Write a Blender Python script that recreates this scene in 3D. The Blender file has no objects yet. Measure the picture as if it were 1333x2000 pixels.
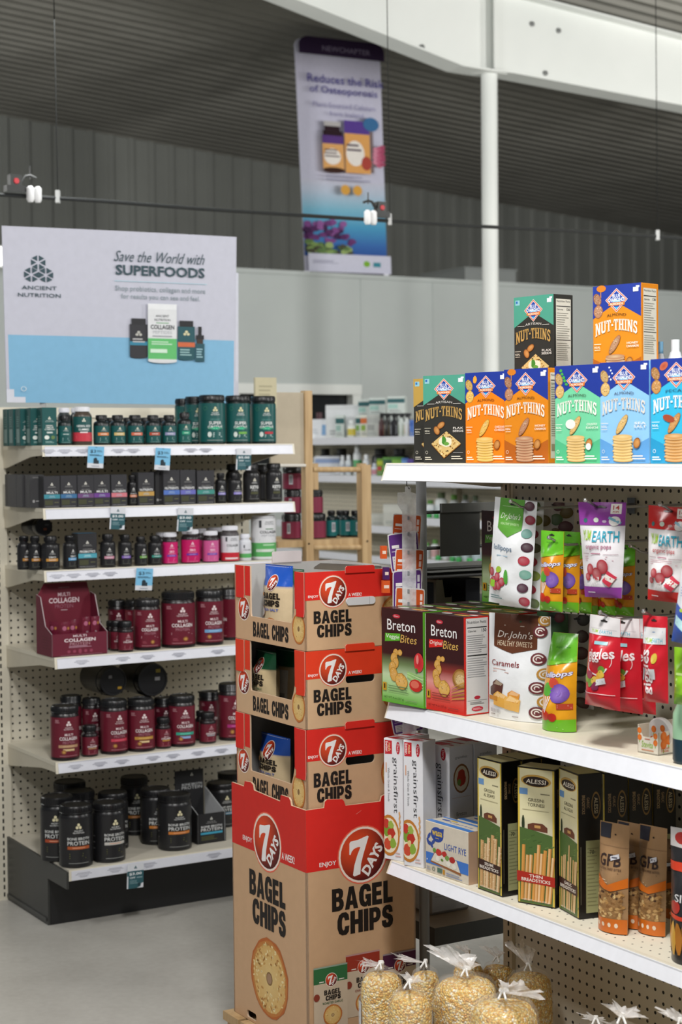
import bpy, math, random
from math import sin, cos, pi, radians, sqrt, atan2
from mathutils import Vector as V, Matrix
from mathutils.geometry import tessellate_polygon

# ------------------------------------------------------------------ camera, world, lights, exposure
SC = bpy.context.scene
COL = SC.collection
F_PX, PITCH, ROLL, YAW = 3294.44, 0.0370357, -0.0091624, 0.5416114   # focal length in pixels of a 1333x2000 frame
CAM_Z = 1.5356
_cp, _sp, _cr, _sr = cos(PITCH), sin(PITCH), cos(ROLL), sin(ROLL)
FWD = V((0, _cp, -_sp))
_r0 = V((1, 0, 0)); _u0 = _r0.cross(FWD)
RGT = _cr * _r0 + _sr * _u0
UP = -_sr * _r0 + _cr * _u0
cam_d = bpy.data.cameras.new('camera')
cam = bpy.data.objects.new('camera', cam_d); COL.objects.link(cam)
cam.matrix_world = Matrix(((RGT.x, UP.x, -FWD.x, 0), (RGT.y, UP.y, -FWD.y, 0), (RGT.z, UP.z, -FWD.z, CAM_Z), (0, 0, 0, 1)))
cam_d.sensor_fit = 'VERTICAL'; cam_d.sensor_height = 36.0; cam_d.lens = F_PX / 2000 * 36.0
cam_d.clip_start = 0.05; cam_d.clip_end = 100
cam_d.dof.use_dof = True; cam_d.dof.focus_distance = 3.75; cam_d.dof.aperture_fstop = 5.6
SC.camera = cam
vs = SC.view_settings
vs.view_transform = 'Standard'; vs.look = 'None'; vs.gamma = 1.0; vs.exposure = 0.0
try: vs.use_curve_mapping = False
except Exception: pass
W = bpy.data.worlds.new('world'); SC.world = W; W.use_nodes = True
W.node_tree.nodes['Background'].inputs[0].default_value = (0.80, 0.85, 0.92, 1)
W.node_tree.nodes['Background'].inputs[1].default_value = 0.15

def area(name, loc, target, size, power, col=(1, 0.97, 0.93), sy=None, spread=180):
    d = bpy.data.lights.new(name, 'AREA'); d.energy = power; d.color = col
    d.shape = 'RECTANGLE'; d.size = size; d.size_y = sy or size; d.spread = radians(spread)
    o = bpy.data.objects.new(name, d); COL.objects.link(o); o.location = loc
    o.rotation_euler = (V(target) - V(loc)).to_track_quat('-Z', 'Y').to_euler()
    return o
area('aisle_light', (0.10, 1.85, 3.3), (0.55, 3.8, 0.9), 0.40, 76, (1, 0.985, 0.965))
area('aisle_light', (1.9, 1.3, 3.4), (1.0, 3.6, 1.0), 0.40, 46, (1, 0.985, 0.965))
area('aisle_light', (-2.3, 2.3, 3.2), (-0.1, 4.2, 0.6), 0.40, 42, (1, 0.985, 0.965))  # fill lamp added out of view to lift the left-facing sides, no store fixture
area('aisle_strip_light', (-0.6, 3.9, 3.4), (-0.6, 5.0, 0.6), 0.3, 9, (1, 0.985, 0.96), 1.6)
area('bay_light', (-0.8, 7.0, 3.6), (-0.2, 9.4, 0.6), 0.4, 36, (0.97, 1, 0.99), 2.0)
area('bay_light', (4.4, 6.4, 2.7), (1.6, 10.2, 4.3), 0.6, 130, (1, 0.99, 0.96), 1.2)
area('bay_light', (-5.5, 8.5, 3.0), (0.5, 13.5, 3.6), 0.6, 120, (1, 0.99, 0.96), 1.2)  # added unseen lamp that brightens the gable wall
area('high_light', (4.6, 9.0, 3.0), (3.6, 10.6, 4.4), 0.4, 55, (1, 0.99, 0.95), 0.8)
area('high_light', (2.6, 4.0, 2.5), (1.3, 8.4, 3.8), 0.4, 60, (1, 0.99, 0.96), 0.8)

# ------------------------------------------------------------------ places
D1 = V((-sin(YAW), cos(YAW), 0)); D2 = V((cos(YAW), sin(YAW), 0)); ZA = V((0, 0, 1))
def ray(x, y):
    return FWD + RGT * ((x - 666.5) / F_PX) - UP * ((y - 1000) / F_PX)
def atp(x, y, n, c):            # where the sight line of a photo point meets an upright plane n.P = c
    d = ray(x, y); p = d * (c / n.dot(d)); return V((p.x, p.y, p.z + CAM_Z))
def atz(x, y, z):               # where it meets the level z
    d = ray(x, y); p = d * ((z - CAM_Z) / d.z); return V((p.x, p.y, z))
def dist(P): return (V(P) - V((0, 0, CAM_Z))).dot(FWD)
class Frame:                    # a shelving run: a along the front, b outwards from its back panel
    def __init__(s, o, u, n): s.o, s.u, s.n = V(o), V(u), V(n); s.rz = atan2(u.y, u.x)
    def P(s, a, b, z=0): return s.o + s.u * a + s.n * b + ZA * z
    def at(s, x, y, b): return atp(x, y, s.n, s.n.dot(s.o) + b)
    def ab(s, P): d = V(P) - s.o; return d.dot(s.u), d.dot(s.n)
CL, CR, SR = 5.5272, 2.4032, 3.245
GL = Frame(D2 * 1.9585 + D1 * CL, D2, -D1)         # the end bay of supplements
GR = Frame(D1 * SR + D2 * CR, -D1, -D2)            # the cracker and sweets run
GF = Frame(D1 * 10.4 + D2 * 5.5, -D1, -D2)         # the far run

# ------------------------------------------------------------------ colour and materials
def lin(c):
    return c / 12.92 if c <= 0.04045 else ((c + 0.055) / 1.055) ** 2.4
_hc = {}
def hx(c):
    if not isinstance(c, str): return tuple(c)
    if c not in _hc:
        s = c if len(c) == 6 else ''.join(k * 2 for k in c)
        _hc[c] = tuple(lin(int(s[i:i + 2], 16) / 255) for i in (0, 2, 4))
    return _hc[c]
def mix(a, b, t):
    a, b = hx(a), hx(b); return tuple(a[i] + (b[i] - a[i]) * t for i in range(3))

MATS = {}
def node_mat(name):
    m = bpy.data.materials.new(name); m.use_nodes = True; MATS[name] = m
    return m, m.node_tree.nodes, m.node_tree.links, m.node_tree.nodes['Principled BSDF']
def print_mat(name, rough, spec=0.5, metal=0.0, var=0.06, scale=40, bump=0.0, coat=0.0):
    m, N, L, b = node_mat(name)
    a = N.new('ShaderNodeAttribute'); a.attribute_name = 'Col'
    t = N.new('ShaderNodeTexCoord'); n = N.new('ShaderNodeTexNoise'); n.inputs['Scale'].default_value = scale; n.inputs['Detail'].default_value = 3
    L.new(t.outputs['Object'], n.inputs['Vector'])
    r = N.new('ShaderNodeMapRange'); r.inputs[3].default_value = 1 - var; r.inputs[4].default_value = 1 + var
    L.new(n.outputs['Fac'], r.inputs[0])
    x = N.new('ShaderNodeVectorMath'); x.operation = 'SCALE'
    L.new(a.outputs['Color'], x.inputs[0]); L.new(r.outputs[0], x.inputs['Scale']); L.new(x.outputs[0], b.inputs['Base Color'])
    b.inputs['Roughness'].default_value = rough; b.inputs['Metallic'].default_value = metal
    b.inputs['Specular IOR Level'].default_value = spec; b.inputs['Coat Weight'].default_value = coat
    if bump:
        k = N.new('ShaderNodeBump'); k.inputs['Strength'].default_value = bump; k.inputs['Distance'].default_value = 0.004
        L.new(n.outputs['Fac'], k.inputs['Height']); L.new(k.outputs[0], b.inputs['Normal'])
    return m
print_mat('card', 0.55, 0.35)                      # printed carton board
print_mat('gloss', 0.30, 0.45)                     # varnished carton
print_mat('foil', 0.28, 0.5, var=0.10, scale=30, bump=0.35)   # film pouches
print_mat('plastic', 0.32, 0.45)                   # jars, lids
print_mat('matte', 0.75, 0.25)                     # paper, painted board
print_mat('steel', 0.40, 0.5, 0.0, var=0.04)       # powder coated shelving
print_mat('chrome', 0.22, 0.5, 0.9)
print_mat('granola', 0.6, 0.3, var=0.35, scale=130, bump=0.8)

def clear_mat(name, col, alpha, rough):
    m, N, L, b = node_mat(name)
    b.inputs['Base Color'].default_value = (*hx(col), 1); b.inputs['Roughness'].default_value = rough
    b.inputs['Specular IOR Level'].default_value = 0.8
    t = N.new('ShaderNodeTexCoord'); n = N.new('ShaderNodeTexNoise'); n.inputs['Scale'].default_value = 22; n.inputs['Detail'].default_value = 4
    L.new(t.outputs['Object'], n.inputs['Vector'])
    r = N.new('ShaderNodeMapRange'); r.inputs[1].default_value = 0.35; r.inputs[2].default_value = 0.7
    r.inputs[3].default_value = alpha * 0.6; r.inputs[4].default_value = min(1, alpha * 1.5)
    L.new(n.outputs['Fac'], r.inputs[0]); L.new(r.outputs[0], b.inputs['Alpha'])
    k = N.new('ShaderNodeBump'); k.inputs['Strength'].default_value = 0.6; k.inputs['Distance'].default_value = 0.01
    L.new(n.outputs['Fac'], k.inputs['Height']); L.new(k.outputs[0], b.inputs['Normal'])
clear_mat('film', 'f4f0ea', 0.11, 0.10)            # clear bag film
clear_mat('film_fold', 'f6f2ee', 0.42, 0.16)       # gathered film
clear_mat('strip', 'f4f6f8', 0.48, 0.35)           # frosted merchandising strip
clear_mat('jar_clear', 'e8eef0', 0.35, 0.08)

def corn_mat():
    m, N, L, b = node_mat('corn')
    t = N.new('ShaderNodeTexCoord'); v = N.new('ShaderNodeTexVoronoi'); v.inputs['Scale'].default_value = 210
    L.new(t.outputs['Object'], v.inputs['Vector'])
    r = N.new('ShaderNodeValToRGB'); e = r.color_ramp.elements
    e[0].position = 0; e[0].color = (*hx('dd9c30'), 1); e[1].position = 1; e[1].color = (*hx('fff6dc'), 1)
    q = r.color_ramp.elements.new(0.4); q.color = (*hx('f0c052'), 1)
    q = r.color_ramp.elements.new(0.75); q.color = (*hx('f8dc8c'), 1)
    s = N.new('ShaderNodeSeparateColor'); L.new(v.outputs['Color'], s.inputs[0]); L.new(s.outputs[0], r.inputs[0])
    d = N.new('ShaderNodeMapRange'); d.inputs[1].default_value = 0.25; d.inputs[2].default_value = 0.7; d.inputs[3].default_value = 1.0; d.inputs[4].default_value = 0.7
    L.new(v.outputs['Distance'], d.inputs[0])
    x = N.new('ShaderNodeVectorMath'); x.operation = 'SCALE'; L.new(r.outputs[0], x.inputs[0]); L.new(d.outputs[0], x.inputs['Scale'])
    L.new(x.outputs[0], b.inputs['Base Color']); b.inputs['Roughness'].default_value = 0.38
    k = N.new('ShaderNodeBump'); k.inputs['Strength'].default_value = 0.9; k.inputs['Distance'].default_value = 0.004; k.invert = True
    L.new(v.outputs['Distance'], k.inputs['Height']); L.new(k.outputs[0], b.inputs['Normal'])
corn_mat()

def wood_mat():
    m, N, L, b = node_mat('wood')
    t = N.new('ShaderNodeTexCoord'); mp = N.new('ShaderNodeMapping'); mp.inputs['Scale'].default_value = (28, 28, 2.5)
    n = N.new('ShaderNodeTexNoise'); n.inputs['Scale'].default_value = 1.6; n.inputs['Detail'].default_value = 5
    r = N.new('ShaderNodeValToRGB'); e = r.color_ramp.elements
    e[0].position = 0.3; e[0].color = (*hx('a98a60'), 1); e[1].position = 0.7; e[1].color = (*hx('c6a87c'), 1)
    L.new(t.outputs['Object'], mp.inputs[0]); L.new(mp.outputs[0], n.inputs['Vector']); L.new(n.outputs['Fac'], r.inputs[0]); L.new(r.outputs[0], b.inputs['Base Color'])
    b.inputs['Roughness'].default_value = 0.5
wood_mat()

def peg_mat(name, col, hole, axes):                # pegboard: holes on a one-inch grid
    m, N, L, b = node_mat(name)
    t = N.new('ShaderNodeTexCoord'); s = N.new('ShaderNodeSeparateXYZ'); L.new(t.outputs['Object'], s.inputs[0])
    def cell(o):
        q = N.new('ShaderNodeMath'); q.operation = 'DIVIDE'; q.inputs[1].default_value = 0.0254; L.new(o, q.inputs[0])
        f = N.new('ShaderNodeMath'); f.operation = 'FRACT'; L.new(q.outputs[0], f.inputs[0])
        g = N.new('ShaderNodeMath'); g.operation = 'SUBTRACT'; g.inputs[1].default_value = 0.5; L.new(f.outputs[0], g.inputs[0])
        h = N.new('ShaderNodeMath'); h.operation = 'POWER'; h.inputs[1].default_value = 2; L.new(g.outputs[0], h.inputs[0]); return h
    p = N.new('ShaderNodeMath'); p.operation = 'ADD'
    L.new(cell(s.outputs[axes[0]]).outputs[0], p.inputs[0]); L.new(cell(s.outputs[axes[1]]).outputs[0], p.inputs[1])
    c = N.new('ShaderNodeMath'); c.operation = 'LESS_THAN'; c.inputs[1].default_value = hole ** 2; L.new(p.outputs[0], c.inputs[0])
    x = N.new('ShaderNodeMix'); x.data_type = 'RGBA'; x.inputs[6].default_value = (*hx(col), 1); x.inputs[7].default_value = (0.012, 0.011, 0.009, 1)
    L.new(c.outputs[0], x.inputs[0]); L.new(x.outputs[2], b.inputs['Base Color']); b.inputs['Roughness'].default_value = 0.6
peg_mat('pegboard', 'cdc7b6', 0.15, (0, 2))
peg_mat('perforated', 'e6dfcb', 0.085, (0, 1))

def floor_mat():
    m, N, L, b = node_mat('polished_concrete')
    t = N.new('ShaderNodeTexCoord')
    n = N.new('ShaderNodeTexNoise'); n.inputs['Scale'].default_value = 3.0; n.inputs['Detail'].default_value = 8; n.inputs['Roughness'].default_value = 0.65
    n2 = N.new('ShaderNodeTexNoise'); n2.inputs['Scale'].default_value = 45; n2.inputs['Detail'].default_value = 2
    a = N.new('ShaderNodeMix'); a.data_type = 'FLOAT'; a.inputs[0].default_value = 0.3
    r = N.new('ShaderNodeValToRGB'); e = r.color_ramp.elements
    e[0].position = 0.3; e[0].color = (*hx('aeaba4'), 1); e[1].position = 0.7; e[1].color = (*hx('c6c4bd'), 1)
    for k in (n, n2): L.new(t.outputs['Object'], k.inputs['Vector'])
    L.new(n.outputs['Fac'], a.inputs[2]); L.new(n2.outputs['Fac'], a.inputs[3]); L.new(a.outputs[0], r.inputs[0]); L.new(r.outputs[0], b.inputs['Base Color'])
    b.inputs['Roughness'].default_value = 0.32; b.inputs['Specular IOR Level'].default_value = 0.4
floor_mat()
def wall_mat(name, c0, c1, rough, scale=1.5):
    m, N, L, b = node_mat(name)
    t = N.new('ShaderNodeTexCoord'); n = N.new('ShaderNodeTexNoise'); n.inputs['Scale'].default_value = scale; n.inputs['Detail'].default_value = 4
    r = N.new('ShaderNodeValToRGB'); e = r.color_ramp.elements
    e[0].position = 0.3; e[0].color = (*hx(c0), 1); e[1].position = 0.7; e[1].color = (*hx(c1), 1)
    L.new(t.outputs['Object'], n.inputs['Vector']); L.new(n.outputs['Fac'], r.inputs[0]); L.new(r.outputs[0], b.inputs['Base Color']); b.inputs['Roughness'].default_value = rough
wall_mat('metal_cladding', '83857f', '8d8f89', 0.5)
wall_mat('roof_sheet', '7d7b73', '8a8880', 0.45)
wall_mat('white_panel', 'b2b8b6', 'bbc1be', 0.6)
wall_mat('white_steel', 'd9dcd8', 'e2e4e0', 0.5)
wall_mat('dark_glass', '1c1e1e', '262828', 0.08)

# ------------------------------------------------------------------ mesh builder
class MB:
    def __init__(s): s.v = []; s.f = []; s.c = []; s.m = []; s.mats = []
    def mi(s, mat):
        if mat not in s.mats: s.mats.append(mat)
        return s.mats.index(mat)
    def add(s, vs, fs, cols, mat):
        k = len(s.v); s.v += [tuple(p) for p in vs]; mi = s.mi(mat)
        one = not isinstance(cols, list)
        for i, f in enumerate(fs):
            s.f.append(tuple(k + j for j in f)); s.c.append(cols if one else cols[i]); s.m.append(mi)
    def face(s, pts, col, mat='card'):
        s.add(pts, [tuple(range(len(pts)))], hx(col) if not isinstance(col, list) else [[hx(c) for c in col]], mat)
    def box(s, x0, x1, y0, y1, z0, z1, col, mat='card', skip='', top=None):
        v = [(x0, y0, z0), (x1, y0, z0), (x1, y1, z0), (x0, y1, z0), (x0, y0, z1), (x1, y0, z1), (x1, y1, z1), (x0, y1, z1)]
        fs = dict(b=(0, 3, 2, 1), t=(4, 5, 6, 7), f=(0, 1, 5, 4), k=(2, 3, 7, 6), l=(3, 0, 4, 7), r=(1, 2, 6, 5))
        ks = [k for k in fs if k not in skip]
        s.add(v, [fs[k] for k in ks], [hx(top) if (top and k == 't') else hx(col) for k in ks], mat)
    def bbox(s, x0, x1, y0, y1, z0, z1, col, mat='card', r=0.002):   # box with softened edges
        X = (x0, x0 + r, x1 - r, x1); Y = (y0, y0 + r, y1 - r, y1); Z = (z0, z0 + r, z1 - r, z1)
        vs, ix = [], {}
        def P(i, j, k):
            if (i, j, k) not in ix: ix[i, j, k] = len(vs); vs.append((X[i], Y[j], Z[k]))
            return ix[i, j, k]
        A = {0: (0,), 1: (3,)}
        fs = []
        fs.append((P(1, 0, 1), P(2, 0, 1), P(2, 0, 2), P(1, 0, 2))); fs.append((P(2, 3, 1), P(1, 3, 1), P(1, 3, 2), P(2, 3, 2)))
        fs.append((P(0, 2, 1), P(0, 1, 1), P(0, 1, 2), P(0, 2, 2))); fs.append((P(3, 1, 1), P(3, 2, 1), P(3, 2, 2), P(3, 1, 2)))
        fs.append((P(1, 1, 3), P(2, 1, 3), P(2, 2, 3), P(1, 2, 3))); fs.append((P(1, 2, 0), P(2, 2, 0), P(2, 1, 0), P(1, 1, 0)))
        fs += [(P(1, 0, 2), P(2, 0, 2), P(2, 1, 3), P(1, 1, 3)), (P(2, 3, 2), P(1, 3, 2), P(1, 2, 3), P(2, 2, 3)),
               (P(0, 2, 2), P(0, 1, 2), P(1, 1, 3), P(1, 2, 3)), (P(3, 1, 2), P(3, 2, 2), P(2, 2, 3), P(2, 1, 3)),
               (P(2, 0, 1), P(1, 0, 1), P(1, 1, 0), P(2, 1, 0)), (P(1, 3, 1), P(2, 3, 1), P(2, 2, 0), P(1, 2, 0)),
               (P(0, 1, 1), P(0, 2, 1), P(1, 2, 0), P(1, 1, 0)), (P(3, 2, 1), P(3, 1, 1), P(2, 1, 0), P(2, 2, 0)),
               (P(0, 1, 1), P(1, 0, 1), P(1, 0, 2), P(0, 1, 2)), (P(2, 0, 1), P(3, 1, 1), P(3, 1, 2), P(2, 0, 2)),
               (P(3, 2, 1), P(2, 3, 1), P(2, 3, 2), P(3, 2, 2)), (P(1, 3, 1), P(0, 2, 1), P(0, 2, 2), P(1, 3, 2))]
        for (i, j, k), (a, b, c) in {(0, 0, 0): (1, 1, 1), (3, 0, 0): (2, 1, 1), (0, 3, 0): (1, 2, 1), (3, 3, 0): (2, 2, 1), (0, 0, 3): (1, 1, 2), (3, 0, 3): (2, 1, 2), (0, 3, 3): (1, 2, 2), (3, 3, 3): (2, 2, 2)}.items():
            fs.append((P(i, b, c), P(a, j, c), P(a, b, k)))
        s.add(vs, fs, hx(col), mat)
    def grid(s, fn, us, vs_, col, mat='card', close=False):
        nu, nv = len(us), len(vs_); pts = [fn(u, v) for v in vs_ for u in us]; fs = []; cs = []
        for j in range(nv - 1):
            for i in range(nu - 1):
                q = (j * nu + i, j * nu + i + 1, (j + 1) * nu + i + 1, (j + 1) * nu + i); fs.append(q)
                if callable(col): cs.append([hx(col(us[k % nu], vs_[k // nu])) for k in q])
                else: cs.append(hx(col))
        s.add(pts, fs, cs, mat)
    def lathe(s, prof, n, cols, mat='plastic', cx=0, cy=0, cap=True, ax=None):
        """prof: (r, z) from the bottom up; cols: one colour or one per ring segment"""
        pts, fs, cs = [], [], []
        for r, z in prof:
            for i in range(n):
                a = 2 * pi * i / n; pts.append((cx + r * sin(a), cy - r * cos(a), z))
        for j in range(len(prof) - 1):
            c = hx(cols[j]) if isinstance(cols, list) else hx(cols)
            for i in range(n):
                fs.append((j * n + i, j * n + (i + 1) % n, (j + 1) * n + (i + 1) % n, (j + 1) * n + i)); cs.append(c)
        if cap:
            k = len(prof) - 1
            fs.append(tuple(k * n + i for i in range(n))); cs.append(hx(cols[-1]) if isinstance(cols, list) else hx(cols))
            fs.append(tuple(reversed(range(n)))); cs.append(hx(cols[0]) if isinstance(cols, list) else hx(cols))
        if ax: pts = [ax(p) for p in pts]
        s.add(pts, fs, cs, mat)
    def tube(s, path, r, n, col, mat='steel', cap=True):
        path = [V(p) for p in path]; pts, fs = [], []
        m = len(path)
        for j, p in enumerate(path):
            t = (path[min(j + 1, m - 1)] - path[max(j - 1, 0)]).normalized()
            a = t.cross(V((0, 0, 1)) if abs(t.z) < 0.9 else V((1, 0, 0))).normalized(); b = t.cross(a)
            for i in range(n):
                w = 2 * pi * i / n; pts.append(p + (a * cos(w) + b * sin(w)) * (r if not isinstance(r, (list, tuple)) else r[j]))
        for j in range(m - 1):
            for i in range(n): fs.append((j * n + i, (j + 1) * n + i, (j + 1) * n + (i + 1) % n, j * n + (i + 1) % n))
        if cap: fs += [tuple(range(n)), tuple((m - 1) * n + i for i in reversed(range(n)))]
        s.add(pts, fs, hx(col), mat)
    def prism(s, poly, d0, d1, col, mat='card', fn=None, side=None):
        """a flat outline given its thickness: fn(u, v, d) -> point"""
        fn = fn or (lambda u, v, d: (u, d, v)); n = len(poly)
        pts = [fn(u, v, d0) for u, v in poly] + [fn(u, v, d1) for u, v in poly]
        tr = tessellate_polygon([[V((u, v, 0)) for u, v in poly]])
        fs = [tuple(t) for t in tr] + [tuple(n + i for i in reversed(t)) for t in tr]
        cs = [hx(col)] * len(fs)
        for i in range(n): fs.append((i, (i + 1) % n, n + (i + 1) % n, n + i)); cs.append(hx(side or col))
        s.add(pts, fs, cs, mat)
    def mesh(s, name, sharp=32):
        me = bpy.data.meshes.new(name); me.from_pydata(s.v, [], s.f)
        ca = me.color_attributes.new('Col', 'FLOAT_COLOR', 'CORNER'); out = []
        for f, c in zip(s.f, s.c):
            if isinstance(c, list):
                for k in c: out += (k[0], k[1], k[2], 1.0)
            else: out += (c[0], c[1], c[2], 1.0) * len(f)
        ca.data.foreach_set('color', out)
        for m in s.mats: me.materials.append(MATS[m])
        me.polygons.foreach_set('material_index', s.m)
        me.polygons.foreach_set('use_smooth', [True] * len(s.f))
        me.update()
        if sharp: me.set_sharp_from_angle(angle=radians(sharp))
        return me

_tc = {}
def glyphs(t, bold):
    if (t, bold) not in _tc:
        cu = bpy.data.curves.new('lettering', 'FONT'); cu.body = t; cu.offset = bold; cu.resolution_u = 2
        ob = bpy.data.objects.new('lettering', cu); me = bpy.data.meshes.new_from_object(ob)
        vv = [(p.co.x, p.co.y) for p in me.vertices]; ff = [tuple(p.vertices) for p in me.polygons]
        bpy.data.objects.remove(ob); bpy.data.curves.remove(cu); bpy.data.meshes.remove(me)
        x0 = min(p[0] for p in vv); x1 = max(p[0] for p in vv); y0 = min(p[1] for p in vv); y1 = max(p[1] for p in vv)
        _tc[t, bold] = ([((x - x0) / (x1 - x0) - 0.5, (y - y0) / (y1 - y0) - 0.5) for x, y in vv], ff, (x1 - x0) / (y1 - y0))
    return _tc[t, bold]

class Pr:                       # printing on a surface fn(u, v, h) -> point; every mark lies a hair above the last
    def __init__(s, mb, fn, mat='card', h=0.00015, step=0.00006, cell=None): s.mb, s.fn, s.mat, s.h, s.st, s.cell = mb, fn, mat, h, step, cell
    def up(s): s.h += s.st; return s.h
    def rect(s, u0, v0, u1, v1, col, col2=None):
        h = s.up(); c = s.cell
        nu = max(1, math.ceil(abs(u1 - u0) / c)) if c else 1; nv = max(1, math.ceil(abs(v1 - v0) / c)) if c else 1
        us = [u0 + (u1 - u0) * i / nu for i in range(nu + 1)]; vv = [v0 + (v1 - v0) * i / nv for i in range(nv + 1)]
        s.mb.grid(lambda u, v: s.fn(u, v, h), us, vv, col if col2 is None else (lambda u, v: mix(col, col2, (v - v0) / (v1 - v0))), s.mat)
    def grad(s, u0, v0, u1, v1, stops):          # stops: (fraction of the height, colour) from the bottom up
        for (a, c), (b, d) in zip(stops, stops[1:]): s.rect(u0, v0 + (v1 - v0) * a, u1, v0 + (v1 - v0) * b, c, d); s.h -= s.st
        s.h += s.st
    def tris(s, pts, tr, col, h):                # curved surfaces get their triangles cut small enough to follow the bulge
        if s.cell:
            pts = [tuple(q) for q in pts]; todo, done = [tuple(t) for t in tr], []; lim = (s.cell * 1.3) ** 2; mid = {}
            while todo:
                t = todo.pop(); e = [((pts[t[i]][0] - pts[t[(i + 1) % 3]][0]) ** 2 + (pts[t[i]][1] - pts[t[(i + 1) % 3]][1]) ** 2, i) for i in range(3)]; L, i = max(e)
                if L <= lim: done.append(t); continue
                a, b, c = t[i], t[(i + 1) % 3], t[(i + 2) % 3]; k = (min(a, b), max(a, b))
                if k not in mid: mid[k] = len(pts); pts.append(((pts[a][0] + pts[b][0]) / 2, (pts[a][1] + pts[b][1]) / 2))
                todo += [(a, mid[k], c), (mid[k], b, c)]
            tr = done
        s.mb.add([s.fn(u, v, h) for u, v in pts], [tuple(t) for t in tr], hx(col), s.mat)
    def poly(s, pts, col, holes=()):
        s.tris([q for L in [pts] + list(holes) for q in L], [tuple(t) for t in tessellate_polygon([[V((u, v, 0)) for u, v in L] for L in [pts] + list(holes)])], col, s.up())
    def ell(s, cx, cy, rx, ry, col, col2=None, n=18, rot=0, off=(0, 0), wob=0, seed=0):
        h = s.up(); ca, sa = cos(rot), sin(rot); pts = [s.fn(cx + off[0] * rx, cy + off[1] * ry, h)]; rg = random.Random(seed)
        for k in (0.5, 1.0):
            for i in range(n):
                a = 2 * pi * i / n; w = 1 + wob * (rg.random() - 0.5); x, y = rx * cos(a) * k * w + off[0] * rx * (1 - k), ry * sin(a) * k * w + off[1] * ry * (1 - k)
                pts.append(s.fn(cx + x * ca - y * sa, cy + x * sa + y * ca, h))
        fs = [(0, 1 + i, 1 + (i + 1) % n) for i in range(n)] + [(1 + i, 1 + n + i, 1 + n + (i + 1) % n, 1 + (i + 1) % n) for i in range(n)]
        if col2 is None: cs = hx(col)
        else:
            m_ = mix(col, col2, 0.5); cs = [[hx(col), m_, m_]] * n + [[m_, hx(col2), hx(col2), m_]] * n
        s.mb.add(pts, fs, cs, s.mat)
    def ball(s, cx, cy, r, bright, dark, n=28):  # a printed ball: light above one side, dark below the other
        h = s.up(); P, C = [(cx, cy)], [mix(bright, dark, .30)]
        for k in (.4, .72, 1):
            for i in range(n):
                a = 2 * pi * i / n; x, y = cos(a) * k, sin(a) * k; P.append((cx + r * x, cy + r * y)); d = sqrt((x + .38) ** 2 + (y - .40) ** 2); C.append(mix(bright, dark, min(1, max(0, (d - .25) / 1.15)) ** 1.3))
        fs = [(0, 1 + i, 1 + (i + 1) % n) for i in range(n)] + [(1 + q * n + i, 1 + (q + 1) * n + i, 1 + (q + 1) * n + (i + 1) % n, 1 + q * n + (i + 1) % n) for q in (0, 1) for i in range(n)]
        s.mb.add([s.fn(u, v, h) for u, v in P], fs, [[C[j] for j in f] for f in fs], s.mat)
    def ring(s, cx, cy, rx, ry, t, col, n=20, a0=0, a1=2 * pi):
        h = s.up(); pts = []
        for i in range(n + 1):
            a = a0 + (a1 - a0) * i / n
            pts += [s.fn(cx + rx * cos(a), cy + ry * sin(a), h), s.fn(cx + (rx - t) * cos(a), cy + (ry - t) * sin(a), h)]
        s.mb.add(pts, [(2 * i, 2 * i + 2, 2 * i + 3, 2 * i + 1) for i in range(n)], hx(col), s.mat)
    def text(s, t, cx, cy, w, ht, col, bold=0.0, shear=0, rot=0, warp=None):
        """lettering fitted to a w x ht box centred on (cx, cy)"""
        vv, ff, asp = glyphs(t, bold * .6); h = s.up(); ca, sa = cos(rot), sin(rot); out = []
        if w is None: w = ht * asp
        for x, y in vv:
            if warp: x, y = warp(x, y)
            X, Y = x * w + shear * y * ht, y * ht
            out.append((cx + X * ca - Y * sa, cy + X * sa + Y * ca))
        s.tris(out, [t for f in ff for t in [(f[0], f[i], f[i + 1]) for i in range(1, len(f) - 1)]], col, h)
    def lines(s, u0, v0, u1, v1, n, col, fill=0.45, seed=1, rag=0.25):   # small print too fine to read
        rg = random.Random(seed); p = (v1 - v0) / n; h = s.up()
        for i in range(n):
            r = u1 - (u1 - u0) * rag * rg.random(); b = v0 + p * (i + 0.25)
            s.mb.add([s.fn(u0, b, h), s.fn(r, b, h), s.fn(r, b + p * fill, h), s.fn(u0, b + p * fill, h)], [(0, 1, 2, 3)], hx(col), s.mat)
def flat(y=0.0, w=9.0): return lambda u, v, h: (max(-w, min(w, u)), y - h, v)
def rightside(x): return lambda u, v, h: (x + h, u, v)
def leftside(x, d=0): return lambda u, v, h: (x - h, d - u, v)
def topside(z): return lambda u, v, h: (u, v, z + h)
def cyl(r, a0=0.0): return lambda u, v, h: ((r + h) * sin(a0 + u / r), -(r + h) * cos(a0 + u / r), v)

# ------------------------------------------------------------------ objects
def tag(o, label, cat, group=None):
    o['label'] = label; o['category'] = cat
    if group: o['group'] = group
    return o
def obj(name, mb, parent=None, sharp=32):
    me = mb if isinstance(mb, bpy.types.Mesh) else mb.mesh(name, sharp)
    o = bpy.data.objects.new(name, me); COL.objects.link(o)
    if parent: o.parent = parent
    return o
def root(name, label, cat, group=None, loc=(0, 0, 0), rz=0.0, rx=0.0, ry=0.0):
    o = bpy.data.objects.new(name, None); COL.objects.link(o); o.empty_display_size = 0.05
    o.location = loc; o.rotation_euler = (rx, ry, rz)
    return tag(o, label, cat, group)
def put(o, loc, rz=0.0, rx=0.0, ry=0.0):
    o.location = loc; o.rotation_euler = (rx, ry, rz); return o
def struct(name, mb, sharp=32):
    o = obj(name, mb, None, sharp); o['kind'] = 'structure'; return o
RG = random.Random(7)
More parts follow.
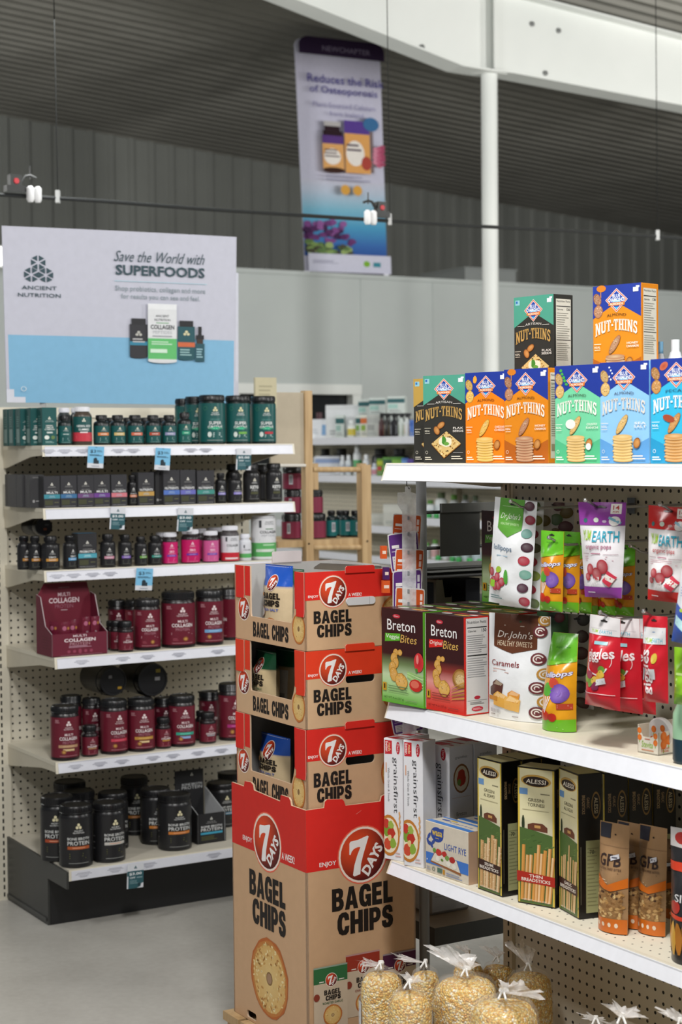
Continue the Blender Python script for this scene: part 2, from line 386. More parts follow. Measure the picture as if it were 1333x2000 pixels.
# ------------------------------------------------------------------ the building
m = MB(); m.face([(-14, -6, 0), (18, -6, 0), (18, 26, 0), (-14, 26, 0)], '888888', 'polished_concrete'); struct('floor', m)

CG = 14.6                                           # gable wall
EA, EB = atp(0, 218, D1, CG), atp(1333, 455, D1, CG)
ED = (EB - EA) / ((EB - EA).dot(D2))                # down the roof slope, per metre along the gable
def roof_z(P):
    return EA.z + ED.z * ((V(P) - EA).dot(D2))
m = MB(); us = []; x = -9.0
while x < 19: us += [(x, 0), (x + .115, 0), (x + .13, .022), (x + .175, .022), (x + .19, 0)]; x += .205
g0 = EA - D2 * EA.dot(D2)
for (a, p), (b, q) in zip(us, us[1:]):
    A = D1 * (CG - p) + D2 * a; B = D1 * (CG - q) + D2 * b
    m.face([(A.x, A.y, 0), (B.x, B.y, 0), (B.x, B.y, roof_z(B) + .05), (A.x, A.y, roof_z(A) + .05)], '808080', 'metal_cladding')
struct('wall_far', m, 20)
m = MB(); ts = []; t = -0.1
while t < 17: ts += [(t, 0), (t + .07, 0), (t + .09, -.036), (t + .125, -.036), (t + .145, 0)]; t += .155
for (a, p), (b, q) in zip(ts, ts[1:]):
    f = lambda s_, t_, z_: (lambda B: (B.x, B.y, roof_z(B) + z_))(D1 * (CG - t_) + D2 * s_)
    m.face([f(-9, a, p), f(19, a, p), f(19, b, q), f(-9, b, q)], '909090', 'roof_sheet')
struct('ceiling', m, 20)

CB = 8.5                                            # the rafter and its pipe column
low = [atp(x, y, D1, CB) for x, y in ((250, -122), (560, 0), (890, 131), (945, 140), (985, 144), (1333, 210), (1560, 255))]
m = MB(); n = len(low); hi = [V((p.x, p.y, roof_z(p) - .16)) for p in low]
for d in (-.006, .006):
    for i in range(n - 1):
        q = [low[i] + D1 * d, low[i + 1] + D1 * d, hi[i + 1] + D1 * d, hi[i] + D1 * d]; m.face(q if d < 0 else q[::-1], 'cccccc', 'white_steel')
for L_ in (low, hi):
    for i in range(n - 1):
        for w, s in ((0, 1), (-.012, -1)):
            q = [L_[i] - D1 * .09 + ZA * w, L_[i + 1] - D1 * .09 + ZA * w, L_[i + 1] + D1 * .09 + ZA * w, L_[i] + D1 * .09 + ZA * w]
            m.face(q[::s], 'cccccc', 'white_steel')
        m.face([L_[i] - D1 * .09 - ZA * .012, L_[i + 1] - D1 * .09 - ZA * .012, L_[i + 1] - D1 * .09, L_[i] - D1 * .09], 'cccccc', 'white_steel')
k = atp(965, 140, D1, CB); kz = roof_z(k) - .17     # stiffener over the column, bolts
m.box(k.x - .006, k.x + .006, k.y - .09, k.y, k.z, kz, 'cccccc', 'white_steel')
struct('rafter_beam', m, 25)
m = MB(); c = atp(957.5, 400, D1, CB); cr = 32 * dist(c) / F_PX / 2; ct = atp(957.5, 142, D1, CB).z
m.lathe([(cr, 0), (cr, ct)], 28, 'cccccc', 'white_steel', c.x, c.y); m.lathe([(.11, ct - .012), (.11, ct)], 4, 'cccccc', 'white_steel', c.x, c.y); struct('column', m)
for x, y in ((1040, 47), (1092, 60), (825, 92), (1066, 143)):
    p = atp(x, y, D1, CB - .012); m = MB(); r = .016
    m.lathe([(r, 0), (r, .012), (r * .5, .016)], 10, '6a6c6a', 'steel'); o = obj('bolt_head', m)
    o.matrix_world = Matrix.Translation(p + D1 * .006) @ (-D1).to_track_quat('Z', 'Y').to_matrix().to_4x4()
    tag(o, {1040: 'dark bolt head on the white rafter above the column', 1092: 'dark bolt head on the white rafter, second beyond the column', 825: 'grey bolt head on the rafter haunch beside the tall banner', 1066: 'grey bolt head low on the rafter flange past the column'}[x], 'bolt')

CW = 10.2                                           # low partition in front of the gable
wt = (atp(465, 537, D1, CW).z + atp(960, 553, D1, CW).z) / 2
def slab(m, a0, a1, c0, c1, z0, z1, mat, col='cccccc'):
    q = [D2 * a + D1 * c for a, c in ((a0, c0), (a1, c0), (a1, c1), (a0, c1))]
    v = [(p.x, p.y, z) for z in (z0, z1) for p in q]
    m.add(v, [(0, 3, 2, 1), (4, 5, 6, 7), (0, 1, 5, 4), (1, 2, 6, 5), (2, 3, 7, 6), (3, 0, 4, 7)], hx(col), mat)
def d2(x, y=700, c=CW): return atp(x, y, D1, c).dot(D2)
w0, w1 = d2(452), d2(698); z0, z1 = atp(650, 905, D1, CW).z, atp(650, 765, D1, CW).z
m = MB()
slab(m, -3.5, w0, CW, CW + .12, 0, wt, 'white_panel'); slab(m, w1, 18, CW, CW + .12, 0, wt, 'white_panel')
slab(m, w0, w1, CW, CW + .12, 0, z0, 'white_panel'); slab(m, w0, w1, CW, CW + .12, z1, wt, 'white_panel')
slab(m, -3.5, 18, CW - .015, CW + 1.6, wt, wt + .03, 'white_panel')
for x in (705, 846): a = d2(x); slab(m, a, a + .012, CW - .006, CW, 0, wt, 'white_panel')
struct('wall_partition', m)
m = MB(); f = .05
slab(m, w0 - .02, w1 + .02, CW - .03, CW + .06, z1 - .02, z1 + .05, 'white_steel'); slab(m, w1 - f, w1 + .02, CW - .02, CW + .06, z0, z1, 'white_steel')
slab(m, w0, w0 + f, CW - .02, CW + .06, z0, z1, 'white_steel'); mid = d2(598); slab(m, mid - .015, mid + .02, CW - .02, CW + .06, z0, z1, 'white_steel')
slab(m, w0, w1, CW + .07, CW + .09, z0, z1, 'dark_glass'); struct('window_1', m)

def box_on_wall(name, x0, x1, y0, c0, c1, col, label, cat):
    a, b = d2(x0, 540, c0), d2(x1, 540, c0); z = atp((x0 + x1) / 2, y0, D1, c0).z; m = MB()
    slab(m, a, b, c0, c1, wt + .032, z, 'steel', col); slab(m, a - .01, b + .01, c0 - .01, c1 + .01, z, z + .012, 'steel', col)
    return tag(obj(name, m), label, cat)
box_on_wall('air_duct', 909, 1008, 527, CW + .3, CW + .9, '8c908e', 'grey sheet-metal duct box lying on the partition behind the column', 'duct')
box_on_wall('equipment_case', 497, 527, 528, CW + .3, CW + .6, '3a3c3c', 'small dark case on the partition between header sign and banner', 'case')
m = MB(); p = atp(-6, 502, D1, CW - .1); m.box(p.x - .09, p.x + .055, p.y - .04, p.y + .04, p.z - .065, p.z + .065, 'ffffff', 'matte')
lm, N_, L_, b_ = node_mat('lit_sign'); b_.inputs['Emission Color'].default_value = (1, .98, .94, 1); b_.inputs['Emission Strength'].default_value = 3
m.face([(p.x - .08, p.y - .041, p.z - .055), (p.x + .045, p.y - .041, p.z - .055), (p.x + .045, p.y - .041, p.z + .055), (p.x - .08, p.y - .041, p.z + .055)], 'ffffff', 'lit_sign')
tag(obj('wall_lamp', m), 'small lit white lamp on the partition beside the header sign', 'lamp')

# tall banner standing on the partition
BC = CW + .1
cs = [atp(x, y, D1, BC) for x, y in ((596.5, 531), (757, 537), (742, 90), (575, 71))]
def ban(u, v, h):
    p = (cs[0] * (1 - u) + cs[1] * u) * (1 - v) + (cs[3] * (1 - u) + cs[2] * u) * v; return p - D1 * h
t_ = root('roll_up_banner', 'tall supplement banner with purple top standing on the partition wall', 'banner', loc=cs[0])
t_.location = (0, 0, 0)
m = MB(); ol = [(0, 0), (1, 0)] + [(1 - .12 + .12 * cos(a * pi / 12), 1 - .038 + .038 * sin(a * pi / 12)) for a in range(7)] + [(.12 - .12 * sin(a * pi / 12), 1 - .038 + .038 * cos(a * pi / 12)) for a in range(7)]
m.prism(ol, 0, -.006, 'c9c8d8', 'matte', lambda u, v, d: ban(u, v, d))
p = Pr(m, ban, 'matte', .0005, .0006)
p.grad(0, .07, 1, .93, ((0, 'c9c8d8'), (.2, 'c5c6d9'), (1, 'cbc8da')))
p.grad(0, .07, 1, .40, ((0, '32549c'), (.16, '3c6cb0'), (.4, '4f9cc4'), (.62, '7fb8cf'), (.85, 'b9c6d8'), (1, 'c8c8d8')))
for i in range(46):
    x = RG.random() ** 1.3 * .56; y = .14 + RG.random() * .085 - x * .02
    p.ell(x + .02, y, .045, .013, ['6b3a72', '7e4a86', '552c5c', '8f5a96', '40234a'][i % 5], n=7, wob=.5, seed=i)
for i in range(40):
    x = RG.random() ** 1.2 * .52; y = .085 + RG.random() * .045 * (1 - x)
    p.ell(x + .02, y, .05, .010, ['7f9a5a', '95aa6a', '5e7a48', '4a4a3a'][i % 4], n=7, wob=.5, seed=i)
p.rect(0, 0, 1, .078, 'cfcfe0'); p.ell(.70, .04, .04, .013, '7db03a'); p.rect(.78, .028, .87, .048, '3d8a9a'); p.lines(.05, .035, .36, .052, 3, '9a9aae')
top = [(0, .925), (1, .925)] + ol[2:]
p.poly(top, '2e1c3a'); p.text('NEWCHAPTER', .55, .955, .56, .022, '8a7f96')
p.text('Reduces the Risk', .53, .825, .90, .036, '4d4690', .02); p.text('of Osteoporosis', .50, .775, .80, .040, '4d4690', .02)
p.text('Plant-Sourced Calcium', .50, .715, .74, .022, '8580ae'); p.text('from Iceland', .52, .68, .40, .020, '8580ae')
p.rect(.22, .435, .47, .57, 'e0a868'); p.rect(.22, .55, .47, .585, '5a3a80'); p.rect(.23, .585, .46, .605, '2a1620'); p.rect(.25, .605, .43, .625, '2a1620'); p.rect(.245, .625, .44, .645, 'b8b4b4'); p.ell(.345, .437, .13, .012, '3a2018')
p.ell(.33, .495, .1, .035, 'efe8e0'); p.lines(.24, .49, .42, .53, 3, '6a5a60')
p.rect(.48, .43, .78, .60, 'e2a55f'); p.rect(.48, .60, .78, .655, '5a3f92'); p.rect(.78, .435, .82, .62, '7a6a6a'); p.ell(.60, .515, .11, .055, 'efe8e0'); p.lines(.50, .52, .68, .56, 2, '5a4a58'); p.ring(.73, .475, .06, .03, .03, 'b0483c')
p.ell(.80, .645, .095, .030, '3d6f9e')
for i in range(14): p.ell(.88 + .05 * sin(i * 2.1), .47 + .006 * i, .035, .011, ['c0627e', 'a84a68', 'd48aa0'][i % 3], n=7, wob=.4, seed=i)
p.lines(.23, .39, .78, .42, 2, '8a8aa6', .3); p.ell(.455, .354, .055, .022, 'd9a248'); p.ell(.60, .354, .055, .022, 'd9a248')
obj('banner_sheet', m, t_)
m = MB(); q = [ban(u, 0, 0) for u in (.05, .95)]
for i in range(2):
    a_ = q[0] + (D2 * 0); 
m.tube([q[0] - ZA * .005, q[1] - ZA * .005], .022, 10, '3a2450', 'plastic'); obj('base_bar', m, t_)
for u in (.02, .985):
    m = MB(); b = ban(u, 0, 0); m.box(b.x - .018, b.x + .018, b.y - .07, b.y + .07, wt + .03, b.z, 'd8d8e2', 'plastic'); obj('foot', m, t_)

# hanging cable run with spot fixtures
CT = 6.2
def onr(x): return atp(x, 380 + (465 - 380) * x / 1333 + (3 if 300 < x < 1000 else 0), D1, CT)
t_ = root('hanging_conduit', 'thin dark conduit strung across the hall below the ceiling', 'conduit')
m = MB(); m.tube([onr(x) for x in (-120, 0, 200, 400, 600, 760, 900, 1100, 1285, 1450)], .008, 8, '242626', 'steel'); obj('conduit', m, t_)
for x in (113, 762, 1285):
    q = onr(x); m = MB(); m.tube([q, (q.x - .01, q.y, roof_z(q))], .0021, 6, '141514', 'matte'); obj('hanger_wire', m, t_)
    m = MB(); m.box(q.x - .008, q.x + .008, q.y - .012, q.y + .012, q.z - .018, q.z + .03, 'b9bab8', 'plastic'); obj('clip', m, t_)
def spot(x0, lab, flip=1):
    q = onr(x0); t = root('spot_fixture', lab, 'light fixture', 'twin spot fixtures on the conduit', q + ZA * .0165, YAW)
    m = MB(); m.box(-.06, .03, -.02, .02, -.003, .02, '232423', 'plastic'); m.box(-.045, -.0, -.018, .018, .016, .062, '2a2c2a', 'plastic'); obj('housing', m, t)
    m = MB(); m.lathe([(.010, -.022), (.012, -.018), (.012, -.016)], 12, 'b83038', 'plastic', -.022, 0, ax=lambda p: (p[0], p[2], p[1] + .036)); obj('indicator', m, t)
    m = MB(); m.tube([(.0, 0, .03), (.02, 0, .06), (.04, 0, .064), (.064, 0, .055)], .006, 6, '3a3b3a', 'steel'); m.tube([(.04, 0, .05), (.04, 0, .1)], .003, 6, '3a3b3a', 'steel'); obj('bracket', m, t)
    for k in (0, 1):
        x = (.030 + .030 * k); m = MB(); m.lathe([(.007, .02), (.015, .012), (.0155, -.03), (.010, -.042)], 14, 'e6e6e6', 'plastic', x, -.027); obj('bulb', m, t)
    return t
spot(40, 'twin spot fixture with red light above the header sign')
spot(735, 'twin spot fixture hanging in front of the tall banner').scale = (-1, 1, 1)
# ------------------------------------------------------------------ shelving runs
CREAM, RAIL = 'd8d2c0', 'd9dbe4'
def shelf(par, name, L, b, z, x0=0.0, lip=.036, out=.004, top='steel', brk=.06, rail=RAIL, marks=(), end=True, body=CREAM, strips=()):
    """a steel shelf in the run's own axes: x along, -y outwards"""
    m = MB(); m.box(x0, L, -b, 0, z - .012, z, body, 'steel', top=None)
    if top != 'steel': m.face([(x0, -b, z + .0003), (L, -b, z + .0003), (L, 0, z + .0003), (x0, 0, z + .0003)], body, top)
    m.prism([(-b, z + .0004), (-b + .006, z + .0004), (-b + .006, z - .012), (-b + .004 - out, z - lip), (-b - out, z - lip)], x0, L, body, 'steel', lambda u, v, d: (d, u, v))
    for xx in (x0 + .001, L - .007):
        m.prism([(-b + .006, z - .001), (0.0, z - .001), (0, z - brk), (-.03, z - brk), (-b * .72, z - lip), (-b + .006, z - lip + .004)], xx, xx + .006, mix(body, 'a09682', .35), 'steel', lambda u, v, d: (d, u, v))
    o = obj(name, m, par)
    m = MB(); h0, h1 = z - lip + .001, z - .0025; f = lambda u, v, h: (u, -b - .0012 - h - out * (1 - (v - h0) / (h1 - h0)), v)
    e = .008; m.add([f(x0 + e, h0, .001), f(L - e, h0, .001), f(L - e, h1, .001), f(x0 + e, h1, .001), f(x0 + e, h0, 0), f(L - e, h0, 0), f(L - e, h1, 0), f(x0 + e, h1, 0)], [(0, 1, 2, 3), (4, 5, 1, 0), (3, 2, 6, 7), (4, 0, 3, 7), (1, 5, 6, 2)], hx(rail), 'plastic')
    p = Pr(m, f, 'matte', .0014, .0001)
    p.rect(x0 + e, h1 - .0025, L - e, h1 - .0005, mix(rail, '9a9a9a', .5))
    for x in marks:
        for i, (w, q) in enumerate(((.020, .62), (.026, .50), (.016, .38), (.010, .28))): p.rect(x - w, h0 + (h1 - h0) * q, x + w, h0 + (h1 - h0) * (q + .05), '9a9ca8')
    obj('price_rail', m, o)
    return o
def upright(par, x0, x1, xs, z1, col=CREAM, y0=-.006, y1=.03, z0=0.0):
    m = MB(); m.box(x0, x1, y0, y1, z0, z1, col, 'steel'); z = z0 + .012
    while z < z1 - .02: m.box(xs - .0028, xs + .0028, y0 - .0004, y0 + .001, z, z + .0145, '14130f', 'matte', skip='kb'); z += .0254
    return obj('upright', m, par)

# the end bay of supplements
LZ = dict(A=1.557, B=1.354, C=1.152, D=.878, E=.541, F=.214); LB = dict(A=.372, B=.372, C=.372, D=.452, E=.448, F=.550)
gl = root('gondola_shelving', 'tall cream pegboard shelving bay of supplement jars under the header sign', 'shelving', loc=GL.o, rz=GL.rz)
upright(gl, -.05, .03, 0, 1.69); upright(gl, .905, .965, .935, 1.69)
m = MB(); m.box(0, .875, 0, .008, 0, 1.47, 'ccc6b5', 'pegboard'); o = obj('back_panel', m, gl); o.location = (.03, .004, .21)
m = MB(); m.box(.03, .905, -.004, .03, 1.655, 1.69, CREAM, 'steel'); m.box(.03, .905, .012, .03, 0, 1.655, CREAM, 'steel'); obj('top_rail', m, gl)
def px_a(x, y, b, fr=GL): return fr.ab(fr.at(x, y, b))[0]
for k in 'ABCDE':
    mk = dict(A=(98, 130, 165, 234, 263, 375, 404), B=(), C=(111, 144, 181, 215), D=(157, 238, 286, 347, 423), E=(142, 190, 233, 294, 333, 382, 428))[k]
    shelf(gl, 'shelf', .953, LB[k], LZ[k], .02, marks=[px_a(x, 1200, LB[k]) for x in mk], out=.006, brk=.075)
m = MB(); m.box(.02, .953, -.545, 0, LZ['F'] - .014, LZ['F'], 'd0cabb', 'steel'); obj('deck', m, gl)
m = MB(); b = LB['F']; z = LZ['F']
m.box(.02, .953, -b, -b + .008, z - .035, z + .0003, CREAM, 'steel'); o = obj('deck_lip', m, gl)
m = MB(); m.box(.028, .945, -b - .002, -b, z - .034, z - .004, RAIL, 'plastic'); p = Pr(m, flat(-b - .002), 'matte')
for x in (163, 225, 291, 418):
    c = px_a(x, 1700, b)
    for w, q in ((.022, .020), (.028, .016), (.018, .011), (.012, .007)): p.rect(c - w, z - .034 + q, c + w, z - .034 + q + .0018, '9a9ca8')
obj('price_rail', m, o)
m = MB(); m.prism([(0, 0), (-.383, 0), (-.383, z - .06), (-.548, z - .06), (-.548, z - .006), (0, z + .004)], .012, .020, '343533', 'steel', lambda u, v, d: (d, u, v))
m.prism([(-.01, .01), (-.372, .01), (-.372, .022), (-.01, .022)], .008, .0125, '3c3d3b', 'steel', lambda u, v, d: (d, u, v)); obj('end_panel', m, gl); m = MB(); m.prism([(0, 0), (-.383, 0), (-.383, z - .06), (-.548, z - .06), (-.548, z - .006), (0, z + .004)], .955, .963, '343533', 'steel', lambda u, v, d: (d, u, v)); obj('end_panel', m, gl)
m = MB(); m.box(.02, .955, -.385, -.375, 0, z - .016, '1b1b1c', 'steel'); obj('kick_plate', m, gl)

# the cracker and sweets run
RZ = dict(S1=1.5035, S2=.9585, S3=.588); RB = dict(S1=.33, S2=.320, S3=.317)
gr = root('gondola_shelving', 'cream pegboard shelving run holding crackers, sweets and breadsticks', 'shelving', loc=GR.o, rz=GR.rz)
upright(gr, 0, .034, .021, 1.49, 'c4b69c'); upright(gr, 1.215, 1.25, 1.232, 1.49, 'c4b69c')
m = MB(); m.box(0, 1.18, 0, .008, 0, 1.33, 'bdb095', 'pegboard'); o = obj('back_panel', m, gr); o.location = (.035, .004, .16)
m = MB(); m.box(.035, 1.215, .012, .03, .16, 1.49, 'b9ad94', 'steel'); obj('back_sheet', m, gr)
RRAIL = 'eceef4'
shelf(gr, 'shelf', 1.26, .33, RZ['S1'], 0, lip=.040, out=.014, rail=RRAIL, body='dfd9c8')
shelf(gr, 'shelf', 1.26, RB['S2'], RZ['S2'], -.010, lip=.040, out=.014, rail=RRAIL, body='e2dac6')
shelf(gr, 'shelf', 1.26, RB['S3'], RZ['S3'], -.012, lip=.030, out=.014, rail=RRAIL, top='perforated', body='e4dcc8')
m = MB(); m.box(0, 1.25, -.56, 0, .13, .15, 'd8ccb4', 'steel'); obj('deck', m, gr)
m = MB(); m.box(.01, 1.24, -.45, -.44, 0, .13, '222222', 'steel'); obj('kick_plate', m, gr)
# ------------------------------------------------------------------ jars, bottles and cartons of the supplement bay
RAD = {}
TEAL, MAR, BLK = '17504f', '661d2c', '232325'
def logo(p, cx, cy, h, col):                        # three stacked hexagons
    r = h * .27
    for dx, dy in ((0, h * .24), (-r * .95, -h * .22), (r * .95, -h * .22)):
        p.poly([(cx + dx + r * .92 * sin(k * pi / 3), cy + dy + r * cos(k * pi / 3)) for k in range(6)], col)
def ancient(p, cx, z0, z1, w, title, band=None, col='e6e8e6', sub=True, lg='e8e4cc', fine='9aa09c', tw=.72, extra=None, ttl=None, dots=False):
    """the front of a label between heights z0 and z1, w wide: crest, maker's lines, title, colour band, small print"""
    H = z1 - z0; Y = lambda q: z0 + H * q
    logo(p, cx, Y(.845), H * .13, lg)
    p.text('ANCIENT', cx, Y(.745), w * .34, H * .032, col, .01); p.text('NUTRITION', cx, Y(.70), w * .42, H * .032, col, .01)
    y = .60
    for t, hh, ww, b, c in title:
        p.text(t, cx, Y(y - hh / 2), w * ww, H * hh, c or col, b); y -= hh + .025
    if band:
        for bc, bh, bw, tc in band:
            p.rect(cx - w * bw / 2, Y(y - bh), cx + w * bw / 2, Y(y), bc)
            if tc: p.rect(cx - w * bw * .28, Y(y - bh * .62), cx + w * bw * .28, Y(y - bh * .38), tc)
            y -= bh + .03
    if extra: extra(p, cx, Y, w, y)
    elif y > .14: p.lines(cx - w * .34, Y(.09), cx + w * .3, Y(min(y, .26)), 3, fine, .35, int(cx * 999) & 7)
    p.rect(cx - w * .40, Y(.035), cx + w * .40, Y(.048), fine)

def tub(r, H, body, lidc, labc, front, lab, lid=.15, lab0=.06, lab1=.80, name='supplement_tub', cat='jar', group=None, turn=0.0, ridge=True, a=2.6, label_mat='plastic'):
    """wide screw-top container with a wrapped label"""
    t = root(name, lab, cat, group); RAD[t.name] = r; lh = H * lid; n = 36
    m = MB(); m.lathe([(r * .93, 0), (r, r * .06), (r, H - lh - r * .16), (r * .95, H - lh - r * .04), (r * .90, H - lh + .004)], n, body); obj('body', m, t, 40)
    m = MB(); q = H - lh
    m.lathe([(r * .93, q + .002), (r * .985, q + .004), (r * .985, q + lh * .22), (r * .955, q + lh * .28), (r * .955, H - .004), (r * .90, H - .0005), (r * .82, H), (r * .80, H - .002), (.001, H - .002)], n, lidc)
    if ridge:
        for i in range(n):
            an = 2 * pi * i / n; x, y = r * .958 * sin(an), -r * .958 * cos(an)
            m.box(x - .0007, x + .0007, y - .0007, y + .0007, q + lh * .3, H - .006, lidc, 'plastic', skip='b')
    obj('lid', m, t, 40)
    z0, z1 = H * lab0, H * lab1; m = MB(); k = 28
    m.grid(lambda u, v: cyl(r)(u, v, .0006), [r * a * (2 * i / k - 1) for i in range(k + 1)], [z0, z1], labc, label_mat)
    front(Pr(m, cyl(r, turn - .22), label_mat, .0010, .00005, r * .16), z0, z1, r); obj('label', m, t, 40)
    return t
def bottle(r, H, body, lidc, labc, front, lab, capw=.68, caph=.17, sh=.70, lab0=.07, lab1=.64, name='supplement_bottle', cat='bottle', group=None, turn=0.0, body_mat='plastic', a=2.5):
    t = root(name, lab, cat, group); RAD[t.name] = r; n = 28; ch = H * caph; q = H - ch
    m = MB(); m.lathe([(r * .92, 0), (r, r * .07), (r, H * sh), (r * .96, H * (sh + .035)), (r * .84, H * (sh + .075)), (r * capw * .9, H * (sh + .10)), (r * capw * .88, q + .003)], n, body, body_mat); obj('body', m, t, 50)
    m = MB(); c = r * capw; m.lathe([(c * .95, q), (c, q + ch * .05), (c, H - ch * .12), (c * .93, H - .0004), (c * .86, H), (.001, H)], n, lidc)
    for i in range(n): an = 2 * pi * i / n; x, y = c * 1.004 * sin(an), -c * 1.004 * cos(an); m.box(x - .0006, x + .0006, y - .0006, y + .0006, q + ch * .1, H - ch * .18, lidc, 'plastic', skip='b')
    obj('lid', m, t, 40)
    z0, z1 = H * lab0, H * lab1; m = MB(); k = 22
    m.grid(lambda u, v: cyl(r)(u, v, .0005), [r * a * (2 * i / k - 1) for i in range(k + 1)], [z0, z1], labc, 'plastic')
    front(Pr(m, cyl(r, turn - .20), 'plastic', .0008, .00005, r * .18), z0, z1, r); obj('label', m, t, 40)
    return t
def carton(w, d, H, col, front, lab, name='supplement_box', cat='box', group=None, side=None, top=None, rside=None, mat='card', lside=None):
    m = MB(); m.bbox(-w / 2, w / 2, 0, d, 0, H, col, mat, .0009)
    if front: front(Pr(m, flat(0, w / 2), mat), w, H)
    if side is not None: p = Pr(m, leftside(-w / 2, d), mat); p.rect(.001, .001, d - .001, H - .001, side); (lside and lside(p, d, H))
    if rside: rside(Pr(m, rightside(w / 2), mat), d, H)
    if top: top(Pr(m, topside(H), mat), w, d)
    return tag(obj(name, m), lab, cat, group)

REG = []
def onshelf(o, fr, k, P, turn=0.0, z=None):
    a, b = fr.ab(P)
    if o.name in RAD: b = max(b, RAD[o.name] * 1.01 + .008); REG.append([k, a, b, RAD[o.name] * 1.03, o])
    zz = (LZ if fr is GL else RZ)[k] if z is None else z
    put(o, fr.P(a, b, zz + .0006), fr.rz + turn); return o
def dims(fr, x0, x1, yt, b, k, z=None):             # middle point, radius and height of a round thing seen between x0 and x1
    P = fr.at((x0 + x1) / 2, yt, b); zz = (LZ if fr is GL else RZ)[k] if z is None else z
    return P, (x1 - x0) / 2 * dist(P) / F_PX * .985, P.z - zz
def span(fr, x0, x1, yt, b, k, z=None):             # middle point, width and height of a flat front parallel to the run
    A, B = fr.at(x0, yt, b), fr.at(x1, yt, b); zz = (LZ if fr is GL else RZ)[k] if z is None else z
    return (A + B) / 2, (A - B).length, (A.z + B.z) / 2 - zz

# --- top shelf
G = 'teal bottles on the top shelf'
def teal_front(band, tc='d8dcd8', wide=.9):
    return lambda p, z0, z1, r: ancient(p, 0, z0, z1, r * 1.6, [], [(band, .17, wide, tc)], fine='8fb0ac', extra=lambda p, cx, Y, w, y: (p.lines(cx - w * .3, Y(.12), cx + w * .3, Y(.32), 3, 'a8c4c0', .4)))
def small_box_front(p, w, H):
    logo(p, 0, H * .72, H * .08, 'd9d8c8'); p.text('ANCIENT', 0, H * .655, w * .5, H * .02, 'c8d4d0'); p.text('NUTRITION', 0, H * .625, w * .6, H * .02, 'c8d4d0')
    p.text('HERBAL', 0, H * .52, w * .5, H * .035, 'e4e8e4', .02); p.text('OMEGA', 0, H * .47, w * .55, H * .04, 'e4e8e4', .02); p.text('COMPLEX', 0, H * .42, w * .7, H * .035, 'e4e8e4', .02)
    p.rect(-w * .2, H * .32, w * .2, H * .36, 'c9d2ce'); p.ell(-w * .2, H * .21, w * .17, H * .055, 'd9e0da', n=12); p.ell(w * .22, H * .21, w * .14, H * .05, '5e7a4a', n=12); p.lines(-w * .3, H * .06, w * .3, H * .12, 2, '8fb0ac')
L5 = ['deep teal slim carton against the pegboard end of the top shelf', 'deep teal slim carton, second from the pegboard upright', 'deep teal slim carton in the middle of the row of five', 'deep teal slim carton just behind the front carton of the row', 'deep teal slim carton at the shelf front showing its whole face']
for i, (x0, x1, b) in enumerate(((25, 43, .12), (36, 54, .175), (49, 68, .23), (66, 88, .285), (84, 111, .338))):
    P, w, H = span(GL, x0, x1, 798, b, 'A')
    w = .05
    o = carton(w, .046, .123, TEAL, small_box_front, L5[i], group='teal slim cartons', side='20504e', lside=lambda p, d, H: (p.rect(d * .2, H * .08, d * .8, H * .45, '6f8a86'), p.lines(d * .25, H * .5, d * .75, H * .8, 5, '4f7a76')))
    P = GL.at(x1, 830, b) - GL.u * (w / 2); onshelf(o, GL, 'A', P)
P, r, H = dims(GL, 112, 140, 811, .325, 'A')
onshelf(bottle(r, H, '1a2424', '17181a', TEAL, teal_front('1a5c5a', 'd0d8d4'), 'small teal bottle between slim cartons and the white lidded jar', group=G), GL, 'A', P)
P, r, H = dims(GL, 141, 179, 795, .325, 'A')
def red_gummies(p, z0, z1, r):
    p.rect(-r * 2.2, z0, r * 2.2, z0 + (z1 - z0) * .36, 'c23a48'); logo(p, 0, z0 + (z1 - z0) * .86, .012, 'd9d8c8')
    h = z1 - z0; p.text('HERBAL KIDS', 0, z0 + h * .62, r * 1.5, h * .09, 'e8ecea', .02); p.text('GUMMIES', 0, z0 + h * .48, r * 1.1, h * .09, 'e8ecea', .02); p.rect(-r * .4, z0 + h * .34, r * .4, z0 + h * .39, 'e6dcdc'); p.lines(-r * .8, z0 + h * .12, r * .8, z0 + h * .24, 2, 'e2a0a4')
onshelf(bottle(r, H, '4a4038', 'e4e5ea', '1c4f4e', red_gummies, 'clear jar with white lid and red and teal label on top shelf', capw=.80, caph=.13, sh=.76, lab0=.10, lab1=.74, group=G), GL, 'A', P)
for x0, x1, l in ((112, 130, 'white lidded bottle half hidden behind the small teal bottle'), (128, 146, 'white lidded bottle half hidden behind the clear gummy jar')):
    P, r, H = dims(GL, x0, x1 + 8, 797, .22, 'A'); onshelf(bottle(r, H, '3a4040', 'dcdde4', TEAL, lambda p, z0, z1, r: None, l, capw=.80, caph=.13, sh=.76, group=G), GL, 'A', P)
for x0, x1, yt, c, l in ((182, 214, 811, 'd97f3e', 'teal bottle with bright orange band beside the red labelled jar'), (214, 245, 811, 'cdb070', 'teal bottle with tan band on the top shelf'), (247, 280, 811, 'd2684a', 'teal bottle with coral band on the top shelf'),
                         (283, 314, 811, 'b5492f', 'teal bottle with rust red band on the top shelf'), (315, 345, 811, '8f8fb4', 'teal bottle with lilac band on the top shelf')):
    P, r, H = dims(GL, x0, x1, yt, .325, 'A'); onshelf(bottle(r, H, '161c1d', '141416', TEAL, teal_front(c), l, group=G), GL, 'A', P, RG.uniform(-.08, .12))
for x0, l in ((203, 'black capped bottle behind the orange and tan banded bottles'), (236, 'black capped bottle behind the tan and coral banded bottles'), (270, 'black capped bottle behind the coral and rust banded bottles'), (304, 'black capped bottle behind the rust and lilac banded bottles')):
    P, r, H = dims(GL, x0, x0 + 30, 816, .24, 'A'); onshelf(bottle(r, H, '161c1d', '141416', TEAL, teal_front('3a6a68'), l, group=G), GL, 'A', P)
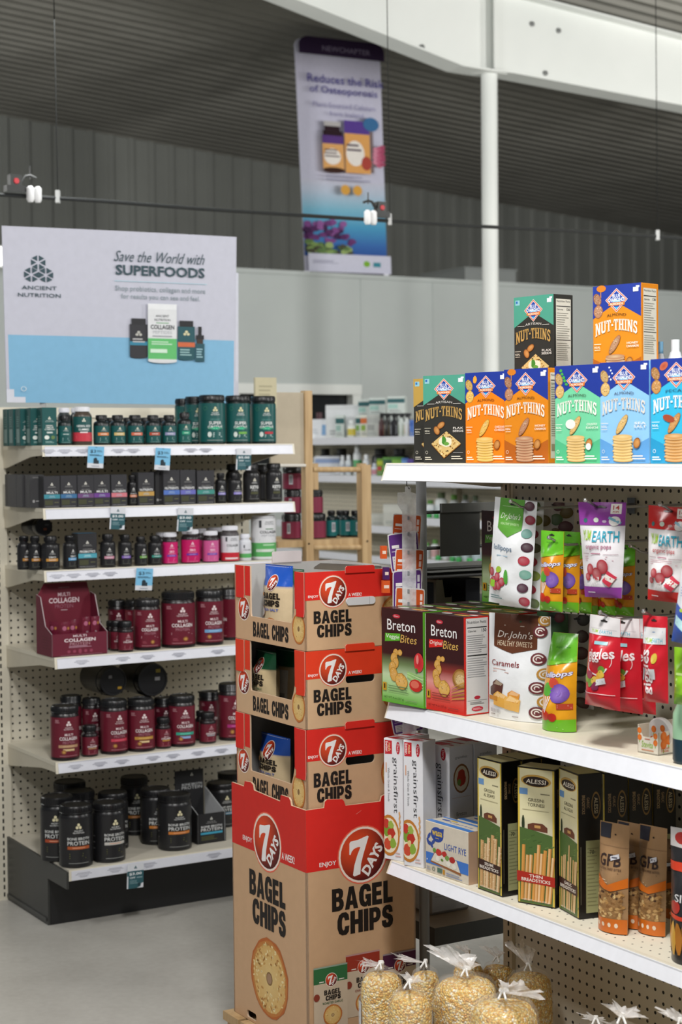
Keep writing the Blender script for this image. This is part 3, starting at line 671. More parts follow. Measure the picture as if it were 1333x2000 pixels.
P, r, H = dims(GL, 346, 374, 806, .33, 'A')
onshelf(bottle(r, H, '161c1d', '141416', '1a5a54', teal_front('2c9a78', 'c8e0d0', .7), 'small green labelled bottle in front of the tall teal tubs', group=G), GL, 'A', P)
def greens(flav):
    def f(p, z0, z1, r):
        def ex(p, cx, Y, w, y):
            for s in (-1, 1): p.rect(cx + s * w * .24 - w * .12, Y(.335), cx + s * w * .24 + w * .12, Y(.365), '2c8a68')
            p.ell(cx, Y(.35), w * .26, (Y(.06) - Y(0)) * .62, '2fae82'); p.ell(cx - w * .28, Y(.19), w * .10, (Y(.07) - Y(0)), 'cfd8d2', n=14)
            if flav: p.rect(cx - w * .12, Y(.20), cx + w * .34, Y(.26), flav)
            p.lines(cx - w * .12, Y(.11), cx + w * .34, Y(.19 if flav else .25), 3, 'c0d2ce')
        ancient(p, 0, z0, z1, r * 1.55, [('ORGANIC', .045, .52, .0, '5f9a92'), ('SUPER', .085, .62, .02, None), ('GREENS', .085, .74, .02, None)], None, extra=ex, lg='d8d2a8')
        p.ring(-r * .75, z0 + (z1 - z0) * .87, r * .16, r * .16, r * .03, '3f7a62', 14)
    return f
GT = 'tall teal tubs on the top shelf'
for x0, x1, yt, b, fl, l in ((342, 376, 779, .17, None, 'tall teal tub deepest in the row behind the green bottle'), (362, 404, 775, .24, None, 'tall teal tub half hidden behind the first whole tub'), (387, 440, 772, .318, None, 'tall teal greens tub without a flavour bar at shelf front'), (439, 488, 773, .318, '6faa4c', 'tall teal greens tub with light green flavour bar'), (489, 539, 774, .318, 'b42f3a', 'tall teal greens tub with red flavour bar near shelf end')):
    P, r, H = dims(GL, x0, x1, yt, b, 'A'); onshelf(tub(r, H, '12201f', '17181a', '175452', greens(fl), l, lid=.14, lab0=.05, lab1=.83, group=GT), GL, 'A', P, .02)
m = MB(); m.box(-.045, .045, 0, .012, 0, .115, 'bdb596', 'card'); p = Pr(m, flat(0)); p.lines(-.03, .03, .03, .09, 4, 'a39c80')
o = put(tag(obj('cardboard_card', m), 'small blank beige card standing on top of the shelving beside the sign', 'card'), GL.at(520, 768, .002), GL.rz); o.location.z = 1.6905

# --- second shelf
G = 'charcoal cartons on the second shelf'
def multi(t, band, tc='9fb4c0'):
    def f(p, w, H):
        logo(p, 0, H * .74, H * .09, 'd8d6cc'); p.text('ANCIENT', 0, H * .67, w * .42, H * .022, '9a9a98'); p.text('NUTRITION', 0, H * .64, w * .46, H * .022, '9a9a98')
        p.text('ANCIENT', 0, H * .545, w * .52, H * .026, 'a4a4a2'); p.text(t, 0, H * .475, w * (.66 if len(t) < 6 else .82), H * .07, 'e2e4e4', .03)
        p.rect(-w / 2 + .0006, H * .29, w / 2 - .0006, H * .42, band); p.rect(-w * .16, H * .36, w * .16, H * .375, tc); p.rect(-w * .2, H * .325, w * .2, H * .335, tc)
        p.rect(-w * .44, H * .09, w * .05, H * .24, '40422c'); p.rect(w * .15, H * .16, w * .4, H * .18, '6a6a4a'); p.rect(-w * .42, H * .04, w * .4, H * .05, '8a8a8c')
    return f
L4 = ['plain charcoal slim carton nearest the pegboard upright on second shelf', 'plain charcoal slim carton second in the staggered row of four', 'plain charcoal slim carton third in the staggered row of four', 'plain charcoal slim carton touching the teal banded carton']
for i, (x1, b) in enumerate(((50, .14), (60, .20), (72, .255), (87, .31))):
    o = carton(.05, .06, .108, '3a3a3c', lambda p, w, H: (p.rect(-w * .3, H * .9, w * .3, H * .93, '6a6a6a'), p.text('8', -w * .25, H * .2, w * .14, H * .08, 'd0d0d0'), p.rect(-w * .1, H * .19, w * .36, H * .215, 'a0a0a0')), L4[i], group=G, side='454446')
    onshelf(o, GL, 'B', GL.at(x1, 960, b) - GL.u * .025)
for x0, x1, yt, t, c, l in ((85, 117, 930, 'MULTI', '3c8796', 'charcoal multi carton with teal band'), (118, 150, 929, 'MULTI', '386a96', 'charcoal multi carton with mid blue band'), (151, 183, 928, 'MULTI', '6a4676', 'charcoal multi carton with dull purple band'), (183, 215, 927, 'MULTI', '693c8a', 'charcoal multi carton with bright violet band'),
                            (217, 248, 927, 'NUTRIENTS', 'c9737e', 'charcoal nutrients carton with rose pink band'), (270, 301, 923, 'NUTRIENTS', 'b8924a', 'charcoal nutrients carton with ochre yellow band'), (319, 351, 918, 'NUTRIENTS', '4f70b8', 'charcoal nutrients carton with blue band'), (352, 382, 918, 'NUTRIENTS', '6668b4', 'charcoal nutrients carton with periwinkle band'), (385, 419, 919, 'NUTRIENTS', '3c8a80', 'charcoal nutrients carton with sea green band')):
    P, w, H = span(GL, x0, x1, yt, .355, 'B'); onshelf(carton(w, .055, H, '2e2e32', multi(t, c), l, group=G, side='38383a'), GL, 'B', P)
P, w, H = span(GL, 303, 318, 921, .34, 'B'); onshelf(carton(w, .055, H, '242426', lambda p, w, H: (p.text('8', -w * .2, H * .15, w * .25, H * .07, 'c0c0c0'), p.rect(0, H * .14, w * .4, H * .16, '909090')), 'narrow black carton edge between the ochre and blue banded cartons', group=G, side='2c2c2e'), GL, 'B', P)
G = 'black bottles on the second shelf'
def black_front(band, tc='c8c8d0', t=None):
    def f(p, z0, z1, r):
        ancient(p, 0, z0, z1, r * 1.6, [(t, .10, .5, .03, None)] if t else [('PROBIOTIC', .07, .7, .02, None)], [(band, .14, .85, tc)], lg='d0d0cc', fine='707468', col='c8caca')
    return f
for x0, x1, yt, c, l in ((248, 269, 928, 'd48a66', 'small black bottle with peach band tucked between two cartons'), (420, 442, 924, '8c84c4', 'black bottle with lilac band beside the sea green carton'), (444, 472, 923, '8a80c8', 'black bottle with lilac band turned aside before the tall pair')):
    P, r, H = dims(GL, x0, x1, yt, .33, 'B'); onshelf(bottle(r, H, '1c1c1e', '151517', BLK, black_front(c), l, group=G), GL, 'B', P, .3 if x0 == 444 else 0)
def keto(p, z0, z1, r):
    ancient(p, 0, z0, z1, r * 1.55, [('KETO', .13, .66, .045, None), ('FIRE', .085, .48, .02, 'a0a2a0')], [('4c4e34', .10, .6, None)], lg='d8d4c4', fine='8a8c8a')
for x0, x1, yt, l in ((474, 508, 906, 'large black keto bottle beside the hanging five dollar tag'), (518, 551, 905, 'large black keto bottle at the end of the second shelf')):
    P, r, H = dims(GL, x0, x1, yt, .32, 'B'); onshelf(bottle(r, H, '202022', '151517', '262628', keto, l, capw=.80, caph=.15, sh=.72, lab1=.68, group=G), GL, 'B', P, .1)
for x0, x1, yt, l in ((440, 470, 906, 'unlabelled black bottle hidden behind the lilac banded pair'), (496, 528, 908, 'black bottle hidden between the two keto bottles')):
    P, r, H = dims(GL, x0, x1, yt, .2, 'B'); onshelf(bottle(r, H, '1a1a1c', '121214', '222224', lambda *a: None, l, capw=.80, group=G), GL, 'B', P)

# --- third shelf
G = 'bottles on the third shelf'
for x0, x1, yt, bd, bb, c, l in ((36, 62, 1047, BLK, .27, 'b8823a', 'black bottle with amber band deepest at the end of third shelf'), (62, 88, 1047, BLK, .31, 'b8823a', 'black bottle with amber band half hidden in the middle'), (80, 116, 1047, BLK, .335, 'c08a3c', 'black bottle with amber band at the third shelf front'),
                                 (122, 149, 1046, BLK, .335, '5f9cc8', 'black bottle with pale blue band turned aside'), (195, 225, 1043, BLK, .335, 'c48a9c', 'black bottle with pink band beside the teal banded carton'), (230, 257, 1044, BLK, .335, '7a5cae', 'black bottle with purple band on third shelf'), (262, 287, 1048, BLK, .335, '6aa044', 'black bottle with leaf green band on third shelf'), (288, 317, 1046, BLK, .335, '3a9282', 'black bottle with turquoise band before the pink bottles')):
    P, r, H = dims(GL, x0, x1, yt, bb, 'C'); onshelf(bottle(r, H, '1b1b1d', '141416', BLK, black_front(c, t='SBO'), l, group=G), GL, 'C', P, .35 if x0 in (122, 262, 36) else .05)
P, w, H = span(GL, 152, 189, 1042, .34, 'C')
onshelf(carton(w, .055, H, '28282b', multi('PROBIOTICS', '4a9cae', 'c0dce0'), 'black probiotics carton with wide teal band on third shelf', side='333336', top=lambda p, w, d: p.rect(-w / 2, 0, w / 2, d, '4a7a9c')), GL, 'C', P)
def pink(lab, band):
    def f(p, z0, z1, r): ancient(p, 0, z0, z1, r * 1.55, [('SBO', .10, .4, .03, None), ('PROBIOTICS', .05, .6, .0, 'e8b0c8')], [(band, .09, .85, 'b8a8d8')], lg='f0c8d8', col='f0d0e0', fine='e890b8')
    return f
for x0, x1, yt, lb, bd, l in ((317, 347, 1040, 'c41f68', '7a3aa0', 'hot pink bottle with white lid beside the turquoise banded bottle'), (353, 390, 1034, 'c01c62', '6a35a0', 'larger deep pink jar with white lid below the hanging tag'), (395, 427, 1037, 'c65a92', '7a4aa8', 'pale pink bottle with white lid on third shelf')):
    P, r, H = dims(GL, x0, x1, yt, .335, 'C'); onshelf(bottle(r, H, '2a2426', 'e2e3ea', lb, pink(lb, bd), l, capw=.86, caph=.14, sh=.74, lab0=.04, lab1=.70, group=G), GL, 'C', P)
for x0, x1, l in ((302, 330, 'white lidded bottle behind the hot pink bottle'), (384, 412, 'white lidded bottle behind the pale pink bottle'), (402, 436, 'white lidded jar behind the red and white jar')):
    P, r, H = dims(GL, x0, x1, 1040 - (x0 - 302) * .1, .24, 'C'); onshelf(bottle(r, H, '2a2426', 'c9cad2', 'b02060', lambda *a: None, l, capw=.86, caph=.14, sh=.74, group=G), GL, 'C', P)
def white_red(p, z0, z1, r):
    h = z1 - z0; p.rect(-r * 2.2, z0, r * 2.2, z0 + h * .33, 'c02a38'); p.rect(-r * .8, z0 + h * .06, r * .75, z0 + h * .13, 'e8dcdc'); p.rect(-r * .75, z0 + h * .78, -r * .55, z0 + h * .96, '3a3a40')
    p.text('ANCIENT', .2 * r, z0 + h * .9, r * .7, h * .05, '55585c'); p.text('NUTRITION', .2 * r, z0 + h * .83, r * .8, h * .05, '55585c'); p.text('COLLAGEN', .05 * r, z0 + h * .62, r * 1.35, h * .10, '33363a', .02); p.lines(-r * .6, z0 + h * .38, r * .6, z0 + h * .54, 3, '9a9ca0')
P, r, H = dims(GL, 431, 467, 1027, .335, 'C'); onshelf(bottle(r, H, '4a4648', 'e6e7ee', 'd4d5da', white_red, 'white and red collagen jar with tall white lid', capw=.86, caph=.13, sh=.76, lab0=.03, lab1=.72, group=G), GL, 'C', P)
def white_green(p, z0, z1, r):
    h = z1 - z0; p.rect(-r * 2.2, z0 + h * .08, r * 2.2, z0 + h * .36, '58a860'); p.text('COLLAGEN', .1 * r, z0 + h * .6, r * 1.2, h * .09, '44484c', .02); p.rect(-r * .5, z0 + h * .72, -r * .3, z0 + h * .92, '50545a')
P, r, H = dims(GL, 466, 491, 1043, .335, 'C'); onshelf(bottle(r, H, 'd2d4da', 'dfe1e8', 'd2d4da', white_green, 'small white bottle with green stripe beside the big white tub', capw=.74, group=G), GL, 'C', P)
def collagen_big(p, z0, z1, r):
    h = z1 - z0; p.rect(-r * 2.4, z0, r * 2.4, z0 + h * .40, '5aa860'); p.rect(-r * .9, z0 + h * .17, r * .75, z0 + h * .24, 'd0d8d0'); p.rect(-r * 2.4, z0, r * 2.4, z0 + h * .05, 'd4d6d8')
    p.rect(-r * .62, z0 + h * .78, -r * .42, z0 + h * .96, '36383c'); p.text('ANCIENT', r * .25, z0 + h * .92, r * .75, h * .035, '50545a'); p.text('NUTRITION', r * .25, z0 + h * .87, r * .8, h * .035, '50545a'); p.rect(-r * .1, z0 + h * .735, r * .6, z0 + h * .755, '4a7a50'); p.text('COLLAGEN', r * .2, z0 + h * .67, r * 1.5, h * .07, '2f3236', .03); p.text('PEPTIDES', r * .2, z0 + h * .58, r * 1.2, h * .05, 'a8abb0'); p.lines(-r * .6, z0 + h * .43, r * .8, z0 + h * .50, 2, '9a9ca2')
    p.rect(-r * .3, z0 + h * .33, r * .7, z0 + h * .36, 'b8dcb8')
P, r, H = dims(GL, 490, 539, 1007, .315, 'C'); onshelf(tub(r, H, 'd6d7da', 'cfd0d4', 'd6d7da', collagen_big, 'big white and green collagen tub at the end of third shelf', lid=.06, lab0=.03, lab1=.93, ridge=False), GL, 'C', P)
def lying(x, y, rpx, L, b, lab, spots, col='1a1a1c', dn=0):
    P = GL.at(x, y, b); r = rpx * dist(P) / F_PX; t = root('supplement_tub', lab, 'jar', 'black tubs lying on their sides', P, GL.rz)
    ax = lambda q: (q[0], q[2], q[1]); m = MB(); m.lathe([(r * .93, .03), (r, .034), (r, L)], 30, col, ax=lambda q: (q[0], q[2], -q[1])); obj('body', m, t, 40)
    m = MB(); m.lathe([(.001, .003), (r * .80, .003), (r * .82, .0005), (r * .92, 0), (r * .96, .006), (r * .96, .03)], 30, '171719', ax=lambda q: (q[0], q[2], -q[1]))
    p = Pr(m, flat(.003), 'plastic')
    for u, v, w, h, c in spots: p.rect(u * r - w * r, v * r - h * r, u * r + w * r, v * r + h * r, c)
    obj('lid', m, t, 40); return t
lying(86, 1029, 19, .13, .20, 'black tub lying on its side on top of the amber banded bottles', ((.35, .2, .22, .1, '4a4c4e'), (.15, -.25, .18, .12, '8a4a2a')))

# --- fourth shelf
t = root('sachet_display_box', 'dark red open display carton full of collagen sachets on fourth shelf', 'display box')
A, B = GL.at(101, 1233, .44), GL.at(210, 1231, .44); cw = (A - B).length; Pc = (A + B) / 2; fh = .073; hh = GL.at(130, 1137, .29).z - LZ['D']; cd = .135
MR2 = '641a2e'
m = MB(); m.box(-cw / 2, cw / 2, 0, cd, 0, .003, MR2); m.box(-cw / 2, cw / 2, 0, .0025, 0, fh, MR2)
for s in (-1, 1):
    x = s * cw / 2; m.prism([(0, 0), (cd, 0), (cd, hh * .85), (cd * .72, hh * .82), (cd * .42, fh * 1.3), (0, fh)], x - .0015 - .0013 * s, x + .0015 - .0013 * s, MR2, 'card', lambda u, v, d: (d, u, v), side='a89a9c')
p = Pr(m, flat(0)); hF = fh
p.text('MULTI', 0, hF * .88, cw * .24, hF * .10, 'd8c8cc', .02); p.text('COLLAGEN', 0, hF * .70, cw * .56, hF * .15, 'e8dcde', .035); p.text('PROTEIN', 0, hF * .53, cw * .36, hF * .12, 'b08890', .0); p.lines(-cw * .2, hF * .36, cw * .22, hF * .46, 2, 'b890a0')
for k in range(5): p.ell(-cw * .2 + k * cw * .1, hF * .2, cw * .03, hF * .07 * (1.6 if k == 2 else 1), '8a3a50', n=10)
p.rect(-cw * .35, hF * .04, cw * .4, hF * .055, 'a06a78')
p = Pr(m, leftside(-cw / 2, cd)); p.lines(cd * .4, .02, cd * .9, .065, 5, '5a1426')
obj('tray', m, t)
m = MB(); m.prism([(-cw / 2, 0), (cw / 2, 0), (cw / 2, hh * .74), (cw * .42, hh), (-cw * .36, hh), (-cw / 2, hh * .8)], cd - .0025, cd, '681629', 'card'); p = Pr(m, flat(cd - .0025))
p.text('ANCIENT NUTRITION', 0, hh * .93, cw * .2, hh * .02, 'a07a84'); p.text('MULTI', 0, hh * .83, cw * .22, hh * .055, 'c8b0b6', .02); p.text('COLLAGEN', 0, hh * .745, cw * .55, hh * .075, 'd8c6ca', .035); p.text('PROTEIN', 0, hh * .66, cw * .33, hh * .055, '8f5a68'); p.rect(-cw * .06, hh * .60, cw * .06, hh * .61, 'b8a0a4')
obj('header_card', m, t); onshelf(t, GL, 'D', Pc)
def sachet(lab, w=.032, h=.105):
    m = MB(); bul = lambda u, v: .005 * max(0, 1 - (2 * u / w) ** 2) * min(1, 6 * min(v, h - v) / h)
    us = [w * (i / 6 - .5) for i in range(7)]; vv = [h * i / 8 for i in range(9)]
    for s in (-1, 1): m.grid(lambda u, v: (u * s, -s * bul(u, v), v), us, vv, MR2, 'foil')
    p = Pr(m, lambda u, v, hh: (u, -bul(u, v) - hh, v), 'foil', .0004, .0001)
    p.rect(-w * .45, h * .93, w * .45, h * .94, '9a4a5a'); p.ell(-w * .15, h * .80, w * .22, h * .07, 'a8607a', n=10); p.ell(w * .25, h * .80, w * .12, h * .05, 'b07a40', n=8); p.text('COLLAGEN', 0, h * .45, w * .25 * 3, h * .07, 'd8ccd0', .03, rot=-pi / 2); p.lines(-w * .3, h * .1, w * .3, h * .2, 3, '9a5a68')
    return tag(obj('sachet', m), lab, 'sachet', 'collagen sachets in the dark red carton')
for i, (u, y, l) in enumerate(((-.066, .05, 'dark red sachet turned edge on at the carton side wall'), (-.042, .022, 'dark red sachet standing at the front of the carton beside the side wall'), (-.012, .03, 'dark red sachet with creased top near the carton middle'), (.008, .075, 'dark red sachet deep at the back of the carton'), (.030, .022, 'dark red sachet standing beside the outermost sachet'), (.060, .022, 'dark red outermost sachet nearest the small dark red bottles'))):
    o = sachet(l); a, b = GL.ab(Pc); put(o, GL.P(a + u, b - y, LZ['D'] + .006 + (.012 if i > 3 else 0)), GL.rz + (-.9 if i == 0 else .06 * (i - 2)), .06)
def coll(bands, t='MULTI', orb=True, k=1.0):
    def f(p, z0, z1, r):
        def ex(p, cx, Y, w, y):
            H = Y(1) - Y(0); p.ell(cx + w * (.1 if not bands else -.22), Y(.14), w * .10, H * .055, '8a5a30', n=14); p.ell(cx + w * (.1 if not bands else -.22), Y(.14), w * .06, H * .03, 'b88a4a', n=10); p.lines(cx - w * .36, Y(.10), cx - w * .16 if not bands else cx + w * .36, Y(.17), 2, '9a4a58')
            if not bands: p.lines(cx - w * .42, Y(.24), cx + w * .42, Y(.30), 2, 'c8a0a8')
        ancient(p, 0, z0, z1, r * 1.62, [(t, .06, .36, .025, None), ('COLLAGEN', .085, .80, .022, 'ece6e6'), ('PROTEIN', .065, .52, .0, 'b07a86')], bands, lg='e0d0d0', col='e0d0d2', fine='b07880', extra=ex)
        p.lines(-r * .98, z0 + (z1 - z0) * .86, -r * .62, z0 + (z1 - z0) * .95, 3, 'b88890')
    return f
def small_mar(band=None):
    def f(p, z0, z1, r): ancient(p, 0, z0, z1, r * 1.5, [('MULTI', .07, .4, .02, None), ('COLLAGEN', .09, .85, .04, 'ece6e6')], [(band, .07, .7, None)] if band else None, lg='c08890', col='d8c0c4', fine='b87a84')
    return f
G = 'dark red collagen tubs on the fourth shelf'
for x0, x1, yt, b, l in ((208, 231, 1213, .35, 'small dark red bottle deepest of the three beside the sachet carton'), (218, 243, 1213, .39, 'small dark red bottle in the middle of the line of three'), (230, 260, 1213, .425, 'small dark red bottle foremost of the line of three')):
    P, r, H = dims(GL, x0, x1, yt, b, 'D'); onshelf(bottle(r, H, '1b1517', '17181a', MAR, small_mar(), l, capw=.80, caph=.2, sh=.68, group='small dark red bottles on the fourth shelf'), GL, 'D', P, .15)
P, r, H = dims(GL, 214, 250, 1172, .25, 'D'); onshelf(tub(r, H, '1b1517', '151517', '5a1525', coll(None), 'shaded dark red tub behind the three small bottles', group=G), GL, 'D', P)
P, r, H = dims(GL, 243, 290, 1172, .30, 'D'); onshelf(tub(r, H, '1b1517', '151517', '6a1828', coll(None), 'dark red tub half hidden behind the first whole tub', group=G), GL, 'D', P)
for x0, x1, yt, b, bands, l in ((260, 313, 1170, .40, None, 'dark red multi collagen tub next to the small bottles'), (314, 381, 1155, .395, None, 'largest dark red multi collagen tub on fourth shelf'), (381, 436, 1152, .395, [('6f9fc8', .075, .86, '9ac0dc')], 'dark red collagen tub with pale blue band')):
    P, r, H = dims(GL, x0, x1, yt, b, 'D'); onshelf(tub(r, H, '1b1517', '18181a', MAR, coll(bands), l, group=G), GL, 'D', P, .12 if x0 > 380 else .05)
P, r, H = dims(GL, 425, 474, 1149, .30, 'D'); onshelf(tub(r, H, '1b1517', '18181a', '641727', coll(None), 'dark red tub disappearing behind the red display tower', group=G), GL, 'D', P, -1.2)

# --- fifth shelf
G = 'dark red collagen tubs on the fifth shelf'
for x0, x1, yt, b, bands, tn, l in ((118, 160, 1358, .25, None, .3, 'dark red tub deepest at the pegboard end of fifth shelf'), (160, 197, 1363, .28, None, .2, 'dark red tub half hidden behind the small bottle with tan band'), (98, 154, 1377, .40, [('b08a68', .07, .9, 'c8a888'), ('d0b888', .05, .5, None)], .12, 'dark red tub with bronze band at the pegboard end'), (195, 249, 1366, .385, [('c03a50', .07, .8, 'c86a78')], .25, 'dark red tub with bright red band on fifth shelf'), (248, 302, 1364, .39, [('b88a3c', .075, .9, 'd0b070'), ('d8c090', .05, .45, None)], .05, 'dark red tub with golden band on fifth shelf'), (329, 381, 1357, .385, [('2f9a84', .075, .9, '7ac8b4'), ('88a8d0', .06, .5, None)], .05, 'dark red tub with turquoise band on fifth shelf'), (388, 428, 1350, .26, None, 0, 'shaded dark red tub behind the small bottle with grey band'), (426, 478, 1334, .37, [('a02a70', .075, .9, 'c070a0')], .15, 'dark red tub with magenta band beside the display tower')):
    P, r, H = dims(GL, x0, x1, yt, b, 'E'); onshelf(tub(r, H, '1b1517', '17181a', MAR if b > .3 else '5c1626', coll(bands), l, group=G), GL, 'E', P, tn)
for x0, x1, yt, b, bd, l in ((158, 191, 1416, .395, 'a88058', 'small dark red bottle with tan band on fifth shelf'), (303, 334, 1401, .395, 'b88a3c', 'small dark red bottle with golden band between two tubs'), (389, 422, 1391, .39, '9a9aa0', 'small dark red bottle with grey band on fifth shelf'), (381, 402, 1388, .33, None, 'small dark red bottle mostly behind the grey banded one')):
    P, r, H = dims(GL, x0, x1, yt, b, 'E'); onshelf(bottle(r, H, '1b1517', '17181a', MAR, small_mar(bd), l, capw=.80, caph=.2, sh=.68, group='small dark red bottles on the fifth shelf'), GL, 'E', P, .2)
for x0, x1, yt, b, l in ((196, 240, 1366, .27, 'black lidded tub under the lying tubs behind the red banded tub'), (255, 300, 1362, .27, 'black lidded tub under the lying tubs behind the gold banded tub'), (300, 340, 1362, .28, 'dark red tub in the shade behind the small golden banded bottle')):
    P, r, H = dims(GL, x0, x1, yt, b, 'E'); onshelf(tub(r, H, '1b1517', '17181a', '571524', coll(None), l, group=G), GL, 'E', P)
lying(222, 1331, 30, .17, .33, 'black tub lying on its side over the red banded tub', ((-.2, .3, .12, .1, '8a8a8c'), (.45, -.45, .14, .08, 'a8842a')))
lying(299, 1328, 34, .17, .33, 'black tub lying on its side over the gold banded tub', ((.3, .05, .16, .1, '8a8a8c'), (.35, .5, .14, .1, '9a8a2a')))

# --- deck
G = 'black bone broth tubs on the lowest deck'
def bone(c, tc='d8a080'):
    def f(p, z0, z1, r):
        ancient(p, 0, z0, z1, r * 1.55, [('BONE BROTH', .058, .88, .02, None), ('PROTEIN', .085, .88, .012, None)], [(c, .065, .88, tc)], lg='ded6b0', col='dcdedc', fine='8a8c8a', extra=lambda p, cx, Y, w, y: p.lines(cx - w * .36, Y(.13), cx + w * .3, Y(.27), 3, '6a6c34', .35))
        for k in range(3): p.rect(-r * 1.5, z0 + (z1 - z0) * (.25 + .14 * k), -r * 1.36, z0 + (z1 - z0) * (.262 + .14 * k), '9a9a9a')
    return f
for x0, x1, yt, b, c, tn, l in ((110, 175, 1529, .22, '404040', 0, 'black tub deepest at the pegboard end of the deck'), (122, 186, 1543, .29, '404040', 0, 'black tub lid peeping over the front copper banded tub'), (190, 250, 1546, .34, '404040', .3, 'black tub behind the white banded tub on the deck'), (84, 150, 1555, .40, 'a8482a', -.25, 'black tub with rust band beside the copper banded tub'), (114, 180, 1570, .49, 'b0582c', .02, 'black tub with copper band foremost at the deck corner'), (179, 244, 1565, .485, 'c4c2bc', .25, 'black tub with pale grey band on the deck'),
                             (234, 290, 1516, .18, 'a06a30', 0, 'black tub in deep shade at the back of the deck'), (278, 338, 1540, .36, 'c07830', .05, 'black tub with amber band behind the orange banded tub'), (307, 374, 1549, .455, 'cc7c34', .1, 'black tub with orange band at the middle of the deck'), (402, 462, 1527, .235, '4a9aba', .15, 'black tub with blue band behind the black carton'), (424, 478, 1508, .10, '404040', 0, 'black tub in shade behind the blue banded tub')):
    P, r, H = dims(GL, x0, x1, yt, b, 'F'); onshelf(tub(r, H, '1b1b1d', '161618', '222224', bone(c), l, lid=.15, lab0=.05, lab1=.80, group=G), GL, 'F', P, tn)
t = root('open_display_box', 'black open display carton with white inside on the deck', 'display box')
A, B = GL.at(385, 1592, .46), GL.at(441, 1590, .46); cw = (A - B).length; Pc = (A + B) / 2; fh = A.z - LZ['F']; cd = .15; hh = GL.at(360, 1505, .31).z - LZ['F']
m = MB(); m.box(-cw / 2, cw / 2, 0, cd, 0, .003, '232325'); m.box(-cw / 2, cw / 2, 0, .0025, 0, fh, '232325')
for s in (-1, 1):
    x = s * cw / 2; pl = [(0, 0), (cd, 0), (cd, hh * .72), (cd * .9, hh * .70), (0, fh)]
    m.prism(pl, x - .0013 * s - .001, x - .0013 * s + .001, '232325', 'card', lambda u, v, d: (d, u, v))
    m.prism(pl, x - .0038 * s - .001, x - .0038 * s + .001, 'b8babc', 'card', lambda u, v, d: (d, u, v))
p = Pr(m, flat(0)); logo(p, 0, fh * .82, fh * .1, 'c8c8c0'); p.text('ANCIENT', 0, fh * .72, cw * .3, fh * .03, 'a8a8a8'); p.text('NUTRITION', 0, fh * .67, cw * .36, fh * .03, 'a8a8a8'); p.text('BONE BROTH', 0, fh * .56, cw * .72, fh * .07, 'd8dada', .03); p.text('PROTEIN', 0, fh * .455, cw * .74, fh * .10, 'd8dada', .01)
p.rect(-cw * .38, fh * .30, cw * .38, fh * .37, '3f9cba'); p.lines(-cw * .36, fh * .1, cw * .2, fh * .25, 3, '5a5c38'); obj('tray', m, t)
m = MB(); m.box(-cw / 2 - .01, cw / 2 - .01, cd - .0025, cd, 0, hh, '222224'); p = Pr(m, flat(cd - .0025)); logo(p, 0, hh * .93, hh * .05, 'b8b8b0'); p.text('BONE BROTH', 0, hh * .78, cw * .7, hh * .035, 'b8baba', .03); p.text('PROTEIN', 0, hh * .73, cw * .72, hh * .05, 'b0b2b2', .01); obj('header_card', m, t)
onshelf(t, GL, 'F', Pc)

for _ in range(60):                                 # no two round things may share room: the deeper one gives way
    for i, A_ in enumerate(REG):
        for B_ in REG[:i]:
            if A_[0] != B_[0]: continue
            lo, up_ = (A_, B_) if A_[2] <= B_[2] else (B_, A_); da, db = lo[1] - up_[1], lo[2] - up_[2]; d = sqrt(da * da + db * db) or 1e-6; g = lo[3] + up_[3] - d
            if g > 0:
                q = max(lo[3] + .008, lo[2] + db / d * g); lo[1] += da / d * g; lo[2] = q
                if lo[2] == lo[3] + .008: up_[2] = min(up_[2] + g * .2, LB[lo[0]] - up_[3] - .004)
for k_, a_, b_, r_, o_ in REG: q = GL.P(a_, b_); o_.location.x, o_.location.y = q.x, q.y

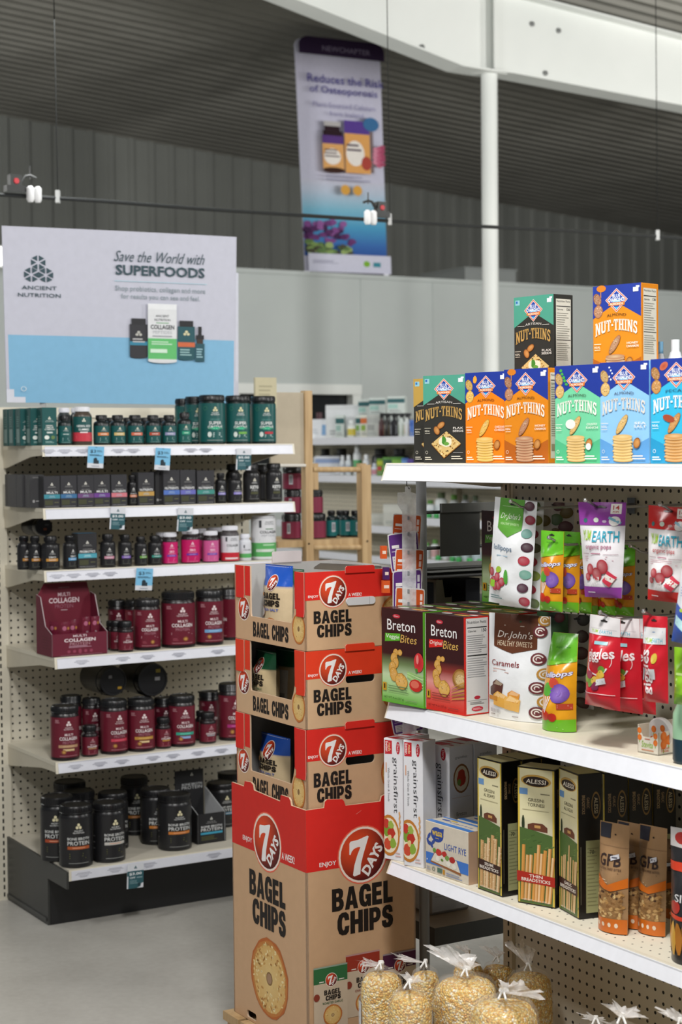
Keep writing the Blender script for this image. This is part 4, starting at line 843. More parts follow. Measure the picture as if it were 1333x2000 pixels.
# --- hanging price tags
def price_tag(x, y0, y1, w, b, kind, lab, tilt=.0, price='3'):
    A = GL.at(x, y0, b + .012); hgt = A.z - GL.at(x, y1, b + .012).z; w = w * dist(A) / F_PX * 1.12
    m = MB(); m.box(-w / 2, w / 2, -.0006, .0006, -hgt, 0, 'd3d6dc', 'card'); p = Pr(m, lambda u, v, h: (u, -.0006 - h, v - hgt), 'card', .0002, .0001)
    if kind == 'blue':
        p.rect(-w / 2, hgt * .22, w / 2, hgt, '78b8dc'); p.poly([(-w * .1, hgt * .95), (w * .1, hgt * .95), (0, hgt * .98)], '2a3f50'); p.text('$3', -w * .18, hgt * .76, w * .36, hgt * .17, '20364a', .03); p.lines(w * .05, hgt * .74, w * .42, hgt * .84, 2, '3a5468'); p.lines(-w * .4, hgt * .55, w * .4, hgt * .63, 2, '2f485c', .6)
        p.rect(-w * .13, hgt * .20, w * .1, hgt * .44, '25333c'); p.rect(-w * .08, hgt * .42, w * .05, hgt * .48, '25333c'); p.rect(w * .1, hgt * .2, w * .2, hgt * .36, '2f3f48'); p.lines(-w * .25, hgt * .06, w * .25, hgt * .12, 1, '8a92a0')
    else:
        p.rect(-w / 2, 0, w / 2, hgt * .70, '2f5a62'); p.rect(-w / 2, 0, -w * .42, hgt * .5, 'ccd0d6'); p.poly([(w * .1, 0), (w / 2, 0), (w / 2, hgt * .2), (w * .36, hgt * .17), (w * .33, hgt * .06)], 'd3d6dc'); logo(p, 0, hgt * .84, hgt * .12, '4a6a70')
        p.text('$' + price + '.00', .0, hgt * .58, w * .76, hgt * .12, 'e2e8ea', .04); p.text('OFF', -w * .17, hgt * .43, w * .34, hgt * .07, 'd8e0e2', .04); p.rect(w * .08, hgt * .41, w * .42, hgt * .45, '8aa4aa'); p.lines(-w * .34, hgt * .18, w * .2, hgt * .34, 3, '7a9aa0'); p.rect(w * .16, hgt * .08, w * .3, hgt * .2, '203840')
    o = tag(obj('price_tag', m), lab, 'price tag', 'hanging price tags'); put(o, A, GL.rz); o.rotation_euler = (.05, tilt, GL.rz); return o
price_tag(188, 872, 914, 30, LB['A'], 'blue', 'blue three dollar tag hanging below the red labelled jar', .05)
price_tag(319, 875, 918, 29, LB['A'], 'blue', 'blue three dollar tag hanging under the rust banded bottle', .06)
price_tag(477, 876, 918, 29, LB['A'], 'teal', 'teal five dollar tag hanging above the keto bottles', .03, '5')
price_tag(231, 990, 1034, 28, LB['B'], 'teal', 'teal tag hanging above the purple banded bottle of third shelf', .06)
price_tag(363, 992, 1038, 30, LB['B'], 'teal', 'teal tag hanging above the larger deep pink jar', .05)
price_tag(283, 1110, 1153, 32, LB['C'], 'blue', 'blue three dollar tag hanging above the fourth shelf tubs', .06)
price_tag(265, 1686, 1735, 31, LB['F'], 'teal', 'teal tag hanging over the black kick plate', .02)

# --- the header sign on top
SB = -.01
sc_ = [GL.at(x, y, SB) for x, y in ((13, 786), (459, 792), (461.5, 463), (3, 441))]
def sg(u, v, h):                                    # u across, v up, slightly bowed
    q = (sc_[0] * (1 - u) + sc_[1] * u) * (1 - v) + (sc_[3] * (1 - u) + sc_[2] * u) * v; return q + GL.n * (h + .012 * sin(pi * u))
t = root('header_sign', 'large white and blue superfoods header sign standing over the shelving', 'sign')
m = MB(); us = [i / 14 for i in range(15)]
m.grid(lambda u, v: sg(u, v, .002), us, [0, .5, 1], 'c8cad6', 'card'); m.grid(lambda u, v: sg(1 - u, v, -.002), us, [0, .5, 1], 'c8cad6', 'card')
for a, b in (((0, 0), (0, 1)), ((1, 0), (1, 1)), ((0, 1), (1, 1)), ((0, 0), (1, 0))): m.face([sg(*a, .002), sg(*b, .002), sg(*b, -.002), sg(*a, -.002)], 'c8cad6')
p = Pr(m, sg, 'card', .0026, .0002, .08)
p.rect(0, 0, 1, 1, 'bdbecb'); p.rect(.012, 0, .992, .385, '7cb0d0'); p.rect(0, 0, .03, .075, 'd0d2dc'); p.rect(0, 0, .075, .032, 'd0d2dc')
AR = 1.32                                           # width over height
S_ = '2f4750'
for dx, dy in ((0, .044), (-.029, -.026), (.029, -.026)):                    # crest: hexagons of triangles
    cx, cy = .139 + dx, .755 + dy
    for k in range(6):
        a0, a1 = k * pi / 3 + pi / 6, (k + 1) * pi / 3 + pi / 6; mx, my = .5 * (cos(a0) + cos(a1)), .5 * (sin(a0) + sin(a1))
        tri = [(0, 0), (cos(a0), sin(a0)), (cos(a1), sin(a1))]; g = [((x * .76 + mx * .22), (y * .76 + my * .22)) for x, y in tri]
        p.poly([(cx + x * .034, cy + y * .034 * AR) for x, y in g], S_)
p.text('ANCIENT', .140, .655, .140, .022, S_, .012); p.text('NUTRITION', .140, .613, .172, .022, S_, .012)
p.text('Save the World with', .653, .855, .395, .062, S_, -.004, shear=.25); p.text('SUPERFOODS', .653, .775, .395, .060, S_, .05)
p.rect(.45, .709, .86, .712, 'a8d0de'); p.text('Shop probiotics, collagen and more', .653, .665, .40, .038, '7b8b92'); p.text('for results you can see and feel.', .653, .62, .35, .036, '7b8b92')
def prod(cx, z0, w, h, body, lid, bands, lw=.8, lh=.15, tall=None):
    p.rect(cx - w / 2, z0, cx + w / 2, z0 + h * (1 - lh), body); p.ell(cx, z0 + .002, w / 2, .012, body, n=14); p.rect(cx - w * lw / 2, z0 + h * (1 - lh) - .002, cx + w * lw / 2, z0 + h, lid)
    for a, b, c in bands: p.rect(cx - w / 2, z0 + h * a, cx + w / 2, z0 + h * b, c)
prod(.552, .275, .078, .222, '2b2b30', '222226', ((.30, .40, '2f7f9a'),)); logo(p, .552, .41, .03, 'b8b8b0'); p.lines(.525, .355, .58, .385, 2, 'c0c0c0')
prod(.765, .27, .078, .222, '1c5058', '1c1c20', ((.31, .43, 'c8643c'),)); logo(p, .765, .42, .03, 'd8d2a8'); p.lines(.735, .285, .79, .33, 3, '9ac0c0')
p.rect(.805, .255, .848, .36, '1f4f5a'); p.rect(.812, .36, .841, .385, '3a2a20'); p.rect(.808, .385, .845, .41, '1a1a1e'); p.rect(.818, .41, .834, .46, '1a1a1e'); p.lines(.81, .275, .84, .335, 4, '9ac0c8')
prod(.655, .25, .128, .335, 'd8dadc', 'e2e4e6', ((.03, .40, '5fb86c'), (.0, .04, 'd8dadc')), 1.0, .09); p.text('ANCIENT', .655, .515, .06, .014, '40454a'); p.text('NUTRITION', .655, .492, .07, .014, '40454a'); p.rect(.627, .472, .683, .476, '4a9a58'); p.text('COLLAGEN', .655, .45, .105, .026, '33383c', .03); p.text('PEPTIDES', .655, .42, .085, .018, 'b8bcc0'); p.lines(.61, .39, .70, .405, 1, '9a9ea2'); p.rect(.60, .30, .675, .322, 'd0e8d4'); p.lines(.605, .345, .70, .37, 2, 'c8e8cc')
p.ring(.064, .078, .011, .014, .0025, 'd8dcdc', 16)
obj('sign_panel', m, t)
m = MB(); q0, q1 = GL.at(466, 791, SB - .03), GL.at(466, 533, SB - .03)
m.add([sg(.9, 0, -.02), q0, q1, sg(.9, .80, -.02), sg(.9, 0, -.026), q0 - GL.n * .006, q1 - GL.n * .006, sg(.9, .80, -.026)], [(0, 1, 2, 3), (7, 6, 5, 4), (1, 5, 6, 2), (3, 2, 6, 7), (0, 4, 5, 1)], hx('cfd1dc'), 'card'); obj('backing_board', m, t)
m = MB()
for u in (.15, .8): q = sg(u, 0, -.008); m.box(q.x - .01, q.x + .01, q.y - .005, q.y + .005, 1.6915, q.z + .12, 'a8a8a8', 'steel')
obj('sign_bracket', m, t)
# ------------------------------------------------------------------ wooden rack behind the supplement bay
WB = -.10
wr = root('wooden_rack', 'pine ladder rack with one shelf of small jars behind the supplement bay', 'rack')
def wpost(name, x0, x1, yt, b, dep=.03, par=None):
    A, B = GL.at(x0, yt, b), GL.at(x1, yt, b); m = MB(); q = [A, B, B + D1 * dep, A + D1 * dep]
    z = A.z; m.add([(p.x, p.y, 0) for p in q] + [(p.x, p.y, z) for p in q], [(0, 3, 2, 1), (4, 5, 6, 7), (0, 1, 5, 4), (1, 2, 6, 5), (2, 3, 7, 6), (3, 0, 4, 7)], hx('c9a06c'), 'wood')
    return obj(name, m, par)
wpost('post', 596, 610, 763, WB, .035, wr); wpost('post', 707, 725, 908, WB, .035, wr); wpost('post', 611, 622, 905, WB - .34, .03, wr); wpost('post', 704, 716, 905, WB - .34, .03, wr)
def wbar(name, x0, x1, y0, y1, b, dep):
    A, B = GL.at(x0, y0, b), GL.at(x1, y0, b); z1 = (A.z + B.z) / 2; z0 = z1 - (y1 - y0) * dist(A) / F_PX; q = [A, B, B + D1 * dep, A + D1 * dep]; m = MB()
    m.add([(p.x, p.y, z0) for p in q] + [(p.x, p.y, z1) for p in q], [(0, 3, 2, 1), (4, 5, 6, 7), (0, 1, 5, 4), (1, 2, 6, 5), (2, 3, 7, 6), (3, 0, 4, 7)], hx('c9a06c'), 'wood'); return obj(name, m, wr), z1
_, WZ = wbar('shelf_board', 543, 712, 1054, 1067, WB - .02, .34)
for y, b in ((917, WB - .015), (1069, WB - .015), (917, WB - .35)):
    m = MB(); m.tube([GL.at(611 if b > -.2 else 618, y, b), GL.at(708, y, b)], .011, 10, 'c9a06c', 'wood'); obj('rung', m, wr)
for x, y in ((604, 1062), (718, 1057)):
    q = GL.at(x, y, WB + .001); m = MB(); m.lathe([(.004, 0), (.004, .001)], 10, '2a1c10', 'matte', ax=lambda p: (p[0], -p[2], p[1])); put(obj('bolt', m, wr), q, GL.rz)
A, B = GL.at(528, 766, WB - .01), GL.at(597, 766, WB - .01); zb = GL.at(560, 909, WB - .01).z; m = MB(); q = [A, B, B + D1 * .012, A + D1 * .012]
m.add([(p.x, p.y, zb) for p in q] + [(p.x, p.y, A.z) for p in q], [(0, 3, 2, 1), (4, 5, 6, 7), (0, 1, 5, 4), (1, 2, 6, 5), (2, 3, 7, 6), (3, 0, 4, 7)], hx('b5aa96'), 'matte'); obj('back_panel', m, wr)
q = [GL.at(541, 909, WB + .004), GL.at(597, 909, WB + .004)]; m = MB(); m.tube(q, .006, 8, 'dcd8d0', 'steel'); obj('panel_edge', m, wr)
def barcode(p, cu, cv, w, h, n=7):
    p.rect(cu - w / 2, cv - h / 2, cu + w / 2, cv + h / 2, 'c6cad2')
    for i in range(n): p.rect(cu - w * .38 + w * .76 * i / n, cv - h * .36, cu - w * .38 + w * .76 * (i + .55) / n, cv + h * .4, '3c3e46')
def rackjar(x0, x1, yt, yb, b, col, lab, turn=0, z=None, kind='jar'):
    P = GL.at((x0 + x1) / 2, yt, b); r = (x1 - x0) / 2 * dist(P) / F_PX; zb = WZ if z is None else z; H = P.z - zb
    fr = lambda p, z0, z1, r: barcode(p, -r * .55, (z0 + z1) / 2 + .006, r * .34, (z1 - z0) * .62) if kind == 'jar' else barcode(p, -r * .1, (z0 + z1) / 2 + .004, r * .7, (z1 - z0) * .6)
    if kind == 'jar': t = tub(r, H, '191517', '171719', col, fr, lab, lid=.28, lab0=.04, lab1=.70, name='supplement_jar', group='dark red jars stacked on the wooden rack', turn=turn)
    else: t = bottle(r, H, '122224', '141416', col, fr, lab, name='supplement_bottle', group='teal bottles on the wooden rack', turn=turn)
    put(t, (P.x, P.y, zb + .0005), GL.rz); return P.z
WBJ = WB - .14; MJ = '7c2a42'
z1 = rackjar(550, 588, 1004, 1050, WBJ, MJ, 'dark red jar at the bottom of the stack beside the white tub'); z1b = rackjar(590, 637, 1003, 1050, WBJ + .02, MJ, 'dark red bottom jar partly behind the wooden post')
z2 = rackjar(555, 588, 957, 1000, WBJ, MJ, 'dark red middle jar of the stack beside the white tub', z=z1 + .001); z2b = rackjar(589, 631, 957, 1000, WBJ + .02, MJ, 'dark red middle jar partly behind the wooden post', z=z1b + .001)
rackjar(552, 596, 911, 953, WBJ, MJ, 'dark red topmost jar under the beige panel', z=z2 + .001)
for x0, x1, b, l in ((637, 658, WBJ + .02, 'teal bottle with barcode next to the dark red jars'), (654, 674, WBJ - .07, 'teal bottle standing behind the barcode bottles'), (664, 686, WBJ + .0, 'teal bottle with barcode in the middle of the wooden shelf'), (683, 706, WBJ + .03, 'teal bottle with barcode next to the short wooden post')):
    rackjar(x0, x1, 997, 1048, b, '1c6a6c', l, kind='b', turn=.2)

# ------------------------------------------------------------------ far white shelving and its goods
def far_bay(x0, x1, ys, lab, ytop, name='gondola_shelving'):
    a0, a1 = GF.ab(GF.at(x0, 900, .26))[0], GF.ab(GF.at(x1, 900, .26))[0]
    t = root(name, lab, 'shelving', None, GF.o, GF.rz); zt = GF.at((x0 + x1) / 2, ytop, 0).z; zs = []
    m = MB(); m.box(a0, a1, 0, .02, 0, zt, 'a39a84', 'pegboard'); obj('back_panel', m, t)
    m = MB(); m.box(a0, a0 + .04, -.03, .03, 0, zt, 'c2bba8', 'steel'); obj('upright', m, t)
    m = MB(); m.box(a1 - .04, a1, -.03, .03, 0, zt, 'c2bba8', 'steel'); obj('upright', m, t)
    m = MB(); m.box(a0, a1, -.34, 0, 0, .14, '9a958a', 'steel'); obj('base', m, t)
    for y, k in ys:
        z = GF.at((x0 + x1) / 2 if not k else k, y, .26).z; zs.append(z); m = MB(); m.box(a0, a1, -.26, 0, z - .014, z, 'b9b3a2', 'steel'); m.box(a0, a1, -.265, -.255, z - .042, z + .0003, 'd8d9e0', 'plastic'); obj('shelf', m, t)
    return zs
FZ = far_bay(540, 817, ((854, 700), (929, 700), (1027, 742), (1087, 745), (1150, 745)), 'white far shelving bay of bottles seen through the wooden rack', 822)
FZ2 = far_bay(818, 1010, ((862, 880), (937, 880), (1012, 840), (1093, 840), (1180, 880)), 'white far shelving bay of green lidded bottles behind the wire rack', 850)
def fgood(kind, x0, x1, yt, zi, cols, lab, b=.19, zs=None, dz=0, group=None):
    """far goods: a box or bottle between two sight lines standing on far shelf zi"""
    z = (zs or FZ)[zi] + dz; A, B = GF.at(x0, yt, b), GF.at(x1, yt, b); P = (A + B) / 2; H = P.z - z; w = (A - B).length
    vis = (x1 - x0) * dist(P) / F_PX; c1, c2 = cols[0], cols[1]
    if kind == 'box':
        w = min(w, vis * 1.25); m = MB(); m.bbox(-w / 2, w / 2, 0, min(w * .6, .06), 0, H, c1, 'card', .001); p = Pr(m, flat(0)); p.rect(-w * .5, H * .62, w * .5, H * .86, c2)
        if len(cols) > 2: p.rect(-w * .45, H * .3, w * .1, H * .55, cols[2])
        p.lines(-w * .4, H * .08, w * .35, H * .25, 2, '8a9090'); o = tag(obj('carton', m), lab, 'box', group)
    elif kind == 'bottle':
        r = vis / 2; o = root('supplement_bottle', lab, 'bottle', group); m = MB(); m.lathe([(r * .9, 0), (r, H * .04), (r, H * .64), (r * .85, H * .73), (r * .5, H * .78)], 20, c1); obj('body', m, o)
        m = MB(); m.lathe([(r * .62, H * .78), (r * .62, H * .98), (r * .55, H)], 18, c2); obj('lid', m, o)
        if len(cols) > 2:
            m = MB(); m.grid(lambda u, v: cyl(r)(u, v, .001), [r * (-2.4 + .4 * i) for i in range(13)], [H * .12, H * .5], cols[2], 'plastic'); p = Pr(m, cyl(r), 'plastic', .002, .0005); p.lines(-r * .6, H * .2, r * .6, H * .42, 2, '8a9696'); obj('label', m, o)
    elif kind == 'spray':
        r = vis / 2; o = root('spray_bottle', lab, 'spray bottle', group); m = MB(); m.lathe([(r * .92, 0), (r, H * .03), (r, H * .6), (r * .4, H * .74), (r * .36, H * .8)], 18, c1); obj('body', m, o)
        m = MB(); m.box(-r * .45, r * .45, -r * .45, r * .45, H * .8, H, c2, 'plastic'); m.box(-r * 1.5, r * .3, -r * .35, r * .35, H * .88, H * .99, c2, 'plastic'); m.prism([(-r * 1.1, H * .62), (-r * .85, H * .64), (-r * .5, H * .9), (-r * .9, H * .9)], -r * .2, r * .2, c2, 'plastic'); obj('trigger', m, o); o.scale = (-1, 1, 1)
        m = MB(); p = Pr(m, cyl(r), 'plastic', .001, .0005); p.rect(-r * .8, H * .1, r * .8, H * .5, cols[2]); obj('label', m, o)
    elif kind == 'pouch':
        o = pouch_simple(w, H, c1, c2, lab)
    put(o, (P.x, P.y, z + .0005), GF.rz + .75); return o
def pouch_simple(w, H, c1, c2, lab):
    m = MB(); f = lambda s: (lambda u, v: (u * s, -s * .03 * (1 - (2 * u / w) ** 2) * (1 - v / H) ** .6, v)); us = [w * (i / 8 - .5) for i in range(9)]; vv = [H * i / 6 for i in range(7)]
    for s in (1, -1): m.grid(f(s), us, vv, c1, 'foil')
    p = Pr(m, lambda u, v, h: (u, -.03 * (1 - (2 * u / w) ** 2) * (1 - v / H) ** .6 - h, v), 'foil', .002, .001, w / 8); p.rect(w * .1, H * .15, w * .4, H * .7, c2); p.lines(-w * .4, H * .2, 0, H * .5, 3, 'b8c0c8')
    return tag(obj('pouch', m), lab, 'pouch')
g1 = 'goods on the top far shelf'
fgood('pouch', 611, 640, 819, 0, ('dcdfe4', '4a86b8'), 'white pouch with blue strip on the top far shelf', .22)
fgood('bottle', 614, 634, 806, 0, ('5a2430', '4a2a30'), 'dark red jar behind the white pouch on the far shelf', .08)
fgood('box', 643, 705, 791, 0, ('d3d6d8', 'dcdfe2'), 'large white display carton on the top far shelf', .15); 
for x0, x1, yt, c, b, l in ((657, 671, 811, ('cfd8d4', '2d5c5e', '98b8b0'), .2, 'teal and white small carton before the white display carton'), (696, 706, 811, ('d2d8d4', '2d5c5e', '7fae58'), .19, 'teal topped slim carton beside the yellow labelled bottle'), (706, 719, 811, ('d4d4c8', 'd0703c', '88a848'), .2, 'orange topped slim carton on the top far shelf'), (719, 739, 810, ('a9aca8', '9c9f9c', '8a8d8a'), .2, 'plain grey carton beside the black spray bottles'), (801, 808, 820, ('4a6cb0', '3a5aa0'), .2, 'small blue carton at the end of the top far shelf')):
    fgood('box', x0, x1, yt, 0, c, l, b, group=g1)
fgood('bottle', 679, 695, 821, 0, ('d8dcd8', 'e0e4e4', 'c9b83a'), 'white bottle with yellow label on the top far shelf', .22, group=g1)
zz = GF.at(740, 811, .12).z - FZ[0]
for x0, x1, yt, dz, l in ((702, 722, 780, .92, 'teal topped carton balanced over the slim cartons'), (724, 750, 777, 1, 'teal topped carton stacked above the grey carton'), (760, 788, 774, 1.04, 'teal topped carton stacked above the spray bottles')):
    fgood('box', x0, x1, yt, 0, ('c4ccc8', '2f5c60', '9cc0b8'), l, .10, dz=zz * dz, group=g1)
for x0, x1, l in ((700, 722, 'white carton holding up the teal topped carton on the far shelf'), (724, 752, 'pale carton under the stacked teal topped carton'), (760, 789, 'pale carton hidden behind the spray bottles')):
    fgood('box', x0, x1, 812, 0, ('b8beba', 'b0b8b6'), l, .098, group=g1)
for x0, x1, c, l in ((740, 751, ('3a1618', '1a1a1c', '8a3038'), 'black spray bottle with red label on the far shelf'), (750, 763, ('201c1a', '1a1a1c', '8a8468'), 'black spray bottle with olive label on the far shelf'), (763, 778, ('1c1c20', '161618', 'c0c4cc'), 'black spray bottle with white label on the far shelf'), (779, 790, ('c4ccc8', '242426', '6a8a3a'), 'white spray bottle with green label on the far shelf'), (790, 801, ('ccd0d0', '242426', 'a8643a'), 'white spray bottle with orange label on the far shelf')):
    fgood('spray', x0, x1, 807, 0, c, l, .2, group='spray bottles on the top far shelf')
g2 = 'goods on the second far shelf'
fgood('bottle', 611, 620, 893, 1, ('cfd4da', 'd8dce2', 'a8b0c0'), 'white bottle at the start of the second far shelf', group=g2)
o = fgood('box', 620, 660, 891, 1, ('d0d4dc', '8a9cc0'), 'white carton with three pink dots on the second far shelf', .2, group=g2)
w_ = o.dimensions.x; m_ = o.data
for i, (x0, x1, yt, c, b, l) in enumerate(((664, 676, 890, ('d0d5da', 'dce0e4', 'b4bcc8'), .2, 'white bottle beside the pink dotted carton'), (675, 688, 889, ('ccd2d8', 'd8dce0', 'a8b4c4'), .2, 'white bottle with blue grey label on the second far shelf'), (690, 707, 869, ('d2d6d8', 'dadee0', '58a068'), .18, 'tall white bottle with green band on the second far shelf'), (709, 723, 888, ('d0d4d8', 'dcdfe3', 'b8c0cc'), .2, 'white bottle just past the tall green banded one'), (726, 738, 905, ('c8ccd8', 'ccd0dc', 'c08090'), .22, 'short white bottle with pink label beside green cartons'))):
    fgood('bottle', x0, x1, yt, 1, c, l, b, group=g2)
for x0, x1, yt, c, l in ((738, 750, 896, ('6a9a34', 'b8c040', 'c04a50'), 'bright green carton with yellow top on the second far shelf'), (750, 768, 893, ('5a8a44', '3c5c4a', '8aa878'), 'dark topped green carton on the second far shelf'), (768, 786, 893, ('4f8436', '7aa84a', '9ab88a'), 'leaf green carton on the second far shelf'), (786, 797, 895, ('4a70b0', '7098cc'), 'blue carton near the shelf corner of the far bay'), (797, 807, 897, ('5a4a98', '4a3a88'), 'purple carton near the shelf corner of the far bay')):
    fgood('box', x0, x1, yt, 1, c, l, .2, group=g2)
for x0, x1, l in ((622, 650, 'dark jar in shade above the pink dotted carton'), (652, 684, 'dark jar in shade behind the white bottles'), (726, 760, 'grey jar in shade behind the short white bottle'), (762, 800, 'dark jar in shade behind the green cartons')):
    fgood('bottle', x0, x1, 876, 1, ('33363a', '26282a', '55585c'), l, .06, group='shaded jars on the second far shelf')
for x0, x1, yt, l in ((728, 752, 1003, 'low white carton on the third far shelf'), (753, 792, 985, 'taller white carton behind the hanging strip on the third far shelf')):
    fgood('box', x0, x1, yt, 2, ('bcbdb6', 'c4c5be'), l, .2)
g3 = 'green lidded bottles on the far bay'
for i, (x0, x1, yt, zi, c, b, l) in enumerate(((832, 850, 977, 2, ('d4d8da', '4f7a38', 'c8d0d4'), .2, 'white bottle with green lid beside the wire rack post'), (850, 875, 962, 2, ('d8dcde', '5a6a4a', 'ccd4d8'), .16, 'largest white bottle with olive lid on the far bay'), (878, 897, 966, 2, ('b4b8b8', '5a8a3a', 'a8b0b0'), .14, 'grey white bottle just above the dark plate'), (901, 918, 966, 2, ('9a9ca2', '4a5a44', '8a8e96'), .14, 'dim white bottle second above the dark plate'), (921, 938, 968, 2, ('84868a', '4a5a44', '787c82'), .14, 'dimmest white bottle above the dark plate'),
                                                      (832, 841, 1060, 3, ('ccd2d4', '4f8a3a', 'c4ccd0'), .2, 'slim white bottle with green lid on the lower far shelf'), (842, 859, 1054, 3, ('d2d6d8', '5a8a44', 'c8a0a0'), .2, 'white bottle with pink label and green lid on the lower far shelf'), (861, 880, 1056, 3, ('d0d4d6', '5a8a44', 'c8d0d4'), .2, 'white bottle behind the plate corner on the lower far shelf'), (882, 900, 1056, 3, ('ccd0d4', '4f9044', 'b8c8cc'), .2, 'white bottle under the plate on the lower far shelf'), (902, 921, 1057, 3, ('ccd0d4', '4f9044', 'b8c8cc'), .2, 'white bottle under the plate toward the breton box'), (922, 942, 1058, 3, ('c4c8cc', '3f8a44', 'b0c0c8'), .2, 'white bottle touching the brown cracker box edge'))):
    fgood('bottle', x0, x1, yt, zi, c, l, b, FZ2, group=g3)
for x, zi, l in ((839, 2, 'low green tub at the edge of the far shelf'), (853, 2, 'second low green tub at the edge of the far shelf'), (856, 3, 'low green tub below the plate on the far shelf'), (884, 3, 'low green tub beside the one below the plate'), (896, 3, 'low green tub in the middle of the lower far shelf'), (917, 3, 'low green tub toward the end of the lower far shelf'), (937, 3, 'low green tub at the cracker box end of the lower far shelf')):
    P = GF.at(x, 1005, .25); m = MB(); r = .016; m.lathe([(r * .9, 0), (r, .004), (r, .02), (r * .8, .026)], 14, '2f9a4a', 'plastic', cap=True); p = Pr(m, cyl(r), 'plastic', .0005); p.rect(-r * .5, .006, r * .5, .014, '9ad0a4')
    o = tag(obj('green_tub', m), l, 'tub', 'low green tubs on the far bay'); put(o, (P.x, P.y, FZ2[zi] + .0005), GF.rz)

# ------------------------------------------------------------------ open wire rack backing onto the end of the cracker run
def R(a, b, z): return GR.P(a, b, z)
RA = SR - 3.40                                      # its near side
rk = root('wire_rack', 'dark open wire rack with grey tube post at the end of the cracker run', 'rack')
pc = atp(823.5, 1000, -D1, -3.40); pa, pb = GR.ab(pc)
m = MB(); m.tube([(pc.x, pc.y, 0), (pc.x, pc.y, 1.49)], .0128, 16, '7f8080', 'steel'); obj('post', m, rk)
m = MB(); q = R(pa, -.62, 0); m.tube([(q.x, q.y, 0), (q.x, q.y, 1.49)], .0128, 16, '7f8080', 'steel'); obj('post', m, rk)
def hz(y, x=835): return atp(x, y, D1, 3.40).z
for y in (1001, 1071, 1112, 1128):
    z = hz(y); m = MB(); m.tube([R(pa, pb, z), R(pa, -.62, z)], .0042, 8, '2e2e2d', 'steel'); obj('rail', m, rk)
for y, c in ((1120, '4a4844'),):
    z = hz(y); m = MB(); q = [R(pa - .01, .10, z), R(pa - .01, -.62, z), R(pa - .30, -.62, z), R(pa - .30, .10, z)]
    m.face(q, c, 'steel'); m.face([p - ZA * .010 for p in q][::-1], c, 'steel'); obj('wire_shelf', m, rk)
z = hz(1815, 840); m = MB(); q = [R(pa, .10, 0), R(pa, -.62, 0), R(pa - .42, -.62, 0), R(pa - .42, .10, 0)]
m.add([(p.x, p.y, z - .045) for p in q] + [(p.x, p.y, z) for p in q], [(0, 3, 2, 1), (4, 5, 6, 7), (0, 1, 5, 4), (1, 2, 6, 5), (2, 3, 7, 6), (3, 0, 4, 7)], [hx('3a3833')] + [hx('7f6c54')] + [hx('3a3a36')] * 4, 'steel'); obj('shelf_board', m, rk)
za, zb = hz(984), hz(1088); a0, a1 = GR.ab(atp(859, 1000, -D1, -3.395)), GR.ab(atp(945, 1000, -D1, -3.395))
m = MB(); f = lambda b, z_, d: R(pa + .006 + d, b, z_)
m.prism([(a0[1], zb), (a1[1] + .015, zb), (a1[1] + .015, za - .022), (a1[1] - .03, za - .022), (a1[1] - .03, za), (a0[1], za)], 0, .004, '3f3f3b', 'steel', f)
m.prism([(a0[1], za - .022), (a1[1] - .03, za - .022), (a1[1] - .03, za), (a0[1], za)], .004, .010, '53534f', 'steel', f)
obj('sign_plate', m, rk)
# things standing in the rack
t = root('notched_carton', 'cream notched carton holding a white bag inside the wire rack', 'carton')
P = atp(875, 1180, D1, 3.52); w = 49 * dist(P) / F_PX / .9; h = 50 * dist(P) / F_PX; zt = hz(1120) + .0006
P = V((P.x, P.y, 0)); m = MB(); m.prism([(-w / 2, 0), (w / 2, 0), (w / 2, h), (w * .26, h), (w * .18, h * .3), (-w * .12, h * .3), (-w * .22, h), (-w / 2, h)], 0, .003, 'c4b69a')
m.box(-w / 2, w / 2, .003, .1, 0, .003, 'b8aa8e'); m.box(-w / 2, -w / 2 + .003, .003, .1, 0, h, 'b8aa8e'); m.box(w / 2 - .003, w / 2, .003, .1, 0, h, 'b8aa8e'); m.box(-w / 2, w / 2, .097, .1, 0, h, 'b8aa8e'); obj('carton', m, t)
z3 = P.z; SH = atp(875, 1182, D1, 3.52).z
m = MB(); q = [R(pa, .10, SH - .001), R(pa, -.62, SH - .001), R(pa - .36, -.62, SH - .001), R(pa - .36, .10, SH - .001)]; m.face(q, '55524c', 'steel'); m.face([p - ZA * .01 for p in q][::-1], '55524c', 'steel'); obj('wire_shelf', m, rk)
put(t, (P.x, P.y, SH + .0005), YAW)
o = pouch_simple(w * .5, h * .86, 'bcc4c4', '9aa8a0', 'small white bag with green top inside the cream carton'); put(o, P + D1 * .05 + ZA * (SH + .004), YAW)
for x0, x1, yt, l in ((829, 849, 1139, 'slim black box with thin outline beside the cream carton'), (910, 940, 1131, 'plain black box between the cream carton and the brown cracker box')):
    A = atp(x0, 1180, D1, 3.46); w = (x1 - x0) * dist(A) / F_PX / .86; m = MB(); H = atp(x0, yt, D1, 3.46).z - SH; m.bbox(0, w, 0, .12, 0, H, '1a1b20', 'card', .001)
    p = Pr(m, flat(0)); p.rect(w * .08, H * .08, w * .92, H * .94, '23262e'); p.rect(w * .12, H * .1, w * .88, H * .92, '1a1b20')
    put(tag(obj('black_box', m), l, 'box'), (A.x, A.y, SH + .0005), YAW)
# grey crate on the low shelf
z = hz(1815, 840); P = atz(875, 1784, z); m = MB(); m.bbox(-.055, .075, 0, .1, 0, .13, '9a9894', 'plastic', .008); p = Pr(m, flat(0), 'plastic')
for k in range(4): p.rect(-.04, .045 + k * .014, .06, .048 + k * .014, '85837f')
put(tag(obj('storage_tub', m), 'grey plastic tub on the low shelf of the wire rack', 'tub'), (P.x, P.y, z + .0005), YAW)
